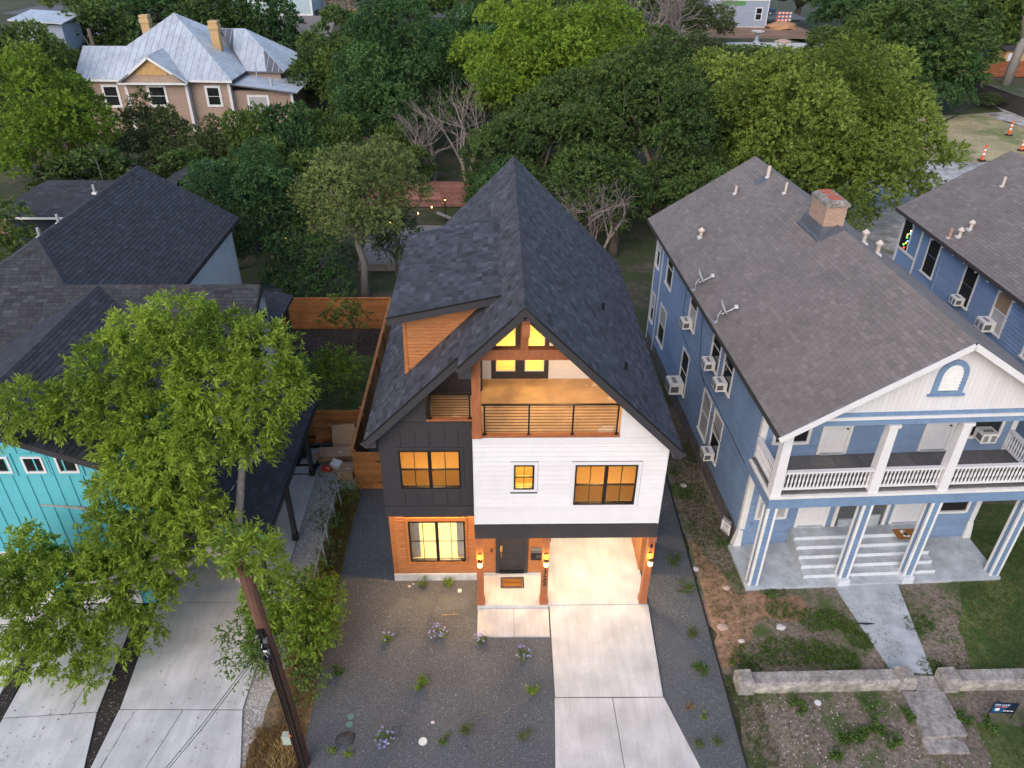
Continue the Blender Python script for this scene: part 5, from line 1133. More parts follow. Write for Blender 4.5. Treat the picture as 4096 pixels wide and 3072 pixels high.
def gate(label, a, b, h, mat, z=-.18, split=.62):
    a = Vector((*a, 0)); b = Vector((*b, 0)); d = b - a; Lg = d.length; r = thing('gate', label, 'gate', (a.x, a.y, z), math.atan2(d.y, d.x)); k = int(h / .14); xs = Lg * split
    for i in range(k):
        for p, q in ((0, xs - .006), (xs + .006, Lg)): mb = MB().box(p, q, -.014, .014, .02 + i * .14, .02 + (i + 1) * .14 - .007); piece(r, 'plank', r, mat, mb.v, mb.f, rng.gauss(0, .5))
    for zz_ in (.35, h - .45): MB().prism([(xs - .36, -.03, zz_), (xs - .04, -.03, zz_ - .05), (xs - .04, -.03, zz_ + .05)], (0, .014, 0)).box(xs - .04, xs + .04, -.032, -.016, zz_ - .09, zz_ + .09).build('hinge', m_black, r)
    for x in (.02, Lg - .1): BX('post', mat, r, x, x + .09, .015, .1, 0, h)
    return r
gate('new golden cedar gate beside the dark grey wall of the tall house', (-6.34, 6.1), (-4.28, 6.05), 1.85, m_fence, split=.57)
gate('brown cedar gate behind the pile of cardboard boxes', (-9.3, 9.1), (-6.46, 9.15), 1.8, m_fence, split=.25)
t = thing('conduit', 'white pipe and black cords hanging beside the golden gate', 'conduit', (-4.5, 5.7, 0))
MB().tube([(.25, .2, 1.45), (-.02, .1, 1.62), (-.12, .05, 1.5), (.1, .1, .9), (.2, .1, .6)], .022, 6).build('pipe', m_plastic, t); MB().tube([(.25, .2, 1.3), (-.1, 0, 1.25), (-.2, 0, 1.05), (-.1, .0, .85), (.25, .1, .8)], .012, 5).tube([(.25, .2, 1.1), (.0, 0, 1.0), (-.15, 0, .75), (.25, .1, .5)], .012, 5).build('cord', m_black, t); MB().tube([(.2, .1, .6), (-.1, -.1, .2), (-.6, -.2, -.16)], .012, 5).build('hose', m_plastic, t)
# overgrown wire fence between the lots
t = thing('wire_fence', 'old wire fence with leaning steel pipes overgrown by weeds', 'fence', (-6.9, 0, -.2))
for y, dx in ((5.1, 0), (3.9, .06), (2.9, -.05), (1.9, .05), (1.0, .02), (-.2, .05), (-1.3, .1)): MB().tube([(.12 + dx, y, 0), (.04 + dx, y + .1, 1.05)], .028, 6).build('post', m_galv, t)
MB().tube([(.06, 5.2, 1.0), (.05, 2.4, .98), (.1, -.2, .95)], .02, 5).build('rail', m_galv, t)

# ------------------------------------------------------------------ utility pole
t = thing('utility_pole', 'dark wooden utility pole with cables and splice boxes rising from the weeds', 'utility pole', (-6.03, -5.2, -.2))
P = [(0, 0, -.3), (-.03, 0, 2), (-.13, .01, 4.4), (-.3, .02, 7.6)]
MB().tube(P, [.17, .165, .155, .14], 14).build('pole', m_pole, t, smooth=True)
for k, (px_, r_) in enumerate(((-.06, .022), (.07, .03), (.0, .016))): MB().tube([(px_, -.17, 0), (px_ - .03, -.17, 2), (px_ - .12, -.16, 4.4), (px_ - .2, -.15, 5.6)], r_, 6).build('riser_cable', m_black, t)
for k in range(9): MB().rbox((-.18 + rng.uniform(-.11, .11), -.19 + rng.uniform(-.02, .04), 4.5 + k * .13), rng.uniform(.05, .11), .09, .14, t=0).build('splice_box', m_black if k % 3 else m_grille, t)
for k in range(7): MB().tube([(-.28 + rng.uniform(0, .2), -.2, 4.5 + k * .17), (-.30 + rng.uniform(0, .2), -.27, 4.6 + k * .17), (-.20, -.2, 4.65 + k * .17)], .010, 4).build('wire_loop', m_galv if k % 2 else m_black, t)
BX('tag', m_plastic, t, -.20, -.11, -.25, -.24, 4.92, 4.98); MB().box(-.36, -.15, -.13, .02, 1.05, 1.42).build('meter_box', M('pale_green_box', (.34, .40, .33), .6), t); MB().box(-.12, -.07, -.2, -.17, 1.52, 1.57).build('reflector', m_orange, t)
t = thing('service_wire', 'thin dashed service wire crossing in front of the carport roof', 'wire', (0, 0, 0)); q0, q1 = Vector((-9.3, 1.2, 3.62)), Vector((-8.6, 7.6, 3.5))
for k in range(16): a_ = q0.lerp(q1, k / 16); b_ = q0.lerp(q1, (k + .62) / 16); MB().tube([a_, b_], .012, 4).build('strand', m_plastic, t)

# ------------------------------------------------------------------ small things around the houses
def cone(label, x, y, z, h):
    t = thing('channelizer_cone', label, 'traffic cone', (x, y, z), 0, 'orange and white channelizer cones'); s = h
    MB().lathe((0, 0, 0), [(.30 * s / 1.1, 0), (.30 * s / 1.1, .05), (.12 * s / 1.1, .07)], 8).build('base', m_tyre, t)
    rad = lambda q: .115 * s / 1.1 * (1 - .55 * q); qs = [.06, .36, .48, .60, .72, .94, 1.0]
    for i in range(6): MB().lathe((0, 0, 0), [(rad(qs[i]), s * qs[i]), (rad(qs[i + 1]), s * qs[i + 1])], 10).build('band', m_safew if i in (1, 3) else m_orange, t)
cone('nearest orange and white cone, just left of the far blue roof', 44.4, 52.2, -.2, 1.5); cone('orange and white cone standing beside the pale dirt road', 52.4, 61.5, -.2, 1.5); cone('orange and white cone half hidden behind the far blue roof peak', 50.2, 55.7, -.2, 1.4)
t = thing('yard_sign', 'white LEASED sign on a thin black frame beside the blue side wall', 'sign', (7.55, 3.2, -.2), math.radians(-62))
MB().tube([(-.24, 0, 0), (-.24, 0, .98), (.24, 0, .98), (.24, 0, 0)], .012, 5).tube([(-.24, 0, .25), (.24, 0, .25)], .01, 5).build('frame', m_black, t); BX('panel', m_white, t, -.225, .225, -.008, .008, .30, .96); BX('header', m_text, t, -.225, .225, -.011, -.0085, .80, .96); text('LEASED', .125, m_textw, t, (0, -.013, .875), (math.pi / 2, 0, 0))
for i in range(4): BX('print_line', m_grille, t, -.10 + .01 * i, .17 - .02 * i, -.0105, -.0085, .70 - i * .045, .715 - i * .045)
for i in range(3): BX('print_line', m_galv, t, -.14, .14, -.0105, -.0085, .50 - i * .04, .52 - i * .04)
BX('print_line', m_text, t, -.18, .18, -.0105, -.0085, .33, .375)
t = thing('yard_sign', 'dark blue FOR LEASE sign standing in the weeds at the lower right', 'sign', (13.6, -4.15, -.2), math.radians(-4))
MB().tube([(-.34, 0, 0), (-.34, 0, .72), (.34, 0, .72), (.34, 0, 0)], .013, 5).build('frame', m_black, t); BX('panel', m_navy, t, -.33, .33, -.01, .01, .26, .71)
MB().prism([(-.32, -.0115, .28), (-.03, -.0115, .28), (.15, -.0115, .69), (-.32, -.0115, .69)], (0, .001, 0)).build('print_field', m_signblue, t); text('FOR LEASE', .085, m_textw, t, (-.10, -.014, .63), (math.pi / 2, 0, 0)); BX('print_line', m_red, t, -.26, -.12, -.0135, -.012, .53, .565); BX('print_line', m_orange, t, -.09, .05, -.0135, -.012, .53, .565); BX('print_line', m_textw, t, -.24, -.12, -.0135, -.012, .37, .48)
for i in range(3): BX('print_line', m_textw, t, .0 + i * .10, .08 + i * .10, -.0135, -.0105, .36, .39)
t = thing('doormat', 'brown coir doormat with a white animal picture on the blue porch landing', 'doormat', b1w(6.05, 1.32, .702), a1); BX('pad', m_coir, t, -.42, .42, -.24, .24, 0, .014)
for x_, y_, r_, mt in ((-.1, .1, .09, m_textw), (-.07, .08, .04, m_text), (-.05, -.02, .07, m_text), (-.13, -.1, .05, m_textw), (.03, -.11, .045, m_textw), (-.04, -.14, .04, m_textw)): MB().lathe((x_, y_, .0145 + .002 * (mt is m_text)), [(r_, 0), (r_, .001)], 10).build('print', mt, t)
# garden wall of the blue house with end piers
def garden_wall(label, x0, x1, ends):
    r = thing('garden_wall', label, 'wall', (x0, -3.25, -.2), math.radians(.6)); L_ = x1 - x0
    MB().box(.25 if ends[0] else 0, L_ - (.25 if ends[1] else 0), 0, .42, -.35, .36).build('wall', M('lichen_concrete', (.36, .33, .25), .9, .3, 6, col2=(.42, .39, .34), big=.45, bigscale=2.2, bump=.3, bscale=30), r)
    k = max(1, round(L_ / 1.75)); a = .25 if ends[0] else 0; w = (L_ - a - (.25 if ends[1] else 0)) / k
    for i in range(k): MB().hexa([(a + i * w + .006, -.03, .361), (a + (i + 1) * w - .006, -.03, .361), (a + (i + 1) * w - .006, .45, .361), (a + i * w + .006, .45, .361), (a + i * w + .006, .03, .45), (a + (i + 1) * w - .006, .03, .45), (a + (i + 1) * w - .006, .40, .45), (a + i * w + .006, .40, .45)]).build('coping_stone', m_concold, r)
    for e, x in ((ends[0], 0), (ends[1], L_ - .45)):
        if e: p = MB().box(x - .02, x + .47, -.06, .48, -.35, .44).build('pier', m_concold, r); MB().hexa([(x - .02, -.06, .441), (x + .47, -.06, .441), (x + .47, .48, .441), (x - .02, .48, .441), (x + .06, .0, .56), (x + .40, .0, .56), (x + .40, .42, .56), (x + .06, .42, .56)]).build('pier_cap', m_concold, p)
    return r
garden_wall('long mossy concrete garden wall left of the path', 6.3, 11.55, (1, 1)); garden_wall('mossy concrete garden wall right of the path', 12.42, 22, (1, 0))
slabs('path', [[(10.77, .84, -.17), (11.2, -2.5, -.17), (12.42, -2.7, -.17), (12.98, .90, -.17)]], m_concgrey)
st = slabs('entry_steps', [[(11.62, -3.28, -.12), (11.62, -2.75, -.12), (12.38, -2.78, -.12), (12.38, -3.3, -.12)]], m_concold)
MB().hexa([(11.10, -4.78, -.5), (12.34, -4.74, -.5), (12.40, -3.31, -.35), (11.18, -3.31, -.35), (11.10, -4.78, -.02), (12.34, -4.74, -.02), (12.40, -3.31, -.10), (11.18, -3.31, -.10)]).build('slab', m_concold, st); BX('step', m_concold, st, 11.06, 12.2, -5.2, -4.77, -.5, -.14)
def stone(label, x, y, r, mat, fl=.5, rz=None, name='stone', z=-.2):
    o = MB(); n = 9; pts = []
    for h, k in ((0, .92), (.35, 1.0), (.75, .78), (1.0, .3)):
        for i in range(n): a = 6.283 * i / n; q = r * k * rng.uniform(.82, 1.15); pts.append((x + q * math.cos(a) * 1.2, y + q * math.sin(a), z - .02 + h * r * fl * rng.uniform(.9, 1.1)))
    fs = [(j * n + i, j * n + (i + 1) % n, (j + 1) * n + (i + 1) % n, (j + 1) * n + i) for j in range(3) for i in range(n)] + [tuple(3 * n + i for i in range(n))]
    return o.add(pts, fs).build(name, mat, label=label, cat='stone', smooth=name == 'boulder')
stone('smooth dark boulder in the gravel beside two green lids', -5.02, -4.52, .22, m_rock, .6, name='boulder')
for lab, x, y, r, mt in (('flat pink stone on the dirt near the gravel edge', 6.48, -.83, .16, m_pinkrock), ('pale broken block lying in the weeds of the blue house lot', 8.37, -.85, .14, m_palerock), ('small white stone near the blue house garden wall', 6.96, -1.37, .09, m_palerock), ('pale stone on the dirt beside the corner of the blue porch slab', 7.04, .83, .12, m_pinkrock), ('grey stone on the gravel edge level with the blue porch', 6.17, 1.71, .11, m_palerock), ('pale stone in the strip beside the blue side wall', 6.7, 6.2, .13, m_palerock), ('small grey chip in the front gravel near a leafy tuft', -2.64, -4.05, .06, m_palerock), ('white stone beside the little plant under the front window', -3.78, 1.02, .06, m_palerock), ('second white stone beside the plant under the front window, nearer the wall', -3.66, 1.12, .05, m_palerock)): stone(lab, x, y, r, mt)
for lab, x, y in (('round green valve lid farther from the boulder', -4.99, -3.84), ('round green valve lid next to the boulder', -4.99, -4.09)): MB().lathe((x, y, -.205), [(.095, 0), (.095, .022), (.08, .028)], 16).build('valve_lid', m_greenpl, label=lab, cat='valve lid', group='green valve lids')
MB().lathe((-2.87, -4.63, -.205), [(.12, 0), (.12, .03), (.09, .035), (.09, .02)], 18).build('cleanout_ring', m_plastic, label='white plastic ring set in the front gravel', cat='pipe cap'); MB().lathe((-2.06, .78, -.205), [(.07, 0), (.07, .06), (.045, .062), (.045, .03)], 14).build('drain_cover', m_plastic, label='white drain cover in the gravel left of the porch', cat='drain cover')
MB().tube([(-2.6, -.24, -.18), (-2.1, -.2, -.18)], .012, 5).build('stick', m_ply, label='thin pale stick lying on the gravel', cat='stick'); MB().lathe((8.57, -3.59, -.21), [(.09, 0), (.1, .03), (.06, .035)], 12).build('lid', m_plastic, label='white plastic lid on the dirt below the garden wall', cat='lid')
MB().tube([(10.85, -.75, -.17), (11.15, -.80, -.14), (11.45, -.78, -.16)], [.01, .04, .01], 6).build('hose', m_black, label='short black hose at the edge of the grey path', cat='hose')
def carton(label, c, s, rz=0, rx=0, ry=0, mat=None, flap=True):
    t = thing('cardboard_box', label, 'box', c, rz, 'discarded cardboard boxes'); w, d, h = s
    MB().rbox((0, 0, 0), w, d, h, 0, rx, ry).build('carton', mat or m_card, t); M_ = Matrix.Rotation(ry, 3, 'Y') @ Matrix.Rotation(rx, 3, 'X')
    if flap:
        for sx in (-1, 1): p = M_ @ Vector((sx * (w / 2 + .08), 0, h / 2 + .03)); MB().rbox(p, .2, d * .96, .008, 0, rx, ry + sx * .35).build('flap', mat or m_card, t)
    p = M_ @ Vector((.05, -d * .1, h / 2 + .003)); MB().rbox(p, .12, .05, .004, 0, rx, ry).build('shipping_label', m_plastic, t)
carton('tall open cardboard box leaning against the brown gate', (-7.2, 8.65, .45), (.95, .35, 1.15), .1, -.45, 0); carton('long flattened cardboard box lying in front of the leaning one', (-7.35, 7.95, .15), (1.25, .5, .32), .2, .3, .08); carton('closed cardboard box nearest the golden gate', (-6.85, 6.95, .0), (.62, .62, .40), -.1, 0, 0, flap=False); carton('white printed carton tipped on the gravel', (-7.32, 7.35, .05), (.45, .32, .28), -.5, .35, 0, m_plastic, False); carton('small cardboard box at the left end of the pile', (-8.05, 7.95, -.05), (.4, .35, .3), .4, .1, 0); carton('flat red and black printed package on the gravel', (-7.75, 7.3, -.12), (.42, .25, .14), -.3, 0, 0, m_red, False)
t = thing('wheelie_bin', 'dark green wheeled bin in the shade of the carport back', 'bin', (-9.0, 8.3, -.2)); MB().hexa([(-.26, -.3, .1), (.26, -.3, .1), (.26, .3, .1), (-.26, .3, .1), (-.3, -.36, 1.0), (.3, -.36, 1.0), (.3, .36, 1.0), (-.3, .36, 1.0)]).build('body', m_bin, t); MB().hexa([(-.32, -.4, 1.0), (.32, -.4, 1.0), (.32, .4, 1.0), (-.32, .4, 1.0), (-.28, -.32, 1.1), (.28, -.32, 1.1), (.28, .38, 1.1), (-.28, .38, 1.1)]).build('lid', m_bin, t)
for s in (-1, 1): MB().lathe((s * .27, .28, .12), [(.12, -.03), (.12, .03)], 12, 'x').build('wheel', m_tyre, t)
for i, (x, y) in enumerate(((-8.75, 7.3), (-8.62, 7.95), (-8.5, 8.5))): MB().box(x - .33, x + .33, y - .22, y + .22, -.22, -.17).build('stepping_stone', m_concrete, label=('square stepping stone nearest the carport slab', 'middle square stepping stone in the mulch', 'square stepping stone nearest the brown gate')[i], cat='stepping stone', group='stepping stones in the mulch')
# far neighbour's grey deck and string lights
t = thing('wooden_deck', 'grey weathered wooden deck half hidden by the pale leaved tree', 'deck', (-5.9, 30.5, -.2))
for k in range(22): MB().box(-3.6, 2.4, -3.3 + k * .3, -3.3 + (k + 1) * .3 - .03, .45, .5).build('deck_board', m_wood, t)
MB().box(-3.6, 2.4, -3.32, -3.28, 0, .45).box(2.4, 2.45, -3.3, 3.3, 0, .48).box(-3.6, 2.4, 3.25, 3.3, .5, .56).build('deck_rim', m_wood, t); MB().bar((2.6, 4.0, .5), (.8, 5.8, .6), .25, .1).build('bench', m_wood, t)
t = thing('string_lights', 'warm bulbs strung from a black pole in the yard behind the house', 'string lights', (-4.48, 36.3, -.2)); MB().tube([(0, 0, 0), (0, 0, 1.75)], .04, 6).build('pole', m_black, t)
bl = [(0, 0, 1.55), (-.9, -1, 1.35), (-1.8, -2, 1.25), (-3.5, -4, 1.3), (-5.2, -5.5, 1.7), (-6.2, -6, 2.4), (-4.6, -9, 3.0), (-9, -10, 2.5), (-11, -14, 2.2), (-8.5, -3.0, 3.5), (-8.3, -2.8, 3.9)]
for p in bl: MB().lathe(p, [(.02, -.05), (.045, -.01), (.03, .04), (.01, .06)], 8).build('bulb', m_bulb, t)
MB().tube(bl[:6], .008, 3).build('cable', m_black, t)

# ------------------------------------------------------------------ things on the hill behind
Hh = 4.3
A = thing('construction_house', 'grey sided new house under construction at the top right', 'house', (37.4, 108, Hh - .2)); MB().box(-6, 3.0, 0, 9, 0, 4.4).build('wall', m_greysid, A); BX('foundation', m_concrete, A, -6.02, 3.02, -.02, .5, -.2, .15)
boards(A, A, m_greysid, 'x', 0, -4.0, 3, .15, 3.9, .19, -1, [(1.1, 2.2, .95, 2.75)], None, .03, 'siding_board', .01); MB().box(-6, 3.1, -.05, 0, 3.6, 4.2).box(2.95, 3.06, -.05, 0, .1, 3.6).build_each('trim_board', m_white, A); BX('house_wrap', M('green_sheathing', (.09, .26, .07), .7), A, -4.0, -.6, -.06, -.031, 3.0, 3.55)
f = MB().box(1.1, 1.25, -.08, 0, .95, 2.75).box(2.05, 2.2, -.08, 0, .95, 2.75).box(1.25, 2.05, -.08, 0, 2.62, 2.75).box(1.25, 2.05, -.08, 0, .95, 1.08).box(1.25, 2.05, -.07, 0, 1.82, 1.9).build('window', m_white, A); BX('pane', m_glassdark, f, 1.25, 2.05, -.04, -.035, 1.08, 1.82); BX('pane', m_glassdark, f, 1.25, 2.05, -.04, -.035, 1.9, 2.62)
MB().prism([(-6.4, -.6, 4.4), (3.5, -.6, 4.4), (3.5, 9.5, 4.4), (-6.4, 9.5, 4.4)], (0, 0, .15)).build('roof', m_shbrown, A)
A = thing('pale_house', 'pale grey green board and batten house at the top left behind the metal roof', 'house', (-27.4, 105, Hh - .2)); MB().box(-11.5, 0, 0, 10, 0, 5.2).build('wall', m_palegreen, A); MB().box(-11.5, .06, -.06, 0, 1.25, 1.75).box(-.2, .06, -.08, 0, 0, 5.0).box(-8.5, -8.2, -.07, 0, 0, 5).build_each('trim_board', m_whiteold, A)
for k in range(24): BX('batten', m_palegreen, A, -8.1 + k * .33, -8.05 + k * .33, -.04, 0, 1.76, 5)
f = MB().box(-8.3, -6.9, -.08, 0, 3.05, 3.25).box(-8.3, -8.1, -.08, 0, 3.25, 4.8).box(-7.1, -6.9, -.08, 0, 3.25, 4.8).build('window', m_white, A); BX('pane', m_glassdark, f, -8.1, -7.1, -.03, -.02, 3.25, 4.8); MB().prism([(-12, -.4, 5.2), (.4, -.4, 5.2), (.4, 10.4, 5.2), (-12, 10.4, 5.2)], (0, 0, .2)).build('roof', m_shbrown, A)
MB().prism([(.05, 1.5, 2.0), (2.6, 1.0, .9), (2.6, 4, .9), (.05, 4, 2.0)], (0, 0, -.1)).build('porch_roof', m_shteal, A)
A = thing('scaffold', 'raw lumber framing of an unfinished porch beside the pale house', 'scaffold', (-25.5, 112, Hh)); 
for x in (-1.8, -.4, .9, 2.2): BX('stud', m_ply, A, x, x + .15, 0, .15, 0, 3.2)
for z in (.2, 1.3, 2.4, 3.2): BX('plank', m_ply, A, -2.0, 2.5, -.06, 0, z, z + .16)
BX('sheathing', m_ply, A, 2.6, 9, 0, .15, 0, 1.5); BX('sheathing', m_ply, A, -2, 2.4, .2, .3, -.8, .2)
A = thing('shingle_house', 'low house with a dark grey shingle roof in front of the pale house', 'house', (-31, 90, 3.2)); MB().box(-5, 7, 0, 8, -1, 1.9).build('wall', m_farmwall, A); p = [(-6, -1, 1.8), (9, -1, 1.8), (9, 4.5, 3.6), (-6, 4.5, 3.6)]; r = MB().prism(p, (0, 0, -.1)).build('roof', m_shbrown, A); MB().prism([(.2, -1.3, 2.9), (-2.0, -1.3, 1.75), (-2.0, 3, 1.9), (.2, 3, 3.1)], (0, 0, -.1)).prism([(.2, -1.3, 2.9), (.2, 3, 3.1), (2.6, 3, 1.9), (2.6, -1.3, 1.75)], (0, 0, -.1)).build('porch_roof', m_shbrown, A); MB().bar((.2, -1.35, 2.85), (-2.0, -1.35, 1.7), .05, .16).bar((.2, -1.35, 2.85), (2.6, -1.35, 1.7), .05, .16).build_each('rake_board', m_white, A); MB().prism([(-1.7, -1.2, 1.7), (2.2, -1.2, 1.7), (.2, -1.2, 2.75)], (0, .1, 0)).build('gable_wall', m_brickpale, A)
A = thing('shed', 'grey shed with a pale eave line among the trees at the top left', 'shed', (-48.2, 70, .5)); MB().box(-2.4, 2.2, 0, 4, 0, 8.0).build('wall', m_greysid, A); MB().prism([(-2.9, -.5, 8.55), (2.6, -.5, 8.25), (2.6, 4.5, 8.7), (-2.9, 4.5, 9.0)], (0, 0, -.12)).build('roof', m_metalroof, A); BX('window', m_glassdark, A, -.4, .5, -.03, 0, 6.6, 7.4)
def car(label, x, y, z, rz, mat):
    t = thing('parked_car', label, 'car', (x, y, z), rz); prof = [(-2.2, .35), (-2.25, .75), (-1.5, .98), (-.8, 1.42), (.7, 1.45), (1.5, 1.02), (2.2, .9), (2.25, .35)]
    vs = []; 
    for s, k in ((-1, 1), (1, 1)):
        for px_, pz in prof: vs.append((px_, s * (.86 if pz < 1.1 else .66), pz))
    n = 8; MB().add(vs, [tuple(range(n))[::-1], tuple(range(n, 2 * n))] + [(i, (i + 1) % n, n + (i + 1) % n, n + i) for i in range(n)]).build('body', mat, t)
    g = MB()
    for s in (-1, 1): g.add([(-1.3, s * .79, 1.03), (1.25, s * .79, 1.05), (.62, s * .69, 1.38), (-.72, s * .69, 1.36)], [(0, 1, 2, 3)])
    g.add([(-1.38, -.7, 1.07), (-1.38, .7, 1.07), (-.86, .6, 1.40), (-.86, -.6, 1.40)], [(0, 1, 2, 3)]).add([(1.40, -.7, 1.10), (1.40, .7, 1.10), (.80, .6, 1.42), (.80, -.6, 1.42)], [(0, 1, 2, 3)]).build('glass', m_glassdark, t)
    for sx in (-1.35, 1.35):
        for s in (-1, 1): w_ = MB().lathe((sx, s * .80, .33), [(.33, -.1), (.33, .1)], 14, 'y').build('wheel', m_tyre, t); MB().lathe((sx, s * .90, .33), [(.2, -.01), (.2, .012)], 10, 'y').build('rim', m_galv, w_)
    for s in (-1, 1): BX('headlight', m_plastic, t, -2.27, -2.2, s * .6 - .18, s * .6 + .18, .62, .78)
    return t
car('silver car parked under the trees behind the metal roof', -51.5, 92, hill(0, 92) - .25, math.radians(55), m_carpaint); car('blue car on the street behind the orange barricade', 44.5, 124, Hh - .2, 0, m_carblue)
t = thing('road_barricade', 'orange and white striped barricade beside the new grey house', 'barricade', (44.3, 112, Hh - .2))
for z in (.45, .95, 1.45):
    for k in range(8): MB().hexa([(-1.15 + k * .29, -.03, z), (-1.15 + (k + 1) * .29, -.03, z), (-1.15 + (k + 1) * .29, .03, z), (-1.15 + k * .29, .03, z), (-1.05 + k * .29, -.03, z + .26), (-1.05 + (k + 1) * .29, -.03, z + .26), (-1.05 + (k + 1) * .29, .03, z + .26), (-1.05 + k * .29, .03, z + .26)]).build('stripe', m_safew if k % 2 else m_orange, t)
for s in (-.9, .9): MB().box(s - .04, s + .04, .03, .1, 0, 1.75).build('upright', m_galv, t)
t = thing('birdbath', 'pale stone birdbath near the building site', 'birdbath', (34.9, 94, Hh - .3)); MB().lathe((0, 0, 0), [(.5, 0), (.3, .2), (.22, .9), (.3, 1.1)], 12).build('stem', m_greysid, t); MB().lathe((0, 0, 1.1), [(.3, 0), (.85, .15), (.9, .28), (.7, .2)], 14).build('basin', m_concrete, t)
for lab, x, y, s, mt in (('orange dirt mound at the corner of the new grey house', 42.6, 107, 2.0, m_dirtmound), ('maroon heap beside the street at the building site', 38.2, 93, 1.0, m_pinkrock)): stone(lab, x, y, s, mt, .5, name='mound', z=hill(0, y) - .26)
sheet('building_lot', m_dirt, [(28, 97), (46, 97), (46, 113), (28, 113)], Hh - .22); sheet('street', m_concrete, [(20, 90.5), (50, 89.5), (50, 92.5), (20, 93.5)], hill(0, 91.5) - .12, thick=.3); sheet('street', M('asphalt', (.11, .11, .12), .9), [(-80, 118), (51, 118), (51, 130), (-80, 130)], Hh - .2)
t = thing('street_lamp', 'white lit lamp among the dark trees at the upper right', 'street lamp', (52.0, 77, 0)); MB().tube([(0, 0, 0), (0, 0, 7.3), (-.4, 0, 7.6)], .07, 6).build('post', m_galv, t); MB().lathe((-.45, 0, 7.35), [(.05, 0), (.16, .06), (.14, .25), (.05, .32)], 8).build('lamp_head', m_led, t)
t = thing('shack', 'small orange and white shack behind the far right fence', 'shed', (72, 94, .6)); MB().box(-2, 3, 0, 3, 0, 2.6).build('wall', m_ply, t); BX('door', m_white, t, -1.6, -.6, -.04, 0, .1, 2.2); MB().prism([(-2.3, -.3, 2.6), (3.3, -.3, 2.6), (3.3, 3.3, 3.0), (-2.3, 3.3, 3.0)], (0, 0, -.1)).build('roof', m_felt2, t)
# ------------------------------------------------------------------ trees
# the leaning bright tree in front of the teal house
BT = [(-9.68, 2.00, 9.38, 0.90), (-10.92, 2.00, 9.08, 0.80), (-8.40, 1.50, 9.21, 0.90), (-7.15, 1.00, 9.05, 0.90), (-11.70, 1.50, 8.32, 0.90), (-10.15, 1.20, 8.34, 1.10), (-8.63, 0.80, 8.28, 1.10), (-7.20, 0.50, 8.01, 1.00), (-6.45, 0.30, 8.44, 0.50), (-12.82, 0.80, 7.37, 0.75), (-13.55, 0.30, 7.87, 0.65), (-11.57, 0.80, 7.21, 0.95), (-10.14, 0.40, 7.16, 1.05), (-8.74, 0.00, 7.13, 1.00), (-7.60, 0.00, 7.12, 0.80), (-14.18, 0.00, 7.39, 0.35), (-11.13, 0.00, 6.18, 0.85), (-9.88, -0.30, 6.08, 1.00), (-11.58, -0.40, 5.33, 0.55), (-10.81, -0.60, 4.98, 0.90), (-9.64, -0.60, 4.97, 0.75), (-11.77, -1.00, 4.66, 0.50), (-8.74, -0.80, 4.62, 0.40), (-10.57, -1.00, 3.75, 0.90), (-11.83, -1.30, 3.52, 0.80), (-13.12, -1.60, 3.10, 0.85), (-14.05, -1.80, 3.51, 0.80), (-9.61, -1.00, 3.92, 0.55), (-11.20, -1.50, 2.59, 0.80), (-12.38, -1.90, 2.47, 0.90), (-13.61, -2.20, 2.26, 0.95), (-14.49, -2.30, 2.58, 0.80), (-10.32, -1.20, 2.83, 0.50), (-11.88, -2.20, 1.44, 0.65), (-13.05, -2.60, 1.35, 0.75), (-14.19, -2.70, 1.29, 0.65), (-12.55, -3.00, 0.63, 0.40), (-11.31, -2.00, 1.39, 0.45), (-7.69, -2.60, 5.31, 0.45), (-6.74, -3.40, 6.09, 0.42), (-6.21, -4.20, 6.35, 0.34), (-6.06, -5.50, 7.85, 0.30), (-6.47, -5.20, 7.71, 0.30), (-5.86, -5.35, 7.80, 0.28), (-13.98, -1.30, 2.50, 0.80), (-12.79, -1.00, 2.45, 0.80), (-15.17, -1.20, 2.50, 0.70), (-11.51, -0.90, 2.82, 0.70), (-14.07, -1.20, 3.99, 0.50)]
root = thing('tree', 'big bright green tree leaning over the driveway in front of the teal house', 'tree', (-7.35, -1.25, -.2))
Bn = np.array([(x + 7.35, y + 1.25, z + .2, r) for x, y, z, r in BT]); tm = MB()
tm.tube([(0, 0, -.1), (-.5, .35, 1.2), (-1.1, .5, 2.4), (-1.9, .7, 3.5)], [.27, .24, .22, .19], 10)
tm.tube([(-1.1, .5, 2.4), (-1.15, .9, 3.8), (-1.0, 1.9, 5.4), (-.5, 3.0, 7.4)], [.17, .14, .11, .04], 8).tube([(-1.0, 1.9, 5.4), (-.2, 2.2, 6.2), (.5, 2.2, 6.7)], [.09, .06, .02], 6)
for tgt in ((-3.3, 1.3, 5.6), (-4.6, .9, 5.2), (-6.0, .2, 5.6), (-5.2, -.8, 3.6), (-2.6, 2.6, 6.8), (-3.4, .0, 3.8), (-6.2, -1.6, 3.0), (.1, .2, 4.0), (.6, -1.4, 5.2), (1.0, -2.6, 6.4), (1.05, -3.9, 7.5)): tm.tube(limb_path((-1.9, .7, 3.5), tgt, 5, .14), [.14, .12, .10, .07, .05, .02], 6)
tm.build('trunk', m_trunkpale, root, smooth=True)
Bn[:, 3] *= .93
me = crown_mesh('crown', Bn, 290, 15, .170, .055, .36, .32, False, -.7, .75, .92, .32, sprout=.35); me.materials.append(g_bright); o = bpy.data.objects.new('crown', me); COL.objects.link(o); o.parent = root

def mk(label, c, rw, rh, mat, **k): return tree(label, c, rw, rh, mat, **k)
GB = 'trees and bushes behind the houses'
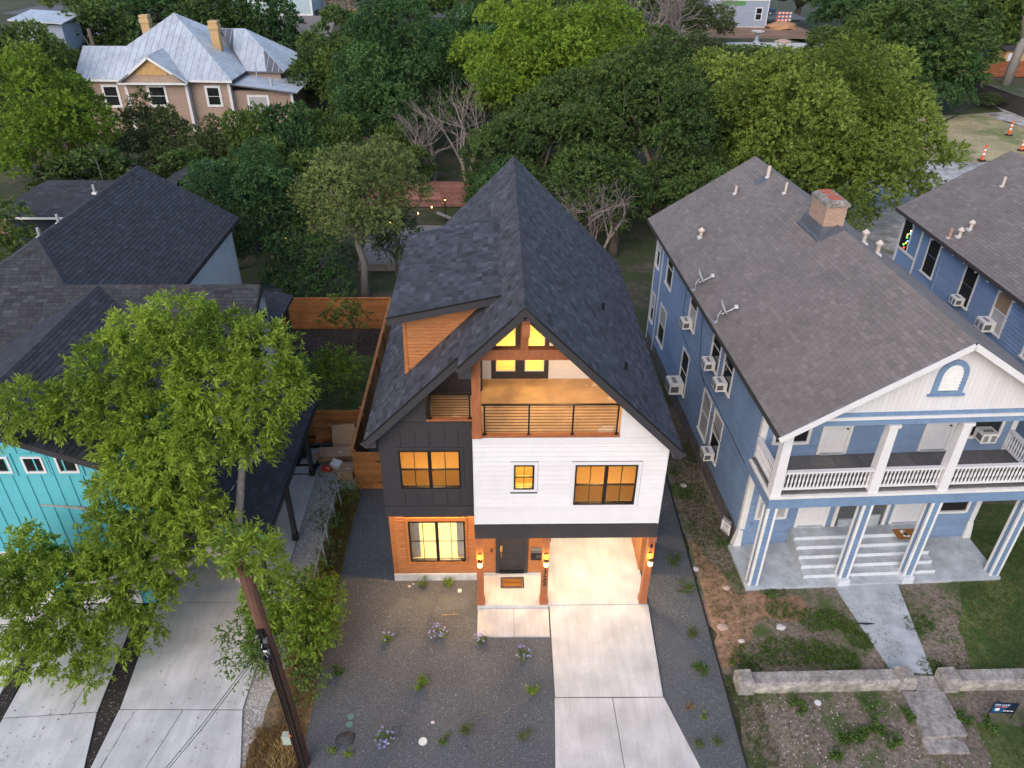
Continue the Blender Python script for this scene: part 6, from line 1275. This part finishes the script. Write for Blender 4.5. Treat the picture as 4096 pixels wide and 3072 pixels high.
# sapling thicket round the pole
tree('leafy sapling thicket around the foot of the utility pole', (-7.0, -1.9, 1.2), 1.15, 1.7, g_lime, base=(-6.9, -1.7), gz=-.2, tr=.05, nb=14, dens=170, per=9, leaf=(.13, .042), tri=False, name='sapling', sub=.5, twl=.35, droop=.3, cat='sapling', sprout=.5)
tree('drooping sapling branch spreading over the edge of the teal driveway', (-8.0, -2.3, .9), .75, .8, g_mid, base=(-7.5, -2.0), gz=-.2, tr=.03, nb=9, dens=90, per=8, leaf=(.13, .04), tri=False, name='sapling', sub=.45, twl=.5, droop=.4, cat='sapling', sprout=.9)
tree('dark ivy like bush at the gravel edge right of the pole thicket', (-6.45, -3.0, .35), .5, .55, g_mid, base=(-6.4, -3.0), gz=-.2, tr=.03, nb=8, dens=110, per=8, leaf=(.09, .04), tri=False, name='bush', sub=.5, twl=.2, cat='bush')
for lab, x, y, r, h, mt in (('green weed bush on the old wire fence nearest the golden gate', -6.75, 5.2, .5, .9, g_mid), ('leafy weed clump on the old wire fence level with the carport post', -6.85, 3.6, .5, .8, g_weed), ('dry brown weed clump on the wire fence, middle of the row', -6.6, 2.2, .45, .7, g_olive), ('vine clump on the wire fence just behind the front corner', -6.75, .9, .5, .8, g_lime), ('dry tangled weeds at the front end of the wire fence', -6.6, -.5, .45, .6, g_olive)):
    tree(lab, (x, y, .25), r, h * .75, mt, base=(x, y), gz=-.2, tr=.02, nb=9, dens=90, per=7, leaf=(.075, .035), tri=False, name='bush', sub=.5, twl=.25, cat='bush', sprout=.6)
# yard trees behind
tree('slim young tree with a thin bare stem in the small back yard', (-8.35, 16.6, 2.1), .95, .95, g_mid, base=(-7.96, 16.68), gz=-.2, tr=.04, nb=12, dens=45, per=8, leaf=(.12, .06), tri=False, sub=.42, twl=.3)
tree('round bright bush tree in the middle of the small back yard', (-8.2, 12.4, 1.5), 1.05, 1.15, g_lime, base=(-7.95, 12.1), gz=-.2, tr=.04, nb=14, dens=70, per=8, leaf=(.12, .06), tri=False, sub=.42, twl=.3)
tree('pale leaved tree with a forked pale trunk behind the cedar fence', (-8.4, 24.6, 5.6), 3.5, 2.5, g_pale, base=(-8.5, 23.5), gz=-.2, tr=.22, nb=30, dens=26, per=9, leaf=(.17, .075), tri=True, bark=m_trunkpale, sub=.34, sprout=.5)
tree('lower drooping olive tree in front of the grey deck', (-6.8, 26.5, 2.2), 2.0, 1.6, g_olive, gz=-.2, tr=.1, nb=16, dens=24, per=8, leaf=(.16, .07), sub=.36)
tree('dark blue green feathery tree right of the teal house', (-14.3, 24.6, 4.2), 3.0, 3.2, g_blue, base=(-14.0, 24.8), gz=-.2, tr=.2, nb=34, dens=30, per=10, leaf=(.19, .07), sub=.3, twl=.5, droop=.5)
tree('dark blue green tree crown over the small hidden roof tip', (-17.2, 27.5, 4.4), 2.2, 2.2, g_blue, gz=-.2, tr=.15, nb=22, dens=28, per=9, leaf=(.19, .07), sub=.32, droop=.5)
tree('dark leafy mass low behind the cedar fence, left of the pale trunk', (-11.5, 22.4, 1.8), 2.1, 2.0, g_blue, gz=-.2, tr=.1, nb=20, dens=26, per=9, leaf=(.17, .07), sub=.33)
tree('dark green tree at the left edge beside the navy outbuilding', (-27.5, 21.5, 3.4), 2.2, 2.6, g_mid, gz=-.2, tr=.15, nb=22, dens=22, per=8, leaf=(.2, .09), sub=.33)
tree('low dark shrub at the left edge in front of the navy outbuilding', (-25.5, 18.5, 1.6), 2.0, 1.7, g_oak, gz=-.2, tr=.1, nb=16, dens=20, per=8, leaf=(.2, .09), sub=.36, name='bush', cat='bush')
# the big oaks behind the roof
tree('big dark oak with a domed crown right behind the charcoal roof peak', (6.2, 42, 5.2), 6.2, 4.2, g_oak, base=(6.6, 40), gz=-.2, tr=.42, nb=60, dens=15, per=9, leaf=(.26, .12), sub=.25, sprout=.15)
tree('dark oak lobe left of the charcoal roof peak', (.9, 38, 3.9), 3.8, 3.8, g_oak, base=(1.2, 37), gz=-.2, tr=.3, nb=38, dens=18, per=9, leaf=(.24, .11), sub=.28)
tree('dark oak crown between the charcoal peak and the light green oak', (11.3, 39, 5.6), 4.8, 4.3, g_oak, base=(11, 36), gz=-.2, tr=.36, nb=46, dens=16, per=9, leaf=(.25, .115), sub=.27)
tree('low dark oak foliage above the grey brown roof ridge end', (12.6, 34.5, 2.7), 3.6, 2.7, g_oak, base=(12, 34), gz=-.2, tr=.25, nb=30, dens=18, per=9, leaf=(.22, .10), sub=.3)
tree('bluish dark oak branch hanging left of the charcoal roof', (-.6, 34, 2.7), 2.4, 2.0, g_blue, gz=-.2, tr=.15, nb=20, dens=20, per=9, leaf=(.2, .09), sub=.33)
tree('dark oak with a bare lower trunk beside the charcoal roof slope', (6.6, 33, 3.3), 3.6, 2.6, g_oak, base=(7.1, 30), gz=-.2, tr=.3, nb=30, dens=18, per=9, leaf=(.22, .10), sub=.3)
tree('large light green oak rising behind the brick chimney', (22.4, 40, 5.9), 6.6, 5.6, g_oak2, base=(22, 38), gz=-.2, tr=.42, nb=60, dens=15, per=9, leaf=(.26, .12), sub=.26, sprout=.2)
tree('light green oak lobe left of the brick chimney', (18.6, 43, 5.8), 4.4, 4.8, g_oak2, gz=-.2, tr=.3, nb=40, dens=15, per=9, leaf=(.26, .12), sub=.28)
tree('light green oak branch hanging over the pale parking gravel', (26.8, 37.5, 4.1), 4.2, 4.0, g_oak2, base=(25.5, 37), gz=-.2, tr=.3, nb=36, dens=15, per=9, leaf=(.25, .12), sub=.27, sprout=.3)
tree('light green oak foliage just above the grey brown roof by the chimney', (21.8, 35, 2.5), 4.8, 3.0, g_oak2, gz=-.2, tr=.25, nb=36, dens=16, per=9, leaf=(.22, .10), sub=.28)
tree('bright lime green dome tree on the skyline behind the dark oak', (5.6, 53, 7.4), 7.4, 4.4, g_lime, base=(5.5, 53), gz=-.2, tr=.4, nb=60, dens=12, per=9, leaf=(.30, .14), sub=.25)
tree('yellow green tree left of the bright lime dome', (.6, 49, 6.3), 4.6, 4.2, g_lime, gz=-.2, tr=.3, nb=38, dens=13, per=9, leaf=(.28, .13), sub=.27)
tree('tall dark feathery tree left of the bare grey trees', (-8.4, 57, 6.2), 6.6, 6.0, g_blue, base=(-8, 57), gz=-.2, tr=.4, nb=60, dens=12, per=10, leaf=(.32, .12), sub=.25, twl=.7, droop=.6)
tree('dark feathery lower bough beside the bare grey trees', (-10.6, 50, 4.0), 3.8, 3.7, g_blue, gz=-.2, tr=.25, nb=34, dens=14, per=9, leaf=(.28, .11), sub=.29, droop=.5)
tree('bright yellow green bushy tree at the left edge below the old house', (-32.6, 38, 5.6), 4.5, 4.3, g_lime, base=(-32, 38), gz=-.2, tr=.25, nb=44, dens=15, per=9, leaf=(.24, .11), sub=.28, sprout=.3)
# shared background trees: one of each kind built, the rest copied
def proto(name, rw, rh, mat, nb, dens, leaf, **k): return tree('proto', (0, 0, rh), rw, rh, mat, base=(0, 0), gz=0, tr=.22, nb=nb, dens=dens, per=8, leaf=leaf, group=GB, sub=.29, **k)
pA = proto('tree', 3.0, 3.0, g_olive, 34, 18, (.24, .11)); pB = proto('tree', 3.0, 3.0, g_mid, 34, 18, (.25, .12)); pC = proto('tree', 3.0, 3.0, g_blue, 34, 16, (.28, .11), droop=.5); pD = proto('tree', 3.0, 3.0, g_oak, 34, 16, (.30, .14))
used = {}
def put(p, label, x, y, ztop, rw, rh, z0=None):
    zc = hill(x, y) - .3; s = (rw / 3, rw / 3 * rng.uniform(.9, 1.1), (ztop - zc) / 6.2); r = rng.uniform(0, 6.28)
    if p.name in used: t = copy_tree(p)
    else: used[p.name] = 1; t = p
    t.location = (x, y, zc); t.scale = s; t.rotation_euler = (0, 0, r); t['label'] = label
    return t
put(pA, 'olive brown bush in front of the gabled bay of the old house', -28.6, 46, 6.4, 3.0, 3.1); put(pA, 'olive bush under the second window of the old house', -23.4, 44, 5.3, 2.7, 2.7); put(pB, 'bright bush hiding the right hand window of the old house', -19.8, 43, 6.9, 2.3, 3.1); put(pC, 'blue green tree at the right end of the old house', -15.9, 42, 7.2, 2.6, 3.5); put(pB, 'green bush right of the old house, by the feathery trees', -13.4, 44, 6.0, 2.3, 3.0)
put(pD, 'dark low bush behind the peak of the teal roof', -29.3, 36, 5.2, 3.4, 2.7); put(pB, 'low green bush behind the small hidden roof tip', -16.5, 38, 5.4, 2.9, 2.8); put(pD, 'dark low bush between the teal roof and the old house', -22.6, 38, 4.3, 3.2, 2.3); put(pA, 'olive low bush left of the weathered red fence', -24.8, 40, 4.6, 2.6, 2.4); put(pA, 'small olive bush above the weathered red fence', -11.8, 40.5, 3.8, 2.2, 2.0)
put(pB, 'leafy tree to the right of the metal roof', -17.6, 68, 8.6, 4.2, 4.2); put(pD, 'dark tree beyond the right corner of the metal roof', -17.0, 76, 9.8, 4.4, 4.6); put(pB, 'green tree beyond the lean-to roof of the old house', -14.0, 61, 7.2, 3.4, 3.7)
put(pB, 'mid green tree at the upper left edge of the picture', -45.5, 60, 11.0, 4.6, 5.5); put(pD, 'dark tree right of the shed at the upper left', -45.0, 76, 10.4, 5.6, 5.2); put(pC, 'dark feathery tree standing over the silver car', -47.0, 98, 11.0, 6.0, 4.0); put(pD, 'dark evergreen tree behind the left chimney of the old house', -34.5, 82, 11.6, 5.4, 3.6); put(pC, 'dark evergreen tree behind the ridge of the metal roof', -29.0, 84, 11.9, 4.0, 3.0); put(pA, 'olive tree low at the left edge beside the lime bush', -38.5, 46, 6.6, 3.6, 3.4); put(pB, 'green tree left of the metal roof corner', -45.5, 66, 7.6, 4.2, 4.0); put(pD, 'dark tree at the left edge under the shed', -52.5, 64, 8.0, 4.6, 4.2)
put(pC, 'dark tree on the skyline left of the lime dome', -4.0, 72, 11.2, 5.6, 5.4); put(pB, 'skyline tree behind the lime green dome', 6.5, 88, 10.4, 6.2, 4.4); put(pD, 'dark skyline tree above the bare trees', 14.0, 84, 10.6, 5.0, 4.6)
put(pA, 'olive tree left of the grey house under construction', 27.0, 92, 9.2, 4.2, 3.4); put(pB, 'tall green tree right of the barricade', 46.5, 80, 10.8, 5.6, 5.6); put(pD, 'dark tree at the upper right beside the street lamp', 47.6, 73, 11.6, 6.2, 6.0); put(pC, 'dark feathery tree on the right skyline', 57.5, 99, 13.5, 6.8, 5.0); put(pB, 'green tree at the top right corner', 71.0, 103, 13.5, 6.6, 5.0); put(pD, 'dark tree above the orange brown far fence', 65.0, 98, 11.0, 5.0, 4.4); put(pD, 'dark round tree right of the light green oak', 37.5, 60, 8.0, 4.9, 4.3);  put(pC, 'dark tree behind the round dark tree', 48.0, 71, 8.5, 4.3, 4.4); put(pA, 'weedy bush in front of the dark grey far fence', 57.2, 74, 1.5, 1.8, 1.0); put(pA, 'weedy bush at the right end of the dark grey far fence', 57.6, 63, 1.2, 1.6, .8)
put(pB, 'small bright shrub left of the bare grey trees', -9.0, 45.5, 4.9, 1.8, 2.4); put(pD, 'small dark shrub above the red fence by the roof', -1.6, 38.2, 3.0, 1.6, 1.7); put(pD, 'dark shrub behind the red fence', -8.0, 42.5, 3.4, 2.4, 1.8)
put(pB, 'far tree over the dark feathery tree on the skyline', -12, 104, 12.5, 6.0, 5.0); put(pD, 'far dark tree left of the skyline gap', 1.5, 102, 12.0, 6.0, 4.6); put(pA, 'far olive tree in the middle of the skyline', 11.5, 108, 12.8, 6.0, 5.0); put(pB, 'far tree right of the olive one on the skyline', 22.0, 112, 12.0, 6.5, 5.0); put(pD, 'far dark tree across the street behind the blue car', 56, 138, 13.0, 8, 5.0)
put(pD, 'bushy dark tree between the lime dome and the building site', 17.0, 74, 8.2, 5.0, 3.8); put(pA, 'olive thicket below the tall leafless tree', 23.5, 78, 7.2, 4.6, 3.0); put(pB, 'green thicket in front of the grey new house', 29.0, 80, 6.0, 4.0, 2.6); put(pB, 'green tree right behind the light green oak top', 42.0, 84, 7.6, 4.2, 3.4); put(pC, 'dark tree just right of the barricade', 49.5, 100, 12.0, 4.6, 4.6)
for i_, (lab_, x_) in enumerate((('skyline tree across the street, far left', -70), ('skyline tree across the street, left of the pale house', -48), ('skyline tree across the street behind the pale house', -32), ('skyline tree across the street behind the feathery tree', -8), ('skyline tree across the street above the lime dome', 10), ('skyline tree across the street left of the grey new house', 26), ('skyline tree across the street above the orange barricade', 48), ('skyline tree across the street at the upper right', 72), ('skyline tree across the street, far right', 96))): put((pB, pD, pA)[i_ % 3], lab_, x_, 142 + (i_ % 2) * 8, 14 + (i_ % 3), 9.5, 6)
put(pD, 'dark tree far behind the building site', 30.0, 140, 13, 9, 5); put(pB, 'far tree at the left end of the skyline street', -62, 112, 11, 7, 5); put(pD, 'far dark tree behind the pale house', -14.0, 128, 12, 8, 4.5); put(pB, 'far green tree on the right skyline', 78, 110, 13, 8, 5.5)

def bare_tree(label, x, y, L, r, depth, n=2, gz=-.2, spread=.55, mat=None):
    t = thing('bare_tree', label, 'tree', (x, y, gz), 0, 'leafless trees'); tk = MB(); br = MB()
    for i in range(n):
        a = rng.uniform(0, 6.28); d = Vector((math.cos(a) * .35, math.sin(a) * .35, 1)); P_ = limb_path((0, 0, -.1), d * L * .8, 3, .12); tk.tube(P_, [r, r * .85, r * .75, r * .65], 7)
        for k in range(4): bare_mb(br, P_[-1 - (k % 2)], d + Vector((rng.gauss(0, .6), rng.gauss(0, .6), rng.uniform(0, .3))), L, r * .6, depth, spread)
    tk.build('trunk', mat or m_bare, t, smooth=True); br.build('branches', mat or m_bare, t); return t
bare_tree('leafless grey tree standing in the gap left of the dark oak', -3.2, 45, 2.7, .20, 3, 2); bare_tree('smaller leafless grey tree left of the other one in the gap', -5.6, 44, 2.2, .16, 3, 2); bare_tree('half dead twiggy tree beside the charcoal roof slope', 6.0, 29.0, 1.9, .13, 3, 3, spread=.7)
bare_tree('tall leafless tree before the building site at the top', 20.5, 84, 3.8, .34, 3, 3, gz=2.0); bare_tree('leafless brown tree left of the tall one on the skyline', 15.5, 82, 3.6, .3, 3, 2, gz=1.8); bare_tree('thin leafless tree overlapping the grey new house', 32.0, 100, 2.4, .14, 3, 2, gz=4.2); bare_tree('leafless vine covered stump beside the lumber framing', -23.0, 108, 1.8, .2, 3, 3, gz=4.2)
for lab, x, y, z0, z1, r in (('tall straight brown trunk in the upper left trees', -43.5, 70, 1, 8.2, .22), ('pale leaning trunk at the upper right edge', 67.5, 88, 0, 9, .55)):
    t = thing('bare_tree', lab, 'tree', (x, y, z0)); MB().tube([(0, 0, -1), (.3, 0, (z1 - z0) / 2), (.2 if r < .3 else 1.6, 0, z1 - z0)], [r * 1.2, r, r * .8], 8).build('trunk', m_trunk if r < .3 else m_trunkpale, t, smooth=True); MB().tube([(.3, 0, (z1 - z0) * .6), (-.6, .2, (z1 - z0) * .9)], [r * .5, r * .2], 6).build('limb', m_trunk, t)

# ------------------------------------------------------------------ front yard plants
for lab, x, y, r, h, mt, n_, fl in (
    ('small green plant under the front window, left one', -3.32, 1.0, .20, .34, g_mid, 260, 0), ('small green plant under the front window, right one', -2.45, 1.0, .24, .32, g_lime, 220, 0),
    ('yellow green plant with a few blue flowers at the left of the gravel', -4.25, -1.28, .22, .34, g_lime, 320, 7), ('large plant covered with pale blue flowers in front of the window', -2.69, -1.11, .30, .38, g_mid, 340, 26), ('blue flowered plant touching the corner of the walkway', -1.32, -1.35, .20, .32, g_mid, 240, 18), ('blue flowered plant between the walkway and the driveway', .0, -1.94, .26, .36, g_mid, 320, 18),
    ('rounded bright green plant in the middle of the gravel', -3.03, -2.94, .26, .40, g_lime, 420, 0), ('upright bright green plant beside the driveway', .24, -3.21, .22, .42, g_lime, 320, 0), ('soft dark green tuft near the left gravel edge', -5.63, -2.38, .26, .28, g_weed, 460, 0), ('thin yellow green plant at the bottom of the gravel', -1.7, -4.37, .27, .30, g_olive, 260, 0), ('low dark sprig left of the thin yellow green plant', -2.26, -4.62, .2, .2, g_mid, 160, 0), ('small reddish green plant near the foot of the driveway', -.06, -4.57, .2, .3, g_olive, 200, 0), ('blue flowered plant at the bottom left near the boulder', -3.92, -4.69, .28, .36, g_mid, 320, 22), ('tiny green tuft left below the boulder', -5.34, -4.92, .13, .2, g_lime, 120, 0), ('tiny green tuft right below the boulder', -4.88, -4.98, .13, .2, g_lime, 120, 0),
    ('sprawling weed beside the outer carport post', 5.45, 2.0, .42, .3, g_weed, 420, 0), ('sprawling weed on the right gravel beyond the post', 5.55, .75, .42, .28, g_weed, 420, 0), ('yellowish plant on the right gravel strip', 5.39, -1.25, .28, .42, g_olive, 300, 0), ('round grassy tuft on the right gravel strip', 5.40, -2.53, .34, .3, g_weed, 600, 0), ('tiny sprig on the right gravel strip', 5.11, -3.99, .12, .2, g_lime, 80, 0), ('small yellow bush at the bottom of the right gravel, left of a pair', 4.77, -4.89, .16, .26, g_olive, 180, 0), ('small yellow bush at the bottom of the right gravel, right of a pair', 5.3, -4.79, .16, .26, g_olive, 180, 0), ('dry sprig on the right gravel strip above the tiny one', 4.75, -3.7, .14, .16, g_dry, 70, 0)):
    shrub(lab, x, y, r, h, mt, n_, (.062, .032), -.2, fl)
# weeds in the dirt lot: one patch each is what the photo shows
for i, (x, y, r, nn) in enumerate(((8.53, .64, .35, 120), (8.6, -.14, .4, 150), (9.64, -.61, .5, 260), (10.18, -.5, .4, 160), (8.22, -1.76, .6, 330), (9.0, -1.8, .5, 280), (9.7, -2.1, .55, 300), (10.73, -1.4, .35, 160), (10.53, -.9, .3, 130), (7.2, -1.9, .5, 200), (6.8, -2.3, .4, 160), (6.4, -2.9, .3, 120), (12.9, -.8, .4, 170), (12.5, -2.4, .3, 130), (12.3, -2.9, .22, 120))):
    a = nr.uniform(0, 6.28, nn); q = r * np.sqrt(nr.random(nn)); blades('weed_patch', 'broad leaved weeds spreading over the dirt of the blue house lot', np.stack([x + q * np.cos(a) * 1.3, y + q * np.sin(a), np.full(nn, -.2)], 1), g_weed, (.04, .09), .04, 3, 'weeds', 1.0, flat=.9)
for lab, x, y, r, h in (('dark green weed clump below the garden wall, left', 7.9, -3.75, .42, .3), ('large dark green weed clump below the garden wall beside the steps', 9.95, -3.95, .48, .4), ('small weed clump at the lower right foot of the large clump', 9.95, -4.5, .28, .25), ('weed at the bottom, left of three', 8.85, -4.77, .22, .25), ('weed at the bottom, middle of three', 9.2, -4.75, .22, .25), ('weed at the bottom, right of three', 9.55, -4.58, .2, .25), ('weed clump beside the lower step', 10.2, -4.95, .3, .3), ('weeds along the left edge of the entry slab', 10.95, -4.1, .3, .25), ('leafy yellow weed clump right of the FOR LEASE sign', 14.2, -4.6, .4, .45), ('weeds under the FOR LEASE sign', 13.2, -4.45, .35, .25), ('weeds along the right edge of the entry slab', 12.55, -4.2, .3, .25), ('bright weed in the bottom edge dirt', 8.47, -5.3, .22, .2)):
    shrub(lab, x, y, r, h, g_weed, 420, (.07, .045), -.21, name='weed', cat='weed')
def scatter(x0, x1, y0, y1, n, z=-.2): return np.stack([nr.uniform(x0, x1, n), nr.uniform(y0, y1, n), np.full(n, z)], 1)
blades('lawn_grass', 'short green lawn grass right of the blue house', np.concatenate([scatter(14.8, 20, -2.4, 3.5, 5200), scatter(13.2, 18, -7, -4.4, 1500)]), g_grass, (.04, .09), .012, 4)
blades('strip_grass', 'rough grass in the strip beside the blue side wall', np.concatenate([scatter(6.4, 7.6, 2.8, 9, 1600), scatter(6.3, 7.6, -.5, 3, 500), scatter(6.05, 6.9, -5.6, -2.6, 700)]), g_grass, (.04, .10), .014, 4)
blades('weed_stubble', 'dry weeds along the wire fence and the pole', np.concatenate([scatter(-7.1, -6.2, -5.6, 6, 2400), scatter(-7.6, -6.2, -5.9, -4.2, 700)]), g_dry, (.08, .26), .014, 4, flat=.8)
blades('dry_stalks', 'pale dry grass stalks beside the foot of the pole', scatter(-6.9, -6.3, -5.5, -4.7, 160), M_leaf('straw', (.34, .25, .10), (.55, .42, .20), .2), (.15, .4), .016, 5, flat=1.1)
blades('weed_green', 'green weeds along the wire fence', scatter(-7.0, -6.25, -2.5, 6, 1500), g_weed, (.05, .16), .03, 5, flat=.8)
blades('yard_grass', 'sparse grass of the small left back yard', scatter(-12, -6.5, 9.3, 16.4, 3000), g_grass, (.04, .1), .014, 3)
blades('lot_weeds', 'scattered tiny weeds on the dirt lot', np.concatenate([scatter(6.3, 12, -6, 0, 900), scatter(12.5, 14.8, -2.5, .6, 300)]), g_weed, (.03, .08), .03, 4, flat=.9)
# pale chips and litter on the dirt
ch_ = MB()
for i in range(420):
    x, y = (rng.uniform(6.2, 12.8), rng.uniform(-6, -3.4)) if i < 420 else (rng.uniform(6.2, 7.4), rng.uniform(-3.5, 6)) if i < 560 else (rng.uniform(-8.0, -6.4), rng.uniform(-6, 8)); r_ = rng.uniform(.008, .019)
    if 10.9 < x < 12.6 and y > -5.4: continue
    ch_.rbox((x, y, -.2), r_ * 2, r_ * 1.4, r_, rng.uniform(0, 3), rng.uniform(-.3, .3))
ch_.build('stone_chips', m_palerock, label='pale limestone chips strewn over the dirt', cat='stone chips', kind='stuff')

def crack(parent, pts, z, w=.008):
    P = []
    for a, b in zip(pts, pts[1:]):
        for k in range(8): P.append((a[0] + (b[0] - a[0]) * k / 8 + rng.gauss(0, .018), a[1] + (b[1] - a[1]) * k / 8 + rng.gauss(0, .018)))
    mb = MB()
    for a, b in zip(P, P[1:]): mb.bar((*a, z), (*b, z), w * rng.uniform(.5, 1.6), .006)
    return mb.build('crack', m_joint, parent, kind='stuff')
nd = [o for o in COL.objects if o.name.startswith('neighbor_driveway') and o.parent is None]
crack(nd[0], [(-11.2, -3.6), (-11.3, -4.4), (-11.45, -5.6)], -.149, .014); crack(nd[1], [(-13.0, -3.66), (-12.95, -2.6), (-12.7, -1.5)], -.149, .012); crack(nd[1], [(-13.0, -2.9), (-12.6, -2.2)], -.149)

blades('fallen_leaves', 'fallen leaves scattered over the driveway and gravel under the bright tree', np.concatenate([scatter(-11.6, -8.2, -5.4, 1, 90, -.147), scatter(-14.6, -12.4, -5.4, -1, 60, -.147), scatter(-6, .5, -5.5, -.2, 110, -.185)]), g_dry, (.04, .08), .035, 1, 'leaves', .1, flat=1.2)
t = thing('overhead_wire', 'pair of thin black wires leaving the utility pole towards the street', 'wire', (-6.2, -5.3, 4.9))
for k in range(2): MB().tube([(0, 0, -.1 * k), (-1.0, -1.7, -.55 - .1 * k), (-1.9, -3.4, -.75 - .1 * k), (-4, -8, -.6 - .1 * k)], .008, 4).build('strand', m_black, t)

flush_pieces()
